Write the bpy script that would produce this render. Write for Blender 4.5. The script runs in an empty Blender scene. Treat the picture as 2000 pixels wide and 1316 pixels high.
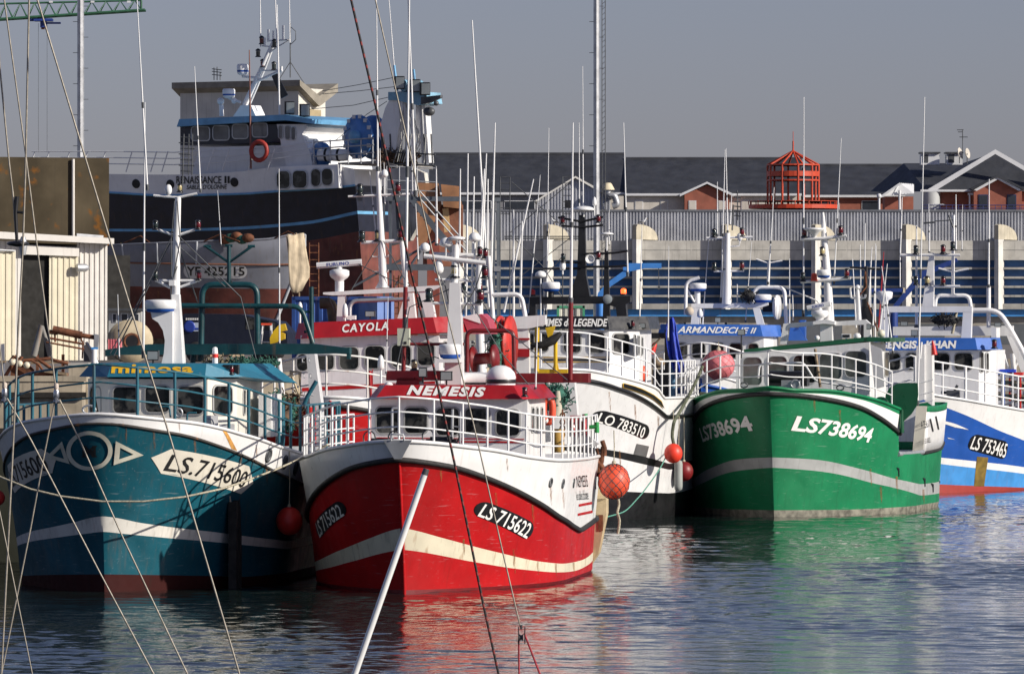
import bpy, math, random
import numpy as np
from mathutils import Vector
random.seed(7); rng = np.random.default_rng(11)
sc = bpy.context.scene
COL = sc.collection
# ---------------------------------------------------------------- camera, sky, sun, exposure
F, CX, HY, H = 12500.0, 1000.0, 630.0, 5.3      # focal length, centre column and horizon row on a 2000 px wide frame; eye height (m)
cd = bpy.data.cameras.new('camera'); cam = bpy.data.objects.new('camera', cd); COL.objects.link(cam)
cam.location = (0, 0, H); cam.rotation_euler = (math.radians(90), 0, 0)
cd.sensor_width = 36; cd.lens = 36*F/2000; cd.shift_y = -(658-HY)/2000
cd.clip_start = 1; cd.clip_end = 20000
sc.camera = cam
SUN_A, SUN_E = math.radians(65), math.radians(25)   # to the right of the line of sight (behind the viewer), and up
w = bpy.data.worlds.new('World'); sc.world = w; w.use_nodes = True
nt = w.node_tree; nt.nodes.clear()
out = nt.nodes.new('ShaderNodeOutputWorld'); bg = nt.nodes.new('ShaderNodeBackground')
sky = nt.nodes.new('ShaderNodeTexSky'); sky.sky_type = 'NISHITA'; sky.sun_disc = False
sky.sun_elevation = SUN_E; sky.sun_rotation = math.pi-SUN_A
sky.air_density = 1.0; sky.dust_density = 0.6; sky.ozone_density = 3.0
hs = nt.nodes.new('ShaderNodeHueSaturation'); hs.inputs['Saturation'].default_value = 0.75
tint = nt.nodes.new('ShaderNodeMix'); tint.data_type = 'RGBA'; tint.blend_type = 'MULTIPLY'
tint.inputs[0].default_value = 1.0; tint.inputs[7].default_value = (0.975, 0.935, 1.22, 1)
nt.links.new(sky.outputs[0], hs.inputs['Color']); nt.links.new(hs.outputs[0], tint.inputs[6])
nt.links.new(tint.outputs[2], bg.inputs[0]); nt.links.new(bg.outputs[0], out.inputs[0])
bg.inputs[1].default_value = 0.057
sl = bpy.data.lights.new('sun', 'SUN'); sun = bpy.data.objects.new('sun', sl); COL.objects.link(sun)
sl.energy = 5.0; sl.angle = math.radians(0.5); sl.color = (1.0, 0.93, 0.83)
SD = Vector((math.sin(SUN_A)*math.cos(SUN_E), -math.cos(SUN_A)*math.cos(SUN_E), math.sin(SUN_E)))
sun.location = SD*300; sun.rotation_euler = SD.to_track_quat('Z', 'Y').to_euler()
sc.view_settings.view_transform = 'Standard'; sc.view_settings.look = 'None'
sc.view_settings.exposure = 0.12; sc.view_settings.gamma = 1
sc.render.engine = 'CYCLES'
sc.cycles.use_denoising = True
sc.cycles.max_bounces = 8; sc.cycles.diffuse_bounces = 3; sc.cycles.glossy_bounces = 4
sc.cycles.caustics_reflective = True; sc.cycles.blur_glossy = 0.6; sc.cycles.sample_clamp_indirect = 6

# ---------------------------------------------------------------- materials
MATS = {}
def mat(name, col, rough=0.45, metal=0.0, var=0.10, scale=2.0, rust=0.0, streak=0.0, bump=0.0, coat=0.0, emit=None, spec=0.5,
        rcol=(0.30, 0.13, 0.04), dirt=(0.10, 0.085, 0.06), spots=0.0, rmap=(5, 5, 0.6), scrape=0.0):
    if name in MATS: return MATS[name]
    m = bpy.data.materials.new(name); m.use_nodes = True; t = m.node_tree; N = t.nodes; L = t.links
    b = N['Principled BSDF']; b.inputs['Roughness'].default_value = rough; b.inputs['Metallic'].default_value = metal
    b.inputs['Specular IOR Level'].default_value = spec
    if coat: b.inputs['Coat Weight'].default_value = coat; b.inputs['Coat Roughness'].default_value = 0.12
    tc = N.new('ShaderNodeTexCoord')
    def noise(sc_, detail=4, mp=None):
        n = N.new('ShaderNodeTexNoise'); n.inputs['Scale'].default_value = sc_; n.inputs['Detail'].default_value = detail
        if mp:
            g = N.new('ShaderNodeMapping'); g.inputs['Scale'].default_value = mp; L.new(tc.outputs['Object'], g.inputs[0]); L.new(g.outputs[0], n.inputs['Vector'])
        else: L.new(tc.outputs['Object'], n.inputs['Vector'])
        return n.outputs[0]
    def ramp(src, a, c):
        r = N.new('ShaderNodeMapRange'); r.inputs[1].default_value = a; r.inputs[2].default_value = c; L.new(src, r.inputs[0]); return r.outputs[0]
    def mix(fac, ca, cb, k=1.0):
        x = N.new('ShaderNodeMix'); x.data_type = 'RGBA'
        if k != 1.0:
            q = N.new('ShaderNodeMath'); q.operation = 'MULTIPLY'; q.inputs[1].default_value = k; L.new(fac, q.inputs[0]); fac = q.outputs[0]
        L.new(fac, x.inputs[0])
        for i, cc in ((6, ca), (7, cb)):
            if isinstance(cc, tuple): x.inputs[i].default_value = cc+(1,)
            else: L.new(cc, x.inputs[i])
        return x.outputs[2]
    lo = tuple(c*(1-var) for c in col); hi = tuple(min(1, c*(1+var)) for c in col)
    c = mix(ramp(noise(scale), 0.35, 0.65), lo, hi)
    if streak: c = mix(ramp(noise(1.0, 5, (9, 9, 0.5)), 0.56, 0.80), c, dirt, streak)
    if spots: c = mix(ramp(noise(14.0, 3), 0.66, 0.72), c, tuple(min(1, x*0.5+0.25) for x in col), spots)
    if scrape: c = mix(ramp(noise(1.0, 6, (2.2, 2.2, 26)), 0.64, 0.70), c, tuple(min(1, x*0.6+0.20) for x in col), scrape)
    if rust: c = mix(ramp(noise(1.3, 6, rmap), 0.60, 0.72), c, rcol, rust)
    L.new(c, b.inputs['Base Color'])
    rr = ramp(noise(scale*3), 0.3, 0.7)
    q = N.new('ShaderNodeMapRange'); q.inputs[3].default_value = max(0.02, rough-0.08); q.inputs[4].default_value = min(1, rough+0.12); L.new(rr, q.inputs[0])
    L.new(q.outputs[0], b.inputs['Roughness'])
    if bump:
        bp = N.new('ShaderNodeBump'); bp.inputs['Strength'].default_value = bump; bp.inputs['Distance'].default_value = 0.03
        L.new(noise(scale*1.5, 3), bp.inputs['Height']); L.new(bp.outputs[0], b.inputs['Normal'])
    if emit:
        b.inputs['Emission Color'].default_value = emit[:3]+(1,); b.inputs['Emission Strength'].default_value = emit[3]
    MATS[name] = m
    return m
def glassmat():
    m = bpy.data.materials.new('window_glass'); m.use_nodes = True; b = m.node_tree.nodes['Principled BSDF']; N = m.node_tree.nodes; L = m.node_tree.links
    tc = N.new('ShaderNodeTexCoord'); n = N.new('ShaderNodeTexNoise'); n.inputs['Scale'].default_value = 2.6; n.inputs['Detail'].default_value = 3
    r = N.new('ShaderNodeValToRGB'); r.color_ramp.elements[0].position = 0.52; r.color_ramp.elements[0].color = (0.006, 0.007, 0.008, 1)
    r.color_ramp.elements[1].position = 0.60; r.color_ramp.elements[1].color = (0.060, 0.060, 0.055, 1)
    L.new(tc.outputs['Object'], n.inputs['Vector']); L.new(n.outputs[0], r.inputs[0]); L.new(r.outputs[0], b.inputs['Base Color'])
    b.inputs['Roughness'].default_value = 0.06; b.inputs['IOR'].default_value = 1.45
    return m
GLASS = glassmat()
WHITE = mat('white_paint', (0.80, 0.795, 0.78), 0.35, var=0.04, streak=0.16, rust=0.14, coat=0.2)
WHITE_C = mat('clean_white_paint', (0.78, 0.78, 0.77), 0.35, var=0.04, streak=0.12, coat=0.2)
GREYW = mat('grey_white_paint', (0.60, 0.60, 0.60), 0.45, var=0.08, streak=0.3, rust=0.2)
RUBBER = mat('black_rubber', (0.018, 0.018, 0.018), 0.7, var=0.3, scale=8)
BLACK = mat('black_paint', (0.012, 0.012, 0.013), 0.35, var=0.25, coat=0.2)
FRAME = mat('window_rubber', (0.34, 0.34, 0.33), 0.6)
ALU = mat('galvanised_steel', (0.46, 0.47, 0.48), 0.45, 0.6, var=0.15)
STEEL = mat('dark_steel', (0.09, 0.095, 0.10), 0.5, 0.4, var=0.3)
TEAL = mat('teal_paint', (0.007, 0.080, 0.112), 0.45, var=0.18, scale=1.2, streak=0.30, rust=0.12, spots=0.22, spec=0.22, bump=0.10, scrape=0.35)
TEALR = mat('teal_rail_paint', (0.016, 0.105, 0.145), 0.4, var=0.2, rust=0.2)
TEALD = mat('dark_teal_paint', (0.006, 0.050, 0.058), 0.4, var=0.3, rust=0.2)
RED = mat('red_paint', (0.42, 0.010, 0.012), 0.42, var=0.14, scale=1.1, streak=0.30, spots=0.10, spec=0.22, bump=0.10, scrape=0.35, dirt=(0.14, 0.02, 0.015))
REDT = mat('red_topside_paint', (0.36, 0.012, 0.016), 0.35, var=0.14, spots=0.08, coat=0.2)
REDD = mat('dark_red_paint', (0.16, 0.010, 0.012), 0.4, var=0.25, rust=0.15)
CREAM = mat('cream_stripe_paint', (0.70, 0.64, 0.48), 0.4, var=0.08, streak=0.4, rust=0.5)
GREEN = mat('green_paint', (0.012, 0.185, 0.074), 0.42, var=0.14, scale=1.1, streak=0.32, spots=0.16, spec=0.22, bump=0.10, scrape=0.35, dirt=(0.02, 0.06, 0.03))
GREEND = mat('dark_green_paint', (0.005, 0.085, 0.035), 0.35, var=0.15, coat=0.2)
GREYS = mat('grey_stripe_paint', (0.36, 0.37, 0.36), 0.45, var=0.1, streak=0.4)
BOOT = mat('weedy_grey_boot', (0.20, 0.19, 0.15), 0.7, var=0.5, scale=4, streak=0.5)
BOOTR = mat('antifouling_red', (0.17, 0.026, 0.018), 0.7, spec=0.2, var=0.25, scale=3, streak=0.4)
BLUE = mat('blue_paint', (0.018, 0.085, 0.36), 0.45, var=0.12, scale=1.2, spots=0.08, spec=0.22, bump=0.10, scrape=0.35)
BLUEL = mat('light_blue_paint', (0.06, 0.27, 0.62), 0.4, var=0.12, rust=0.15, streak=0.2)
NAVY = mat('navy_paint', (0.008, 0.010, 0.022), 0.35, var=0.3, rust=0.18, coat=0.2, rcol=(0.12, 0.06, 0.03))
SKYB = mat('sky_blue_paint', (0.14, 0.36, 0.58), 0.4, var=0.15, rust=0.2)
BROWNR = mat('worn_antifouling', (0.13, 0.035, 0.026), 0.65, var=0.35, scale=1.4, streak=0.5, rust=0.4)
LETW = mat('white_lettering', (0.82, 0.81, 0.77), 0.45, var=0.05)
LETK = mat('black_lettering', (0.014, 0.014, 0.014), 0.5)
LETY = mat('yellow_lettering', (0.72, 0.42, 0.02), 0.45)
LETB = mat('blue_lettering', (0.02, 0.05, 0.30), 0.45)
YELLOW = mat('yellow_paint', (0.62, 0.40, 0.01), 0.42, var=0.15, rust=0.3)
RUST = mat('rusty_steel', (0.16, 0.060, 0.028), 0.8, 0.2, var=0.5, scale=5, bump=0.3)
WOOD = mat('weathered_wood', (0.26, 0.19, 0.12), 0.8, var=0.35, scale=6, streak=0.5)
ORANGE = mat('orange_buoy_plastic', (0.72, 0.085, 0.035), 0.42, var=0.12, streak=0.2)
PINK = mat('faded_pink_plastic', (0.72, 0.20, 0.22), 0.55, var=0.12)
BUOYR = mat('red_buoy_plastic', (0.66, 0.03, 0.022), 0.4, var=0.15)
CONC = mat('weathered_concrete', (0.50, 0.48, 0.43), 0.85, var=0.14, scale=1.5, streak=0.65, dirt=(0.14, 0.13, 0.11))
ROPE = mat('pale_rope', (0.42, 0.38, 0.28), 0.8, var=0.3, scale=30)
ROPEG = mat('green_rope', (0.10, 0.30, 0.22), 0.8, var=0.3, scale=20)
WIRE = mat('stainless_wire', (0.30, 0.27, 0.22), 0.5, 0.3, var=0.2, scale=40)
NET = mat('green_netting', (0.03, 0.11, 0.08), 0.9, var=0.5, scale=9, bump=0.5)
LENSR = mat('red_lamp_lens', (0.11, 0.005, 0.008), 0.15, coat=0.5)
LENSA = mat('amber_lamp_lens', (0.40, 0.33, 0.16), 0.2, coat=0.5)
LENSD = mat('dark_lamp_lens', (0.02, 0.03, 0.028), 0.15, coat=0.5)

# ---------------------------------------------------------------- mesh builder
def V(*a): return np.array(a, float)
class MB:
    def __init__(s): s.v = []; s.f = []; s.m = []; s.sm = []
    def add(s, vs, fs, m=0, smooth=False):
        o = len(s.v); s.v.extend([tuple(map(float, p)) for p in vs])
        for f in fs: s.f.append([o+i for i in f]); s.m.append(m); s.sm.append(smooth)
    def box(s, c, d, m=0, rz=0.0, bev=0.0):
        c = V(*c); hx, hy, hz = d[0]/2, d[1]/2, d[2]/2; ca, sa = math.cos(rz), math.sin(rz)
        P = []
        for z in (-hz, hz):
            for x, y in ((-hx, -hy), (hx, -hy), (hx, hy), (-hx, hy)): P.append(c+V(x*ca-y*sa, x*sa+y*ca, z))
        s.add(P, [(3, 2, 1, 0), (4, 5, 6, 7), (0, 1, 5, 4), (1, 2, 6, 5), (2, 3, 7, 6), (3, 0, 4, 7)], m)
    def prism(s, poly, vec, m=0, m2=None):
        n = len(poly); vec = V(*vec); P = [V(*p) for p in poly]; Q = [p+vec for p in P]
        s.add(P+Q, [tuple(range(n))[::-1], tuple(range(n, 2*n))], m)
        s.add(P+Q, [(i, (i+1) % n, (i+1) % n+n, i+n) for i in range(n)], m if m2 is None else m2)
    def loft(s, A, B, m=0, cap=True):
        n = len(A); s.add(list(A)+list(B), [(i, (i+1) % n, (i+1) % n+n, i+n) for i in range(n)], m)
        if cap: s.add(list(A)+list(B), [tuple(range(n))[::-1], tuple(range(n, 2*n))], m)
    def tube(s, pts, r, n=6, m=0, closed=False, caps=True):
        P = [V(*p) for p in pts]; k = len(P)
        R = [r]*k if np.isscalar(r) else list(r)
        rings = []; up = None
        for i in range(k):
            if closed: t = P[(i+1) % k]-P[i-1]
            else: t = P[min(i+1, k-1)]-P[max(i-1, 0)]
            L = np.linalg.norm(t); t = t/L if L > 1e-9 else V(0, 0, 1)
            if up is None: up = V(0, 0, 1) if abs(t[2]) < 0.9 else V(1, 0, 0)
            a = np.cross(t, up); la = np.linalg.norm(a)
            if la < 1e-6: a = np.cross(t, V(0, 1, 0.1)); la = np.linalg.norm(a)
            a /= la; b = np.cross(a, t); up = b
            rings.append([P[i]+R[i]*(a*math.cos(q)+b*math.sin(q)) for q in (2*math.pi*j/n for j in range(n))])
        fs = []
        for i in range(k if closed else k-1):
            i2 = (i+1) % k
            for j in range(n): fs.append((i*n+j, i*n+(j+1) % n, i2*n+(j+1) % n, i2*n+j))
        s.add([p for rg in rings for p in rg], fs, m, True)
        if caps and not closed:
            s.add(rings[0], [tuple(range(n))], m); s.add(rings[-1], [tuple(range(n))[::-1]], m)
    def lathe(s, prof, c, n=14, m=0, axis=(0, 0, 1), smooth=True):
        c = V(*c); ax = V(*axis); ax /= np.linalg.norm(ax)
        a = np.cross(ax, V(1, 0, 0) if abs(ax[0]) < 0.9 else V(0, 1, 0)); a /= np.linalg.norm(a); b = np.cross(ax, a)
        P = [c+ax*h+r*(a*math.cos(q)+b*math.sin(q)) for r, h in prof for q in (2*math.pi*j/n for j in range(n))]
        fs = [(i*n+j, i*n+(j+1) % n, (i+1)*n+(j+1) % n, (i+1)*n+j) for i in range(len(prof)-1) for j in range(n)]
        s.add(P, fs, m, smooth)
        s.add(P[:n], [tuple(range(n))[::-1]], m); s.add(P[-n:], [tuple(range(n))], m)
    def ball(s, c, r, m=0, n=20, k=12, sq=(1, 1, 1)):
        c = V(*c); P = []
        for i in range(k+1):
            q = math.pi*i/k
            for j in range(n):
                a = 2*math.pi*j/n; P.append(c+V(sq[0]*r*math.sin(q)*math.cos(a), sq[1]*r*math.sin(q)*math.sin(a), sq[2]*r*math.cos(q)))
        s.add(P, [(i*n+j, (i+1)*n+j, (i+1)*n+(j+1) % n, i*n+(j+1) % n) for i in range(k) for j in range(n)], m, True)
    def build(s, name, mats, parent=None, **kw):
        if not isinstance(mats, (list, tuple)): mats = [mats]
        me = bpy.data.meshes.new(name); me.from_pydata(s.v, [], s.f)
        for x in mats: me.materials.append(x)
        me.polygons.foreach_set('material_index', s.m); me.polygons.foreach_set('use_smooth', s.sm); me.update()
        o = bpy.data.objects.new(name, me); COL.objects.link(o)
        if parent is not None: o.parent = parent
        return o
def tag(o, label=None, cat=None, group=None, kind=None):
    if label: o['label'] = label
    if cat: o['category'] = cat
    if group: o['group'] = group
    if kind: o['kind'] = kind
    return o
def empty(name, loc=(0, 0, 0), rz=0.0):
    o = bpy.data.objects.new(name, None); COL.objects.link(o); o.location = loc; o.rotation_euler = (0, 0, rz); o.empty_display_size = 0.2
    return o
def copy_tree(o, parent=None):
    c = o.copy(); COL.objects.link(c)
    if parent is not None: c.parent = parent
    for ch in o.children: copy_tree(ch, c)
    return c

# a local frame: x points at the bow (theta degrees left of straight at the viewer), y to port, z up
class Frame:
    def __init__(s, px, Y, theta=0.0, z=0.0, X=None):
        s.X0 = (px-CX)/F*Y if X is None else X; s.Y0 = Y; s.z0 = z; t = math.radians(theta); s.phi = -math.pi/2-t
        s.fx = V(-math.sin(t), -math.cos(t)); s.fy = V(math.cos(t), -math.sin(t)); s.root = None
        s.cam = s.w2l(V(0, 0, H))
    def w2l(s, p):
        d = V(p[0]-s.X0, p[1]-s.Y0); return V(d@s.fx, d@s.fy, p[2]-s.z0)
    def l2w(s, p):
        q = V(s.X0, s.Y0)+p[0]*s.fx+p[1]*s.fy; return V(q[0], q[1], p[2]+s.z0)
    def ray(s, px, py):
        d = V((px-CX)/F, 1.0); return V(d@s.fx, d@s.fy, -(py-HY)/F)
    def hit(s, px, py, o, n):
        d = s.ray(px, py); t = ((V(*o)-s.cam)@V(*n))/(d@V(*n)); return s.cam+d*t
    def at(s, px, py, x): return s.hit(px, py, (x, 0, 0), (1, 0, 0))
    def aty(s, px, py, y): return s.hit(px, py, (0, y, 0), (0, 1, 0))
    def atz(s, px, py, z): return s.hit(px, py, (0, 0, z), (0, 0, 1))
    def proj(s, p):
        q = s.l2w(p); return V(CX+F*q[0]/q[1], HY-F*(q[2]-H)/q[1])
    def scale(s, x=0.0): return F/s.l2w((x, 0, 0))[1]          # px per metre
    def thing(s, name, label, cat, group=None):
        s.root = tag(empty(name, (s.X0, s.Y0, s.z0), s.phi), label, cat, group); return s.root
class Face:                                                      # a flat face of a frame, for windows and lettering
    def __init__(s, fr, p0, p1, p2):
        s.fr = fr; s.o = V(*p0); s.ex = V(*p1)-s.o; s.w = np.linalg.norm(s.ex); s.ex /= s.w
        u = V(*p2)-s.o; u -= (u@s.ex)*s.ex; s.h = np.linalg.norm(u); s.ey = u/s.h; s.n = np.cross(s.ex, s.ey)
        if s.n@(fr.cam-s.o) < 0: s.n = -s.n
    def ab(s, px, py):
        d = s.fr.hit(px, py, s.o, s.n)-s.o; return V(d@s.ex, d@s.ey)
    def pt(s, a, b, off=0.0): return s.o+s.ex*a+s.ey*b+s.n*off
def smoothcurve(xs, ys):
    xs = np.array(xs, float); ys = np.array(ys, float); i = np.argsort(xs); xs = xs[i]; ys = ys[i]
    k = np.concatenate([[True], np.diff(xs) > 1e-4]); xs = xs[k]; ys = ys[k]
    if len(xs) == 1: return lambda q: np.full_like(np.asarray(q, float), ys[0])
    h = np.diff(xs); d = np.diff(ys)/h; m = np.zeros_like(xs); m[0] = d[0]; m[-1] = d[-1]
    for j in range(1, len(xs)-1): m[j] = 0 if d[j-1]*d[j] <= 0 else 3*(h[j-1]+h[j])/((2*h[j]+h[j-1])/d[j-1]+(h[j]+2*h[j-1])/d[j])
    def f(q):
        q = np.clip(np.asarray(q, float), xs[0], xs[-1]); j = np.clip(np.searchsorted(xs, q)-1, 0, len(xs)-2)
        t = (q-xs[j])/h[j]
        return ys[j]*(1+2*t)*(1-t)**2+m[j]*h[j]*t*(1-t)**2+ys[j+1]*t*t*(3-2*t)+m[j+1]*h[j]*t*t*(t-1)
    return f

# ---------------------------------------------------------------- lettering (built-in font turned into mesh)
_tc = {}
def textmesh(body, bold=0.0, shear=0.0, space=1.0):
    key = (body, bold, shear, space)
    if key not in _tc:
        c = bpy.data.curves.new('t', 'FONT'); c.body = body; c.offset = bold; c.shear = shear; c.resolution_u = 3; c.space_character = space; c.fill_mode = 'FRONT'
        o = bpy.data.objects.new('t', c); COL.objects.link(o); dg = bpy.context.evaluated_depsgraph_get()
        me = bpy.data.meshes.new_from_object(o.evaluated_get(dg))
        v = np.array([p.co[:2] for p in me.vertices]); f = [tuple(p.vertices) for p in me.polygons]
        bpy.data.objects.remove(o); bpy.data.curves.remove(c); bpy.data.meshes.remove(me)
        v = (v-v.min(0))/(v.max(0)-v.min(0)); _tc[key] = (v, f)
    return _tc[key]
def quadmap(q, s, t):                                            # q = TL, TR, BR, BL
    TL, TR, BR, BL = [V(*p) for p in q]
    return (BL*(1-s)+BR*s)*(1-t)+(TL*(1-s)+TR*s)*t
def face_text(mb, face, body, q, m=0, bold=0.015, off=0.012, shear=0.0, space=1.0):
    Q = [face.ab(*p) for p in q]; v, f = textmesh(body, bold, shear, space)
    mb.add([face.pt(*quadmap(Q, a, b), off) for a, b in v], f, m)
# ---------------------------------------------------------------- hulls
def S(s, k):
    s = np.clip(s, 0, 1); return np.power(np.maximum(1-(1-s)**2, 0), k)
class Hull:
    def __init__(h, fr, L, B, Bw, zref, ud=0.45, uw=0.6, kd=0.7, kw=1.0, p=1.3, rake=0.8, q=1.3, tuck=0.12):
        h.fr = fr; h.L = L; h.B = B; h.Bw = Bw; h.zref = zref; h.ud = ud; h.uw = uw; h.kd = kd; h.kw = kw; h.p = p; h.rake = rake; h.q = q; h.tuck = tuck
    def P(h, u, z, side=1):
        u = np.asarray(u, float); z = np.asarray(z, float)
        t = np.clip(z/h.zref, 0, 1.25); tb = np.power(t, h.p)
        b = (h.Bw+(h.B-h.Bw)*tb)*S(u/(h.uw+(h.ud-h.uw)*np.clip(t, 0, 1)), h.kw+(h.kd-h.kw)*np.clip(t, 0, 1))
        b = b*(1-h.tuck*np.clip((u-0.75)/0.25, 0, 1)**2)
        b = b*np.where(z < 0, 1+0.25*z, 1)
        x = -u*h.L+h.rake*np.power(t, h.q)*np.clip(1-u*1.6, 0, 1)**2
        return np.stack(np.broadcast_arrays(x, side*b, z), -1)
    def n(h, u, z, side=1):
        e = 1e-3; u = max(u, 2e-3)
        a = h.P(u+e, z, side)-h.P(u-e, z, side); b = h.P(u, z+e, side)-h.P(u, z-e, side)
        n = np.cross(a, b)*(-side); n = n/np.linalg.norm(n)
        return n if n[1]*side > -0.3 else -n
    US = np.concatenate([np.linspace(0, 1, 500)**1.8])
    def px(h, px, py, side=1):                                    # the point of the hull seen at a pixel, as (u, z)
        u = h.US; z = np.full_like(u, 1.5)
        for _ in range(3):
            p = h.P(u, z, side); yy = h.fr.Y0+p[:, 0]*h.fr.fx[1]+p[:, 1]*h.fr.fy[1]
            z = H-(py-HY)/F*yy-h.fr.z0
        p = h.P(u, z, side); X = h.fr.X0+p[:, 0]*h.fr.fx[0]+p[:, 1]*h.fr.fy[0]; yy = h.fr.Y0+p[:, 0]*h.fr.fx[1]+p[:, 1]*h.fr.fy[1]
        e = CX+F*X/yy-px
        sg = np.where(np.sign(e[:-1]) != np.sign(e[1:]))[0]
        if len(sg):
            j = sg[0]; f = e[j]/(e[j]-e[j+1]); return u[j]+f*(u[j+1]-u[j]), z[j]+f*(z[j+1]-z[j])
        j = int(np.argmin(np.abs(e))); return u[j], z[j]
    def curve(h, pts, side=1, first=True):                        # a line on the hull from pixels, listed bow to stern
        uz = [h.px(a, b, side) for a, b in pts]
        if first: uz[0] = (0.0, uz[0][1])
        return smoothcurve([a for a, b in uz], [b for a, b in uz])
def hull_mesh(mb, h, bands, n=84, u1=1.0, sides=(1, -1), transom=True, off=0.0):
    """bands: list of (material index, lower curve, upper curve, rows)"""
    u = np.linspace(0, 1, n)**1.6*u1
    for mi, lo, up, rows in bands:
        zl, zu = lo(u), up(u)
        for sd in sides:
            G = [h.P(u, zl+(zu-zl)*r/rows, sd) for r in range(rows+1)]
            P = np.concatenate(G); fs = []
            for r in range(rows):
                for i in range(n-1):
                    a = r*n+i; q = (a, a+1, a+n+1, a+n); fs.append(q[::-1] if sd > 0 else q)
            mb.add(P, fs, mi, True)
        if transom:
            A = [h.P(u[-1], zl[-1]+(zu[-1]-zl[-1])*r/rows, 1) for r in range(rows+1)]
            Bq = [h.P(u[-1], zl[-1]+(zu[-1]-zl[-1])*r/rows, -1) for r in range(rows+1)]
            mb.add(A+Bq, [(r, r+1, rows+2+r, rows+1+r) for r in range(rows)], mi)
const = lambda z: (lambda u: np.full_like(np.asarray(u, float), z))
def strake(mb, h, cv, r, m=0, u0=0.0, u1=1.0, out=0.0, n=60, sides=(1, -1), k=6, dz=0.0):
    u = u0+(u1-u0)*np.linspace(0, 1, n)**1.5
    pl = []
    for sd in sides:
        pts = []
        for a in u:
            z = float(cv(a))+dz; p = h.P(a, z, sd)
            pts.append(p+h.n(a, z, sd)*out if out else p)
        pl.append(pts)
    if len(sides) == 2 and u0 == 0: mb.tube(pl[1][::-1]+pl[0][1:], r, k, m)
    else:
        for p in pl: mb.tube(p, r, k, m)
def topline(h, cv, inset=0.10, dz=0.0, n=50, u1=1.0, us1=None):   # deck edge running starboard -> bow -> port
    L = []
    for sd, ue in ((-1, us1 if us1 is not None else u1), (1, u1)):
        u = ue*np.linspace(0, 1, n)**1.4; pts = []
        for a in u:
            p = h.P(a, float(cv(a)), sd); b = abs(p[1]); p = p.copy(); p[1] = sd*max(b-inset, b*0.25); p[0] -= inset*max(0, 1-b/1.0)
            p[2] += dz; pts.append(p)
        L.append(pts)
    return L[0][::-1]+L[1][1:]
def rail(fr, h, cv, hs, up, us, step=0.9, r=0.022, rp=0.024, material=None, name='bow_rail', inset=0.12, fat=(), lean=0.0):
    mb = MB(); base = topline(h, cv, inset, 0.0, 60, up, us); B = np.array(base)
    for hh in hs: mb.tube(B+V(0, 0, hh)+np.c_[np.zeros(len(B)), np.sign(B[:, 1])*lean*hh, np.zeros(len(B))], r if hh == max(hs) else r*0.8, 6)
    d = np.concatenate([[0], np.cumsum(np.linalg.norm(np.diff(B, axis=0), axis=1))]); k = max(2, int(round(d[-1]/step)))
    for j in range(k+1):
        q = d[-1]*j/k; p = V(*[np.interp(q, d, B[:, c]) for c in range(3)])
        top = p+V(0, np.sign(p[1])*lean*max(hs), max(hs))
        mb.tube([p-V(0, 0, 0.05), top], rp*(1.6 if j in fat else 1), 6)
    return mb.build(name, material, fr.root)
def deck(fr, h, cv, dz, material, u1=1.0):
    mb = MB(); u = np.linspace(0.01, u1, 30); z = cv(u)+dz
    A = h.P(u, z, 1); Bq = h.P(u, z, -1); A[:, 1] -= 0.05; Bq[:, 1] += 0.05
    mb.add(np.concatenate([A, Bq]), [(i, i+1, 31+i, 30+i) for i in range(29)], 0); return mb.build('deck', material, fr.root)
def hull_text(mb, h, body, quad, m=0, bold=0.02, off=0.02, side=1, shear=0.0, uz=None):
    Q = uz if uz is not None else [h.px(a, b, side) for a, b in quad]
    v, f = textmesh(body, bold, shear); P = []
    for a, b in v:
        q = quadmap(Q, a, b); P.append(h.P(q[0], q[1], side)+h.n(q[0], q[1], side)*off)
    mb.add(P, f, m); return Q
def hull_poly(mb, h, poly, m=0, off=0.010, side=1, uz=False, sub=5):   # painted polygon following the hull: fan of a gridded outline
    Q = [V(*p) if uz else V(*h.px(p[0], p[1], side)) for p in poly]; c = sum(Q)/len(Q); n = len(Q)
    O = []
    for i in range(n):
        for j in range(sub): O.append(Q[i]+(Q[(i+1) % n]-Q[i])*j/sub)
    k = len(O); P = []; fs = []
    R = 5
    for r in range(1, R+1):
        for o in O: q = c+(o-c)*r/R; P.append(h.P(q[0], q[1], side)+h.n(q[0], q[1], side)*off)
    P.append(h.P(c[0], c[1], side)+h.n(c[0], c[1], side)*off); ci = len(P)-1
    for j in range(k): fs.append((ci, j, (j+1) % k))
    for r in range(R-1):
        for j in range(k): fs.append((r*k+j, (r+1)*k+j, (r+1)*k+(j+1) % k, r*k+(j+1) % k))
    mb.add(P, fs, m, True); return Q
def pill(a, b, r0, r1=None):                                      # helper: outline of a rounded plate between quad corners TL,TR,BR,BL
    return None
def rounded_quad(q, r=0.22, n=5, rx=None):                        # TL,TR,BR,BL -> rounded outline in the quad's own coordinates
    o = []; rx = r if rx is None else rx
    for cx, cy, a0 in ((rx, 1-r, 180), (1-rx, 1-r, 90), (1-rx, r, 0), (rx, r, -90)):
        for i in range(n+1):
            a = math.radians(a0-90*i/n); o.append(quadmap(q, cx+rx*math.cos(a), cy+r*math.sin(a)))
    return o

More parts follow.
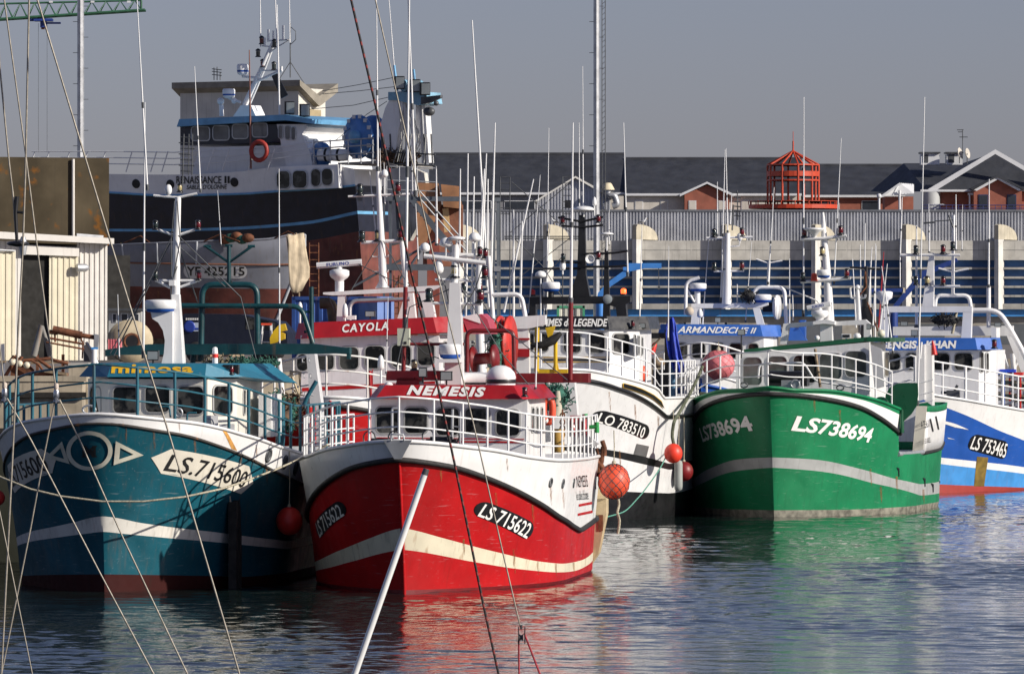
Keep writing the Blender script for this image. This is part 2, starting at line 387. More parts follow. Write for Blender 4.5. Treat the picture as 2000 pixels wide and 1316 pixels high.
def weld(o, zmin=-99):                                          # join the two sides of a rounded bow along the stem
    import bmesh
    b = bmesh.new(); b.from_mesh(o.data); bmesh.ops.remove_doubles(b, verts=[v for v in b.verts if abs(v.co.y) < 1e-4 and v.co.z > zmin], dist=1e-3); b.to_mesh(o.data); b.free(); o.data.update()
def bulwark(fr, h, lo, up, mats, u1=1.0, name='bulwark', bands=None, transom=True):   # outer skin plus an inner skin 7 cm further in
    mb = MB(); B_ = bands or [(0, lo, up, 6)]; hull_mesh(mb, h, B_, u1=u1, transom=transom)
    k = len(mb.v); m2 = MB(); hull_mesh(m2, h, B_, u1=u1, transom=transom)
    m2.v = [(x-0.05, math.copysign(max(abs(y)-0.07, 0.0), y), z) for x, y, z in m2.v]; mb.add(m2.v, [f[::-1] for f in m2.f], 0, True)
    return mb.build(name, mats, fr.root)
# ---------------------------------------------------------------- superstructure pieces
def window(fr, face, box, parent, name='window', r=0.09, fw=0.034, frame=FRAME, off=0.0, glass=None):
    x0, y0, x1, y1 = box
    c = [face.ab(x0, y0), face.ab(x1, y0), face.ab(x1, y1), face.ab(x0, y1)]
    mb = MB(); wd = abs((c[1]-c[0])[0]); r = min(r, wd*0.45)
    A = min(c[0][0], c[1][0], c[2][0], c[3][0]); 
    def ring(grow, z):
        o = []
        TL, TR, BR, BL = c
        for k, (cc, sx, sy, a0) in enumerate(((TL, 1, -1, 180), (TR, -1, -1, 90), (BR, -1, 1, 0), (BL, 1, 1, -90))):
            sgx = 1 if c[1][0] > c[0][0] else -1
            ce = cc+V(sx*sgx*r, sy*r)
            for i in range(5):
                a = math.radians(a0-90*i/4); q = ce+V(sgx*math.cos(a), math.sin(a))*(r+grow); o.append(face.pt(q[0], q[1], z+off))
        return o
    O, I, Ii = ring(fw, 0.02), ring(0.0, 0.025), ring(0.0, 0.006); n = len(O); O0 = ring(fw, -0.01)
    mb.add(O+I, [(i, (i+1) % n, n+(i+1) % n, n+i) for i in range(n)], 0)
    mb.add(O0+O, [(i, (i+1) % n, n+(i+1) % n, n+i) for i in range(n)], 0)
    mb.add(I+Ii, [(i, (i+1) % n, n+(i+1) % n, n+i) for i in range(n)], 0)
    mb.add(Ii, [tuple(range(n))], 1)
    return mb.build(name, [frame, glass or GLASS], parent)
def loft_part(fr, name, A, B, material, parent=None, cap=True):
    mb = MB(); mb.loft(A, B, 0, cap); return mb.build(name, material, parent or fr.root)
def plan_faces(fr, A, B):
    n = len(A); return [Face(fr, A[i], A[(i+1) % n], B[i]) for i in range(n)]
def polypx(mb, fr, pts, x, d, m=0):                               # outline in the plane at x, thickness d running aft
    mb.prism([fr.at(a, b, x) for a, b in pts], (-d, 0, 0), m)
def rectpx(mb, fr, x0, y0, x1, y1, x, d, m=0): polypx(mb, fr, [(x0, y0), (x1, y0), (x1, y1), (x0, y1)], x, d, m)
def tubepx(mb, fr, pts, r, x=None, n=6, m=0):
    mb.tube([fr.at(p[0], p[1], p[2] if len(p) > 2 else x) for p in pts], r, n, m)
def arcpath(pts, rad, n=5):                                        # polyline in pixels with rounded corners
    o = [pts[0]]
    for i in range(1, len(pts)-1):
        p, a, b = V(*pts[i]), V(*pts[i-1]), V(*pts[i+1]); d1, d2 = a-p, b-p; l1, l2 = np.linalg.norm(d1), np.linalg.norm(d2)
        r = min(rad, l1*0.5, l2*0.5); s, e = p+d1/l1*r, p+d2/l2*r
        for j in range(n+1):
            t = j/n; o.append(tuple((1-t)**2*s+2*t*(1-t)*p+t*t*e))
    o.append(pts[-1]); return o
def whip(fr, x0, y0, x1, y1, x, r=0.022, name='whip_antenna', material=None, collar=True):
    """antenna from its foot pixel to its tip pixel"""
    mb = MB(); a, b = fr.at(x0, y0, x), fr.at(x1, y1, x)
    r *= 0.82; mb.tube([a, a+(b-a)*0.45, b], [r, r*0.8, r*0.42], 6)
    if collar: mb.tube([a+(b-a)*0.42, a+(b-a)*0.45], r*1.25, 6, 1); mb.tube([a, a+(b-a)*0.03], r*1.6, 6, 1)
    return mb.build(name, [material or WHITE_C, STEEL], fr.root)
def navlight(fr, px, py, x, lens, s=1.0, parent=None):
    """lantern whose base stands at the pixel"""
    mb = MB(); c = fr.at(px, py, x)
    mb.lathe([(0.13*s, 0), (0.13*s, 0.03*s), (0.085*s, 0.05*s), (0.085*s, 0.08*s)], c, 12, 0)
    mb.lathe([(0.075*s, 0.08*s), (0.088*s, 0.11*s), (0.088*s, 0.23*s), (0.075*s, 0.26*s)], c, 12, 1)
    mb.lathe([(0.095*s, 0.26*s), (0.10*s, 0.29*s), (0.06*s, 0.33*s), (0.02*s, 0.34*s)], c, 12, 0)
    return mb.build('navigation_light', [BLACK, lens], parent or fr.root)
def dome(fr, x0, y0, x1, y1, x, base=BLUE, text=None):
    """flat radar drum filling the pixel box, with a coloured underside"""
    a, b = fr.at(x0, y0, x), fr.at(x1, y1, x); r = abs(b[1]-a[1])/2; h = a[2]-b[2]; c = V(x, (a[1]+b[1])/2, b[2])
    mb = MB(); mb.lathe([(r*0.55, 0), (r*0.86, h*0.10), (r*0.93, h*0.30)], c, 24, 1)
    mb.lathe([(r*0.93, h*0.30), (r, h*0.36), (r, h*0.80), (r*0.97, h*0.92), (r*0.88, h*0.99), (r*0.3, h*1.03)], c, 24, 0)
    o = mb.build('radar', [WHITE_C, base], fr.root)
    return o
def mushroom(fr, px, py, x, r=0.12, foot=None, name='satellite_antenna', tall=1.0):
    mb = MB(); c = fr.at(px, py, x)
    mb.lathe([(r*0.5, 0), (r*0.95, 0.03), (r, 0.06*tall), (r*0.9, 0.12*tall), (r*0.55, 0.17*tall), (r*0.1, 0.19*tall)], c, 14, 0)
    if foot: mb.tube([fr.at(px, foot, x), c], 0.022, 6, 0)
    return mb.build(name, [WHITE_C], fr.root)
STAIN = mat('rust_stain', (0.26, 0.115, 0.035), 0.85, var=0.4, scale=6)
def _fade(m):                                                     # thin broken stain: lets the paint below show through
    t = m.node_tree; n = t.nodes.new('ShaderNodeTexNoise'); n.inputs['Scale'].default_value = 1.0; n.inputs['Detail'].default_value = 5; tc = t.nodes.new('ShaderNodeTexCoord'); mp = t.nodes.new('ShaderNodeMapping'); mp.inputs['Scale'].default_value = (22, 22, 2.5)
    r = t.nodes.new('ShaderNodeMapRange'); r.inputs[1].default_value = 0.35; r.inputs[2].default_value = 0.75; r.inputs[4].default_value = 0.8
    t.links.new(tc.outputs['Object'], mp.inputs[0]); t.links.new(mp.outputs[0], n.inputs['Vector']); t.links.new(n.outputs[0], r.inputs[0]); t.links.new(r.outputs[0], t.nodes['Principled BSDF'].inputs['Alpha'])
_fade(STAIN)
def rust_run(h, parent, x, y, ln, wd=5, side=1, off=0.006):       # a tapering rust stain down the plating below a fitting
    ln *= 1.35; mb = MB(); hull_poly(mb, h, [(x-wd/2, y), (x+wd/2, y), (x+wd*0.35+ln*0.05, y+ln*0.6), (x+ln*0.06, y+ln), (x-wd*0.3, y+ln*0.5)], 0, off, side, False, 3); mb.build('rust_run', STAIN, parent)
def netpile(fr, name, c, dims, n, m, r=0.014, seed=1):             # a heap of tangled net: many short bent strands through the volume
    g = np.random.default_rng(seed); mb = MB(); D = V(*dims)
    mb.ball(c, 1.0, 0, 14, 9, tuple(D*0.80))
    for _ in range(n):
        d = g.normal(size=3); d /= np.linalg.norm(d); p = c+D*d*g.uniform(0.70, 0.92); pts = [p]
        t = g.normal(size=3)
        for k in range(5): t = t*0.6+g.normal(size=3)*0.7; pts.append(pts[-1]+t/np.linalg.norm(t)*0.055*(min(D)/0.3)**0.5)
        mb.tube(pts, r, 4, 0, caps=False)
    return mb.build(name, m, fr.root)
def floodlight(fr, px, py, x, w=0.26, h=0.2, yaw=0.0, leg=None, name='floodlight', aim=0.0):
    mb = MB(); c = fr.at(px, py, x)
    mb.box(c, (0.12, w, h), 0); mb.box(c+V(0.062, 0, 0), (0.012, w*0.86, h*0.8), 1); mb.box(c+V(-0.09, 0, 0), (0.06, w*0.6, h*0.6), 0)
    if leg: mb.tube([fr.at(px, leg, x), c], 0.018, 6, 0)
    return mb.build(name, [BLACK, LAMPG], fr.root)
LAMPG = mat('lamp_glass', (0.30, 0.33, 0.33), 0.1, coat=0.4)
def bar_radar(fr, cx, y0, y1, bx0, by0, bx1, by1, x, text=True, foot=None):
    """scanner: pot between y0 (top) and y1 (bottom), bar through the two pixel ends"""
    mb = MB(); t, b = fr.at(cx, y0, x), fr.at(cx, y1, x); h = t[2]-b[2]
    mb.lathe([(0.10, 0), (0.13, h*0.15), (0.20, h*0.3), (0.24, h*0.5), (0.24, h*0.85), (0.17, h*0.95), (0.07, h)], b, 18, 0)
    if foot: mb.tube([fr.at(cx, foot, x), b], 0.11, 10, 0)
    a, c = fr.at(bx0, by0, x), fr.at(bx1, by1, x); d = (c-a)/np.linalg.norm(c-a); up = np.cross(V(1, 0, 0), d); hh = 0.075
    mb.tube([t-V(0, 0, 0.02), t+V(0, 0, 0.10)], 0.07, 10, 0)
    prof = [(-0.09, -hh), (0.05, -hh), (0.09, -hh*0.4), (0.09, hh*0.5), (0.04, hh), (-0.09, hh)]
    A = [a+V(p, 0, 0)+up*q for p, q in prof]; mb.prism(A, c-a, 0)
    o = mb.build('radar', [WHITE_C], fr.root)
    if text:
        f = Face(fr, a+V(0.09, 0, 0)-up*hh, c+V(0.09, 0, 0)-up*hh, a+V(0.09, 0, 0)+up*hh); tm = MB(); v, fs = textmesh('FURUNO', 0.02, 0, 1.1)
        tm.add([f.pt(f.w*(0.23+0.5*p), f.h*(0.22+0.56*q), 0.004) for p, q in v], fs, 0); tm.build('lettering', LETB, o)
    return o
def buoy(name, fr, px, py, x, rpx, material, label, group=None, netted=True, netmat=None, sq=1.08, hang=0.4, rope=True):
    c = fr.at(px, py, x); r = rpx/fr.scale(x); q = fr.l2w(c)
    root = tag(empty(name, tuple(q)), label, 'buoy', group)
    mb = MB(); mb.ball((0, 0, 0), r, 0, 28, 18, (1, 1, sq)); mb.build('ball', material, root)
    mb = MB(); mb.lathe([(r*0.16, 0), (r*0.13, r*0.18), (r*0.05, r*0.24)], (0, 0, r*sq*0.97), 10, 0)
    if rope:
        mb.tube([(0, 0, r*sq), (0.01, 0.02, r*sq+hang*0.5), (0.0, 0.03, r*sq+hang)], 0.012, 5, 0)
    mb.build('lanyard', ROPE, root)
    if netted:
        mb = MB()
        for s in (1, -1):
            for k in range(11):
                a0 = 2*math.pi*k/11; pts = []
                for j in range(15):
                    t = 0.18+(math.pi-0.36)*j/14; a = a0+s*(t-1.5)*1.1; R = r*1.012
                    pts.append((R*math.sin(t)*math.cos(a), R*math.sin(t)*math.sin(a), sq*R*math.cos(t)))
                mb.tube(pts, 0.006, 4, 0)
        mb.build('netting', netmat or STEEL, root)
    return root
# ---------------------------------------------------------------- water, quay, ground
def watermat():
    m = bpy.data.materials.new('harbour_water'); m.use_nodes = True; t = m.node_tree; b = t.nodes['Principled BSDF']
    b.inputs['Base Color'].default_value = (0.009, 0.017, 0.016, 1); b.inputs['Roughness'].default_value = 0.025; b.inputs['IOR'].default_value = 1.33; b.inputs['Specular IOR Level'].default_value = 0.40
    tc = t.nodes.new('ShaderNodeTexCoord'); mp = t.nodes.new('ShaderNodeMapping'); mp.inputs['Scale'].default_value = (1.0, 1.6, 1)
    n = t.nodes.new('ShaderNodeTexNoise'); n.inputs['Scale'].default_value = 5.0; n.inputs['Detail'].default_value = 3
    bp = t.nodes.new('ShaderNodeBump'); bp.inputs['Strength'].default_value = 0.10; bp.inputs['Distance'].default_value = 0.05
    t.links.new(tc.outputs['Object'], mp.inputs[0]); t.links.new(mp.outputs[0], n.inputs['Vector']); t.links.new(n.outputs[0], bp.inputs['Height']); t.links.new(bp.outputs[0], b.inputs['Normal'])
    return m
WATER = watermat()
def water():
    x = np.linspace(-22, 26, 560); y = np.concatenate([np.arange(88, 142, 0.09), np.arange(142.1, 232.05, 0.22)])
    X, Y = np.meshgrid(x, y); Z = np.zeros_like(X)
    for i in range(84):
        lam = 0.36*math.exp(rng.uniform(0, 1)**1.7*math.log(9)); th = rng.normal(0.25, 0.62); k = 2*math.pi/lam
        amp = WAVE*lam/(2*math.pi)*rng.uniform(0.5, 1.3)*(1.0 if lam < 1.3 else 0.55)
        wv = np.sin(k*(X*math.sin(th)+Y*math.cos(th))+rng.uniform(0, 6.28)); Z += amp*(wv+0.22*(wv*wv-0.5))
    g = 0.74+0.46*np.sin(X*0.31+1.0+0.8*np.sin(Y*0.11))*np.sin(Y*0.17+0.5*np.sin(X*0.23))
    Z *= g
    edge = np.minimum(np.minimum(X+22, 26-X), np.minimum(Y-88, y[-1]-Y)); Z *= np.clip(edge/2, 0, 1)
    n, k = len(y), len(x); P = np.stack([X, Y, Z], -1).reshape(-1, 3); ye = float(y[-1])
    I = np.arange((n-1)*(k-1)); r, c = I//(k-1), I % (k-1); a = r*k+c
    fs = np.stack([a, a+1, a+k+1, a+k], 1); o4 = len(P)
    P = np.concatenate([P, [(-22, 88, 0), (26, 88, 0), (26, ye, 0), (-22, ye, 0)], [(-4000, -60, 0), (4000, -60, 0), (4000, 88, 0), (-4000, 88, 0), (-4000, ye, 0), (4000, ye, 0)]])
    fs = np.concatenate([fs, [[o4+4, o4+5, o4+6, o4+7], [o4+7, o4, o4+3, o4+8], [o4+1, o4+6, o4+9, o4+2]]])
    me = bpy.data.meshes.new('water'); nf = len(fs)
    me.vertices.add(len(P)); me.vertices.foreach_set('co', P.astype(np.float32).ravel()); me.loops.add(nf*4); me.loops.foreach_set('vertex_index', fs.astype(np.int32).ravel())
    me.polygons.add(nf); me.polygons.foreach_set('loop_start', np.arange(nf, dtype=np.int32)*4); me.polygons.foreach_set('use_smooth', np.ones(nf, bool)); me.update(calc_edges=True)
    me.materials.append(WATER)
    o = bpy.data.objects.new('water', me); COL.objects.link(o); tag(o, kind='structure'); return o
WAVE = 0.0135
water()
QZ = 4.0
mb = MB()
QP = [(-90, 141.5), (-9.5, 141.5), (-9.5, 168), (-0.8, 170), (-0.8, 191), (2.5, 193), (2.5, 229), (400, 229), (400, 2500), (-400, 2500), (-400, 141.5)]
mb.prism([(a, b, QZ) for a, b in QP], (0, 0, -6.0), 0)
ASPH = mat('quay_paving', (0.17, 0.155, 0.14), 0.9, var=0.3, scale=0.7, streak=0.3, bump=0.2)
QWALL = mat('quay_wall_concrete', (0.40, 0.34, 0.25), 0.9, var=0.25, scale=1.4, streak=0.7, dirt=(0.06, 0.06, 0.045), bump=0.3)
def darken_base(m):  # wall colour goes darker towards the bottom, with a noisy edge
    t = m.node_tree; b = t.nodes['Principled BSDF']; src = b.inputs['Base Color'].links[0].from_socket
    g = t.nodes.new('ShaderNodeNewGeometry'); sp = t.nodes.new('ShaderNodeSeparateXYZ'); n = t.nodes.new('ShaderNodeTexNoise'); n.inputs['Scale'].default_value = 0.8; n.inputs['Detail'].default_value = 6
    ad = t.nodes.new('ShaderNodeMath'); ad.operation = 'MULTIPLY_ADD'; ad.inputs[1].default_value = 1.4
    mr = t.nodes.new('ShaderNodeMapRange'); mr.inputs[1].default_value = 3.1; mr.inputs[2].default_value = 3.6; mx = t.nodes.new('ShaderNodeMix'); mx.data_type = 'RGBA'
    t.links.new(g.outputs['Position'], sp.inputs[0]); t.links.new(g.outputs['Position'], n.inputs['Vector']); t.links.new(n.outputs[0], ad.inputs[0]); t.links.new(sp.outputs[2], ad.inputs[2]); t.links.new(ad.outputs[0], mr.inputs[0])
    t.links.new(mr.outputs[0], mx.inputs[0]); mx.inputs[6].default_value = (0.022, 0.024, 0.014, 1); t.links.new(src, mx.inputs[7]); t.links.new(mx.outputs[2], b.inputs['Base Color'])
darken_base(QWALL)
o = mb.build('quay', [ASPH, QWALL]); tag(o, kind='structure')
for p in o.data.polygons:
    if abs(p.normal[2]) < 0.5: p.material_index = 1
mb = MB()                                                          # coping stones along the visible edge
for k in range(26):
    x = -10.0-k*1.2; mb.box((x-0.12*0, 141.72, QZ+0.06), (1.17, 0.5, 0.12), 0)
mb.build('quay_coping', QWALL).__setitem__('kind', 'structure')
def corrug(mb, face, a0, b0, a1, b1, pitch, depth, m=0, top=None):
    """ribbed sheet between two corners of a face; top(a) may give a sloping upper edge"""
    n = max(1, int(round(abs(a1-a0)/pitch))); w = (a1-a0)/n; P = []; 
    for i in range(n):
        for f, d in ((0, 0), (0.42, 0), (0.5, depth), (0.92, depth)):
            a = a0+w*(i+f); P.append((a, d))
    P.append((a1, 0)); k = len(P)
    lo = [face.pt(a, b0, d) for a, d in P]; hi = [face.pt(a, b1 if top is None else top(a), d) for a, d in P]
    mb.add(lo+hi, [(i, i+1, k+i+1, k+i) for i in range(k-1)], m)
def wallface(fr, x, px0, py0, px1, py1):                           # face in plane x, from bottom-left pixel to top-right pixel
    return Face(fr, fr.at(px0, py1, x), fr.at(px1, py1, x), fr.at(px0, py0, x))

# ---------------------------------------------------------------- fish hall with louvres and concrete fins
fr = Frame(1450, 375, 0, QZ)
fr.thing('fish_hall', 'long low concrete hall with blue louvres, upright fins and a ribbed metal parapet', 'building')
RIB = mat('ribbed_metal', (0.46, 0.47, 0.50), 0.42, 0.2, var=0.12, scale=1.0, streak=0.25)
BLV = mat('blue_louvre', (0.045, 0.135, 0.33), 0.55, var=0.25, scale=1.0, streak=0.25)
BEIGE = mat('beige_render', (0.34, 0.31, 0.26), 0.85, var=0.15, streak=0.3)
L0, L1 = 895, 2120
mb = MB(); f = wallface(fr, -2.2, L0, 412, L1, 480)
corrug(mb, f, 0, 0, f.w, f.h, 0.186, 0.10, 0); mb.build('ribbed_parapet', RIB, fr.root)
mb = MB(); rectpx(mb, fr, L0-2, 409.5, L1, 413.5, -2.05, 0.5, 0); mb.build('parapet_flashing', mat('grey_flashing', (0.16, 0.17, 0.19), 0.5, 0.3), fr.root)
mb = MB(); rectpx(mb, fr, L0, 470, L1, 508, 0, 2.3, 0)
for k in range(8): rectpx(mb, fr, L0+k*152, 488.2, L0+k*152+150, 488.9, 0.006, 0.02, 1)
mb.build('concrete_band', [CONC, STEEL], fr.root)
mb = MB(); rectpx(mb, fr, L0, 508, L1, 600, -0.45, 0.3, 0); mb.build('louvre_panel', BLV, fr.root)
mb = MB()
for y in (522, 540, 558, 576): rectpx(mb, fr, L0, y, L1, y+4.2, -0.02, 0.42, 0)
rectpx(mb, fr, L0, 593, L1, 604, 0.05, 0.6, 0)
mb.build('louvre_slats', mat('shaded_slat_concrete', (0.34, 0.33, 0.30), 0.85, var=0.2, scale=1.2, streak=0.6), fr.root)  # shade on the slats is put into this darker concrete colour
mb = MB(); rectpx(mb, fr, L0, 604, L1, 618, -0.25, 0.3, 0); mb.build('blue_lintel', BLUEL, fr.root)
mb = MB(); rectpx(mb, fr, L0, 618, L1, 676, -0.6, 6, 0); mb.build('lower_wall', BEIGE, fr.root)
for i in range(6): 
    mb = MB(); rectpx(mb, fr, L0+40+i*200, 632, L0+150+i*200, 674, -0.58, 0.02, 0); mb.build('loading_door', mat('grey_door', (0.10, 0.11, 0.12), 0.6), fr.root)
FINC = mat('pale_fin_concrete', (0.58, 0.57, 0.53), 0.85, var=0.12, scale=1.5, streak=0.6, dirt=(0.20, 0.18, 0.13))
LOBE = mat('stained_fin_top', (0.44, 0.40, 0.31), 0.85, var=0.15, scale=1.5, streak=0.7, dirt=(0.16, 0.14, 0.09))
for px in (896, 1071, 1245, 1419, 1594, 1771, 1951):
    a = fr.at(px+8, 440, 0); z1 = a[2]; z0 = fr.at(px, 604, 0)[2]; zr = fr.at(px, 468, 0)[2]; an = math.radians(25)
    prof = [(0.75, z0), (0.75, z1), (0.45, z1+0.06)]+[(0.45-2.9*t, zr+(z1+0.04-zr)*math.sqrt(max(0, 1-t**2.2))) for t in np.linspace(0.05, 1, 10)]+[(-0.15, zr), (-0.15, z0)]
    mb = MB(); d = V(math.cos(an), -math.sin(an), 0); tn = V(math.sin(an), math.cos(an), 0)
    o0 = V(0.0, a[1], 0)
    mb.prism([o0+d*p+V(0, 0, z) for p, z in ((0.75, z0), (0.75, zr), (-0.15, zr), (-0.15, z0))], tuple(-tn*0.26), 0)
    mb.prism([o0+d*p+V(0, 0, z) for p, z in [(0.75, zr)]+prof[1:-1]], tuple(-tn*0.26), 1)
    mb.build('fin', [FINC, LOBE], fr.root)
# ---------------------------------------------------------------- slate roofed apartment rows behind
SLATE = mat('slate_roof', (0.034, 0.037, 0.045), 0.6, var=0.22, scale=0.9, streak=0.2)
BRICK = mat('brick_wall', (0.30, 0.10, 0.065), 0.85, var=0.12, scale=2)
RENDER = mat('pale_render', (0.56, 0.52, 0.46), 0.85, var=0.08, streak=0.25)
TRIM = mat('white_trim', (0.66, 0.67, 0.68), 0.5, var=0.04)
DARKW = mat('dark_window', (0.03, 0.035, 0.045), 0.15)
def rowhouse(label, x0, x1, yr, ye, Y, wall, gables=(), wins=(), name='apartment_row'):
    fr = Frame((x0+x1)/2, Y, 0, QZ); fr.thing(name, label, 'building')
    mb = MB(); e0, e1 = fr.at(x0, ye, 0.35), fr.at(x1, ye, 0.35); r0, r1 = fr.at(x0, yr, -6.5), fr.at(x1, yr, -6.5)
    b0, b1 = e0+V(-13.6, 0, 0), e1+V(-13.6, 0, 0)
    mb.add([e0, e1, r1, r0, b0, b1], [(0, 1, 2, 3), (3, 2, 5, 4)], 0); mb.build('roof', SLATE, fr.root)
    mb = MB(); rectpx(mb, fr, x0, ye-2, x1, ye+2.4, 0.40, 0.12, 0); mb.build('eaves_gutter', TRIM, fr.root)
    mb = MB(); a = fr.at(x0, ye, 0); b = fr.at(x1, 420, 0)
    mb.box((-6.5, (a[1]+b[1])/2, (a[2])/2), (13, b[1]-a[1]-0.1, a[2]), 0); mb.add([fr.at(x0, ye, -0.05), fr.at(x0, yr, -6.5), fr.at(x0, ye, -13)], [(0, 1, 2)]); mb.add([fr.at(x1, ye, -0.05), fr.at(x1, yr, -6.5), fr.at(x1, ye, -13)], [(0, 1, 2)])
    mb.build('wall', wall, fr.root)
    mb = MB(); mb.tube([r0, r1], 0.12, 6, 0); mb.build('ridge', SLATE, fr.root)
    for (gx0, gax, gay, gx1, gy) in gables:
        mb = MB(); polypx(mb, fr, [(gx0, 420), (gx0, gy), (gax, gay), (gx1, gy), (gx1, 420)], 1.1, 4.5, 0); g = mb.build('gable', BRICK, fr.root)
        mb = MB()
        for ex, s in ((gx0-9, 1), (gx1+9, -1)):
            A = [(ex, gy+4), (gax, gay-3), (gax, gay-7), (ex, gy-1)]; polypx(mb, fr, A, 1.45, 5.5, 0)
        mb.build('bargeboard', TRIM, g)
    for (wx0, wy0, wx1, wy1, kind) in wins:
        xx = 0.02
        for (gx0, gax, gay, gx1, gy) in gables:
            if gx0 <= wx0 <= gx1: xx = 1.12
        mb = MB(); rectpx(mb, fr, wx0, wy0, wx1, wy1, xx+0.02, 0.05, 0); rectpx(mb, fr, wx0+1.2, wy0+1.2, wx1-1.2, wy1-0.2, xx+0.03, 0.03, 1)
        mb.build('window', [TRIM, DARKW if kind else RENDER], fr.root)
    return fr
rowhouse('long slate roofed row with its higher ridge behind the hull on the slipway', 838, 1221, 301, 378, 437, mat('grey_wall', (0.20, 0.20, 0.21), 0.8), wins=[(880, 392, 960, 408, 1), (985, 392, 1045, 408, 1)])
rw = rowhouse('lower slate roofed row with pale walls and one small brick gable', 1222, 1566, 310, 380, 436, RENDER, gables=[(1337, 1381, 362, 1424, 380)],
     wins=[(1240, 391, 1256, 412, 0), (1290, 391, 1305, 412, 0), (1345, 392, 1360, 412, 0), (1403, 392, 1417, 412, 0), (1448, 391, 1464, 412, 0)])
rowhouse('slate roofed brick row behind the orange lantern frame', 1568, 1768, 323, 383, 438, BRICK, wins=[(1683, 392, 1717, 412, 1), (1739, 392, 1752, 412, 1), (1600, 392, 1640, 412, 1)])
# gabled brick house at the right
fr = Frame(1900, 425, 0, QZ); fr.thing('gabled_house', 'brick house with big white edged slate gable and two roof vents', 'house')
mb = MB(); polypx(mb, fr, [(1838, 420), (1838, 374), (2090, 374), (2090, 420)], 0, 14, 0)
polypx(mb, fr, [(1902, 420), (1902, 374), (1949, 350), (1996, 374), (1996, 420)], 1.6, 3, 0); mb.build('wall', BRICK, fr.root)
mb = MB(); pk = fr.at(1945, 298, -2.0); el = fr.at(1812, 374, 0.6); er = fr.at(2080, 374, 0.6); bk = fr.at(1765, 319, -9); bk2 = fr.at(1880, 319, -9)
mb.add([el, er, pk, bk, bk2, fr.at(1700, 374, -9), fr.at(1945, 298, -9), fr.at(1730, 376, -4)], [(0, 1, 2), (0, 2, 6, 4), (0, 4, 3, 5), (0, 5, 7)], 0)
mb.add([fr.at(2085, 374, 0.6), fr.at(2085, 374, -12), pk, fr.at(1945, 298, -9)], [(0, 1, 3, 2)], 0); mb.build('roof', SLATE, fr.root)
mb = MB(); polypx(mb, fr, [(1812, 370), (1944, 292), (1944, 301), (1830, 371)], 0.75, 0.3, 0); polypx(mb, fr, [(1944, 292), (2082, 371), (2066, 371), (1944, 301)], 0.75, 0.3, 0)
rectpx(mb, fr, 1798, 370.5, 1906, 374.5, 0.8, 0.3, 0)
polypx(mb, fr, [(1902, 371), (1949, 345), (1996, 371), (1990, 373), (1949, 350.5), (1908, 373)], 2.0, 2.6, 0); mb.build('bargeboard', TRIM, fr.root)
mb = MB(); polypx(mb, fr, [(1896, 368), (1949, 342), (2002, 368), (1999, 371), (1949, 346), (1899, 371)], 2.1, 3.2, 0); mb.build('porch_roof', SLATE, fr.root)
for a, b in ((1911, 1930), (1967, 1985)):
    mb = MB(); rectpx(mb, fr, a, 380, b, 412, 1.64, 0.05, 0); rectpx(mb, fr, a+1.5, 382, b-1.5, 412, 1.66, 0.05, 1); mb.build('window', [mat('dark_blue_frame', (0.03, 0.04, 0.10), 0.5), DARKW], fr.root)
mb = MB(); mb.lathe([(0.6, 0), (0.6, 1.32)], fr.at(1818, 414, 0.3), 18, 0); mb.build('stair_turret', mat('turret_grey', (0.42, 0.43, 0.43), 0.7), fr.root)
mb = MB(); rectpx(mb, fr, 1891, 377, 1901, 381, 1.3, 0.4, 0); tubepx(mb, fr, [(1894, 380), (1894, 416)], 0.06, 1.3); mb.build('porch_column', TRIM, fr.root)
mb = MB()
for y in (401, 407): tubepx(mb, fr, [(1800, y), (2090, y)], 0.03, 2.4, 4)
for k in range(24): tubepx(mb, fr, [(1800+12*k, 401), (1800+12*k, 416)], 0.02, 2.4, 4)
mb.build('balcony_rail', mat('blue_rail', (0.03, 0.04, 0.14), 0.5), fr.root)
for x0, x1, x2 in ((1799, 1815, 1835), (1849, 1866, 1880)):
    mb = MB(); rectpx(mb, fr, x0, 299, x2, 322, -4, 1.5, 0); rectpx(mb, fr, x0+3, 302, x1-2, 318, -3.98, 0.05, 1); rectpx(mb, fr, x0-2, 297, x2+2, 299.5, -3.8, 1.9, 1); mb.build('roof_vent', [TRIM, STEEL], fr.root)
for k, (x, y) in enumerate(((1874, 299), (1889, 300))):
    mb = MB(); c = fr.at(x, y, -3.2); mb.lathe([(0.02, -0.12), (0.22, -0.06), (0.33, 0.03), (0.36, 0.06), (0.30, 0.04), (0.02, -0.05)], c, 16, 0, (0.45, 0.85, 0.2)); mb.tube([c, c-V(0, 0, 0.7)], 0.03, 5, 1); mb.build('satellite_dish', [RENDER, STEEL], fr.root)
mb = MB(); tubepx(mb, fr, [(1880, 310), (1880, 253)], 0.03, -4, 5)
for y, a, b in ((254, 1869, 1882), (268, 1874, 1890), (258, 1871, 1880)): tubepx(mb, fr, [(a, y), (b, y)], 0.025, -4, 4)
mb.build('television_aerial', STEEL, fr.root)
